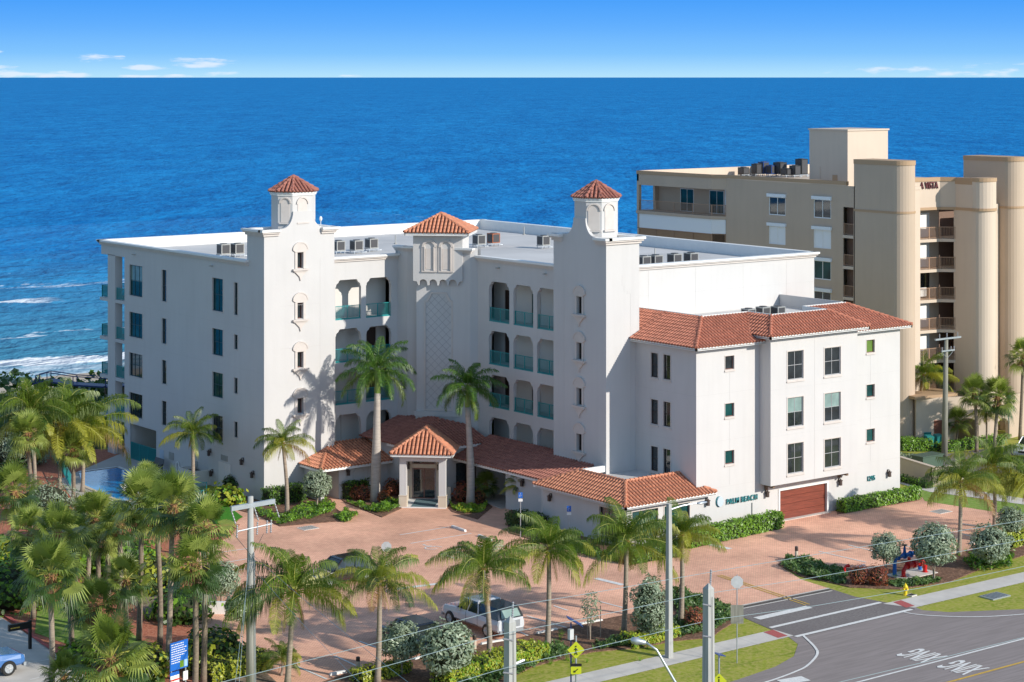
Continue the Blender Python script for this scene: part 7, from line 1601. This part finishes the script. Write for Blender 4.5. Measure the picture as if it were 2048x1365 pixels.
# pool furniture, fence
Fw2 = Fr((80.6, yend), (80.6, 136.4)); 
s_, z_ = Fw2.sz(333, 930); pb_ = Fw2(s_, 0, .8); e = empty('bench', pb_, 'dark grey bench against the shaded pool wall', 'bench')
b = MB(); b.box(-.55, .0, -.75, .75, .42, .48); P('seat', b, 'black', e)
b = MB(); b.hexa([(.0, -.75, .45), (.06, -.75, .45), (.06, .75, .45), (.0, .75, .45), (.16, -.75, 1.15), (.22, -.75, 1.15), (.22, .75, 1.15), (.16, .75, 1.15)]); P('backrest', b, mat('grey_slats', (.09, .09, .10), .6), e)
for y in (-.75, .75):
    for x in (-.5, .0): b = MB(); b.box(x-.03, x+.03, y-.03, y+.03, 0, .7); P('leg', b, 'black', e)
    b = MB(); b.box(-.56, .1, y-.04, y+.04, .7, .75); P('armrest', b, 'black', e)
s_, z_ = Fw2.sz(357, 933); n = 24; b = MB(); q = Fw2(s_, z_, .08); b.tube([(0, .26*math.cos(2*math.pi*i/n), .36*math.sin(2*math.pi*i/n)) for i in range(n+1)], .05, 8); O('life_ring', b, 'white', q, 'white life ring hanging on the shaded pool wall', 'life ring')
def fence(pts, h, label, mesh_=False):
    P0 = G(*pts[0]); e = empty('fence', P0, label, 'fence', None); Q = [G(*q)-P0 for q in pts]
    for i in range(len(Q)-1):
        f = Fr(Q[i][:2], Q[i+1][:2]); f.p = Vector((Q[i].x, Q[i].y, 0)); b = MB(); b.bx(f, 0, f.L, h-.05, h, -.03, .03).bx(f, 0, f.L, .1, .15, -.025, .025)
        for k in range(1, int(f.L/.13)): x = k*.13; b.bx(f, x-.014, x+.014, .15, h-.05, -.012, .012)
        P('panel', b, 'teal', e); b = MB(); b.bx(f, -.04, .04, 0, h+.05, -.04, .04); P('post', b, 'teal', e)
    return e
fence([(342, 975), (375, 992), (413, 998), (413, 1004)], 1.25, 'teal picket fence between the pool terrace and the service door'); fence([(388, 1012), (414, 1008)], 1.1, 'short teal gate at the end of the pool fence')
fence([(104, 915), (122, 940), (142, 978)], 1.15, 'teal picket fence on the left side of the pool')
p = Fw2(Fw2.s_at(405), 0, 0); e = empty('bin_enclosure', p, 'low white enclosure against the shaded wall left of the service door', 'enclosure'); b = MB(); b.box(-1.5, 0, -1.2, -1.1, 0, 1.25); b.box(-1.5, -1.4, -1.1, 1.2, 0, 1.25); b.box(-1.4, 0, 1.1, 1.2, 0, 1.25); P('wall', b, 'interior', e); b = MB(); b.box(-1.35, -.1, -1.05, 1.0, 0, 1.0); P('equipment', b, 'acdark', e)
for i, (u, v, lb) in enumerate(((262, 992, 'white sun lounger on the pool terrace, left one'), (288, 1000, 'white sun lounger on the pool terrace, right one'))):
    e = empty('sun_lounger', G(u, v), lb, 'sun lounger', 'pool loungers', .3); b = MB(); b.box(-.3, .3, -.9, .4, .32, .38); P('seat', b, 'white', e); b = MB(); b.hexa([(-.3, .4, .33), (.3, .4, .33), (.3, .45, .33), (-.3, .45, .33), (-.3, .9, .8), (.3, .9, .8), (.3, .95, .8), (-.3, .95, .8)]); P('backrest', b, 'white', e)
    for x in (-.27, .27):
        for y in (-.8, .35): b = MB(); b.box(x-.02, x+.02, y-.02, y+.02, 0, .32); P('leg', b, 'teal', e)
# beach walkover beyond the pool
bw_ = mat('dark_blue_walkway', (.02, .04, .14), .5); P0 = G(80, 772, 1.0)
e = empty('beach_walkover', Vector((P0.x, P0.y, -1)), 'dark blue covered boardwalk leading over the dune to the beach', 'boardwalk')
q = [G(75, 768, 2.0), G(98, 762, 2.4), G(150, 770, 2.2), G(215, 774, 2.2), G(252, 772, 2.3)]
b = MB()
for i in range(len(q)-1):
    a, c = q[i]-e.location, q[i+1]-e.location; dd = (c-a).normalized(); nn = Vector((-dd.y, dd.x, 0))*.8
    b.hexa([a-nn, c-nn, c+nn, a+nn, a-nn+Vector((0, 0, .14)), c-nn+Vector((0, 0, .14)), c+nn+Vector((0, 0, .14)), a+nn+Vector((0, 0, .14))])
P('deck', b, bw_, e)
for i in range(len(q)):
    a = q[i]-e.location
    for s in (-.7, .7): b = MB(); b.tube([(a.x+s*.6, a.y+s*.6, 0), (a.x+s*.6, a.y+s*.6, a.z)], .1, 6); P('post', b, 'brass', e)
for s in (-.8, .8):
    b = MB()
    for i in range(len(q)-1): b.tube([q[i]-e.location+Vector((s*.5, s*.5, .9)), q[i+1]-e.location+Vector((s*.5, s*.5, .9))], .05, 5); b.tube([q[i]-e.location+Vector((s*.5, s*.5, 0)), q[i]-e.location+Vector((s*.5, s*.5, .9))], .05, 5)
    P('handrail', b, bw_, e)
# car park frame at the far left
p = G(60, 1300); e = empty('gate_frame', p, 'dark steel frame with a yellow stripe beside the parked pickup', 'gate frame'); b = MB(); b.box(-1.3, 0, -.06, .12, 1.25, 1.62); P('beam', b, 'black', e); b = MB(); b.box(-.08, .08, -.08, .08, 0, 1.7); P('post', b, 'black', e); b = MB(); b.box(-1.2, -1.2+.55, -.07, -.061, 1.38, 1.45); P('stripe', b, 'ypaint', e)
# ------------------------------------------------------------------ vehicles (x = forward)
def paint(n, c, r=.25): return mat(n, c, r, coat=1.0, spec=.5)
def loft(b, st):
    k0 = len(b.v); n = len(st[0])
    for ring in st:
        for q in ring: b.v.append(tuple(q))
    for i in range(len(st)-1):
        for j in range(n-1): b.f.append((k0+i*n+j, k0+(i+1)*n+j, k0+(i+1)*n+j+1, k0+i*n+j+1)); b.m.append(b.mi)
        b.f.append((k0+i*n+n-1, k0+(i+1)*n+n-1, k0+(i+1)*n, k0+i*n)); b.m.append(b.mi)
    b.f.append(tuple(k0+j for j in range(n))); b.m.append(b.mi); b.f.append(tuple(k0+(len(st)-1)*n+j for j in reversed(range(n)))); b.m.append(b.mi)
def ring(x, w, zb, zt, sh=.93): return [Vector((x, -w*.9, zb)), Vector((x, -w, zb+.12)), Vector((x, -w*1.0, zb+(zt-zb)*.6)), Vector((x, -w*sh, zt-.04)), Vector((x, -w*sh+.08, zt)), Vector((x, w*sh-.08, zt)), Vector((x, w*sh, zt-.04)), Vector((x, w, zb+(zt-zb)*.6)), Vector((x, w, zb+.12)), Vector((x, w*.9, zb))]
def wheel(e, x, y, r=.38, w=.27):
    s = 1 if y > 0 else -1; b = MB(); b.tube([(x, y-w/2, r), (x, y-w*.4, r), (x, y+w*.4, r), (x, y+w/2, r)], [r*.93, r, r, r*.93], 22); t = P('wheel', b, 'black', e)
    b = MB(); b.tube([(x, y+s*w*.5, r), (x, y+s*(w*.5+.012), r)], r*.62, 16); rm = P('rim', b, 'galv', e, t)
    b = MB()
    for k in range(5): a = k*1.2566; b.tube([(x, y+s*(w*.5+.016), r), (x+r*.55*math.cos(a), y+s*(w*.5+.016), r+r*.55*math.sin(a))], .035, 4)
    P('spoke', b, 'signwhite', e, t)
def arch(e, x, y, r=.46):
    s = 1 if y > 0 else -1; n = 12; b = MB(); b.face([(x+r*math.cos(math.pi*i/n), y+s*.012, .36+r*math.sin(math.pi*i/n)) for i in range(n+1)]+[(x-r, y+s*.012, .26), (x+r, y+s*.012, .26)]); return P('wheel_arch', b, 'black', e)
def cabin(e, xb0, xb1, xt0, xt1, wb, wt, zb, zt, pm, roofm=None):
    """windows as dark glass, pillars and roof in paint"""
    B_ = [(xb0, wb), (xb1, wb)]; T_ = [(xt0, wt), (xt1, wt)]
    b = MB(); b.hexa([(xb0, -wb, zb), (xb1, -wb, zb), (xb1, wb, zb), (xb0, wb, zb), (xt0, -wt, zt), (xt1, -wt, zt), (xt1, wt, zt), (xt0, wt, zt)]); gl = P('windows', b, 'glass', e)
    b = MB(); b.hexa([(xt0-.06, -wt-.03, zt), (xt1+.06, -wt-.03, zt), (xt1+.06, wt+.03, zt), (xt0-.06, wt+.03, zt), (xt0+.08, -wt+.08, zt+.07), (xt1-.08, -wt+.08, zt+.07), (xt1-.08, wt-.08, zt+.07), (xt0+.08, wt-.08, zt+.07)]); P('roof', b, roofm or pm, e)
    b = MB()
    for s in (-1, 1):
        b.tube([(xb0, s*wb, zb), (xt0, s*wt, zt+.02)], .05, 5); b.tube([(xb1, s*wb, zb), (xt1, s*wt, zt+.02)], .05, 5)
        xm = (xb0+xb1)/2; b.tube([(xm, s*(wb+.005), zb), ((xt0+xt1)/2, s*(wt+.005), zt+.02)], .045, 5)
    P('pillar', b, pm, e)
def bits(e, L_, w, zh, pm):
    for s in (-1, 1):
        b = MB(); b.hexa([(L_-.1, s*w*.62-.17, zh-.1), (L_+.015, s*w*.62-.17, zh-.1), (L_+.015, s*w*.62+.17, zh-.1), (L_-.1, s*w*.62+.17, zh-.1), (L_-.1, s*w*.62-.17, zh+.08), (L_+.005, s*w*.62-.17, zh+.08), (L_+.005, s*w*.62+.17, zh+.08), (L_-.1, s*w*.62+.17, zh+.08)]); P('headlight', b, 'signwhite', e)
        b = MB(); b.box(-L_-.015, -L_+.08, s*w*.78-.1, s*w*.78+.1, zh-.12, zh+.22); P('taillight', b, 'red', e)
        b = MB(); b.box(L_*.28, L_*.28+.16, s*(w+.13)-.09, s*(w+.13)+.09, zh+.18, zh+.36); P('mirror', b, pm, e)
    b = MB(); b.box(L_-.02, L_+.025, -w*.4, w*.4, zh-.2, zh+.04); P('grille', b, 'black', e)
    b = MB(); b.box(-L_-.06, -L_+.1, -w*.9, w*.9, .38, .58); P('bumper', b, 'galv', e); b = MB(); b.box(L_-.08, L_+.07, -w*.9, w*.9, .35, .55); P('bumper', b, 'galv', e)
    b = MB(); b.box(-L_-.07, -L_-.061, -.26, .26, .62, .74); P('number_plate', b, 'white', e)
def pickup(loc, rz, pm, label, shell=None):
    e = empty('pickup_truck', loc, label, 'pickup truck', None, rz); L_, w = 2.9, 1.0
    b = MB(); loft(b, [ring(-2.9, .93, .55, 1.12), ring(-2.82, .98, .45, 1.18), ring(-.95, 1.0, .42, 1.2), ring(1.05, 1.0, .42, 1.18), ring(1.5, .99, .42, 1.16), ring(2.6, .95, .45, 1.06), ring(2.85, .86, .5, .95)]); P('body', b, pm, e)
    cabin(e, -.92, 1.25, -.72, .55, .93, .78, 1.17, 1.82, pm)
    if shell:
        b = MB(); b.hexa([(-2.85, -.93, 1.18), (-.96, -.95, 1.18), (-.96, .95, 1.18), (-2.85, .93, 1.18), (-2.55, -.76, 1.78), (-.96, -.8, 1.82), (-.96, .8, 1.82), (-2.55, .76, 1.78)]); c = P('canopy', b, shell, e)
        b = MB(); b.hexa([(-2.84, -.7, 1.26), (-2.8, -.7, 1.26), (-2.8, .7, 1.26), (-2.84, .7, 1.26), (-2.63, -.6, 1.68), (-2.6, -.6, 1.68), (-2.6, .6, 1.68), (-2.63, .6, 1.68)]); b.v = [(x-.035, y, z) for x, y, z in b.v]; P('rear_window', b, 'glassblind', e, c)
    for x in (-1.85, 1.85):
        for y in (-.98, .98): arch(e, x, y+(.02 if y > 0 else -.02)); wheel(e, x, y*.94, .4)
    b = MB(); b.box(-2.925, -2.905, -.62, .62, .68, 1.06); P('tailgate_panel', b, 'galv', e)
    b = MB()
    for s in (-1, 1): b.box(-.9, 1.4, s*1.004-.004, s*1.004+.004, .5, .52); b.box(.25, .27, s*1.003-.003, s*1.003+.003, .5, 1.1); b.box(-.9, -.88, s*1.003-.003, s*1.003+.003, .5, 1.15)
    P('door_seam', b, 'black', e)
    bits(e, 2.88, .95, .85, pm); return e
def car(loc, rz, pm, label, cat='car', suv=True, name='parked_car', rm=None):
    e = empty(name, loc, label, cat, None, rz); h = 1.0 if suv else .88; t = 1.6 if suv else 1.36
    b = MB(); loft(b, [ring(-2.35, .84, .5, h-.08), ring(-2.25, .91, .38, h), ring(-.9, .94, .34, h+.02), ring(1.0, .94, .34, h-.0), ring(1.9, .9, .36, h-.1), ring(2.3, .78, .45, h-.26)]); P('body', b, pm, e)
    cabin(e, -2.15 if suv else -1.75, 1.05, -1.7 if suv else -1.0, .3, .84, .66, h-.01, t, pm, rm)
    for x in (-1.4, 1.45):
        for y in (-.92, .92): arch(e, x, y+(.02 if y > 0 else -.02), .42); wheel(e, x, y*.93, .35, .24)
    b = MB()
    for s in (-1, 1): b.box(.1, .12, s*.945-.003, s*.945+.003, .42, h-.05); b.box(-.95, -.93, s*.945-.003, s*.945+.003, .42, h-.05)
    P('door_seam', b, 'black', e)
    bits(e, 2.3, .86, h-.3, pm); return e
wp = paint('white_car_paint', (.62, .64, .68)); dp = paint('dark_blue_car_paint', (.008, .022, .07), .15); bp2 = paint('black_car_paint', (.010, .011, .014), .12); pb2 = paint('blue_truck_paint', (.05, .16, .42))
rc_ = G(1024, 1279); pickup(rc_+Vector((0, 2.95, .012)), math.pi/2, wp, 'white pickup with dark camper shell parked nose in on the forecourt', paint('dark_canopy', (.012, .014, .022), .2))
rc_ = G(868, 1311); car(rc_+Vector((0, 2.4, .012)), math.pi/2, dp, 'dark blue car half hidden behind two silver shrubs', 'car', True, rm=bp2)
car(G(681, 1165)+Vector((0, 0, .012)), math.pi, bp2, 'black sport utility car parked behind the large coconut palm', 'car', True)
rc_ = G(42, 1345); pickup(rc_+Vector((-2.75, .6, .06)), 0, pb2, 'blue and chrome pickup entering at the lower left edge')
car(G(2062, 912)+Vector((0, 0, .02)), math.radians(200), wp, 'white sport utility car cut by the right edge', 'car', True)
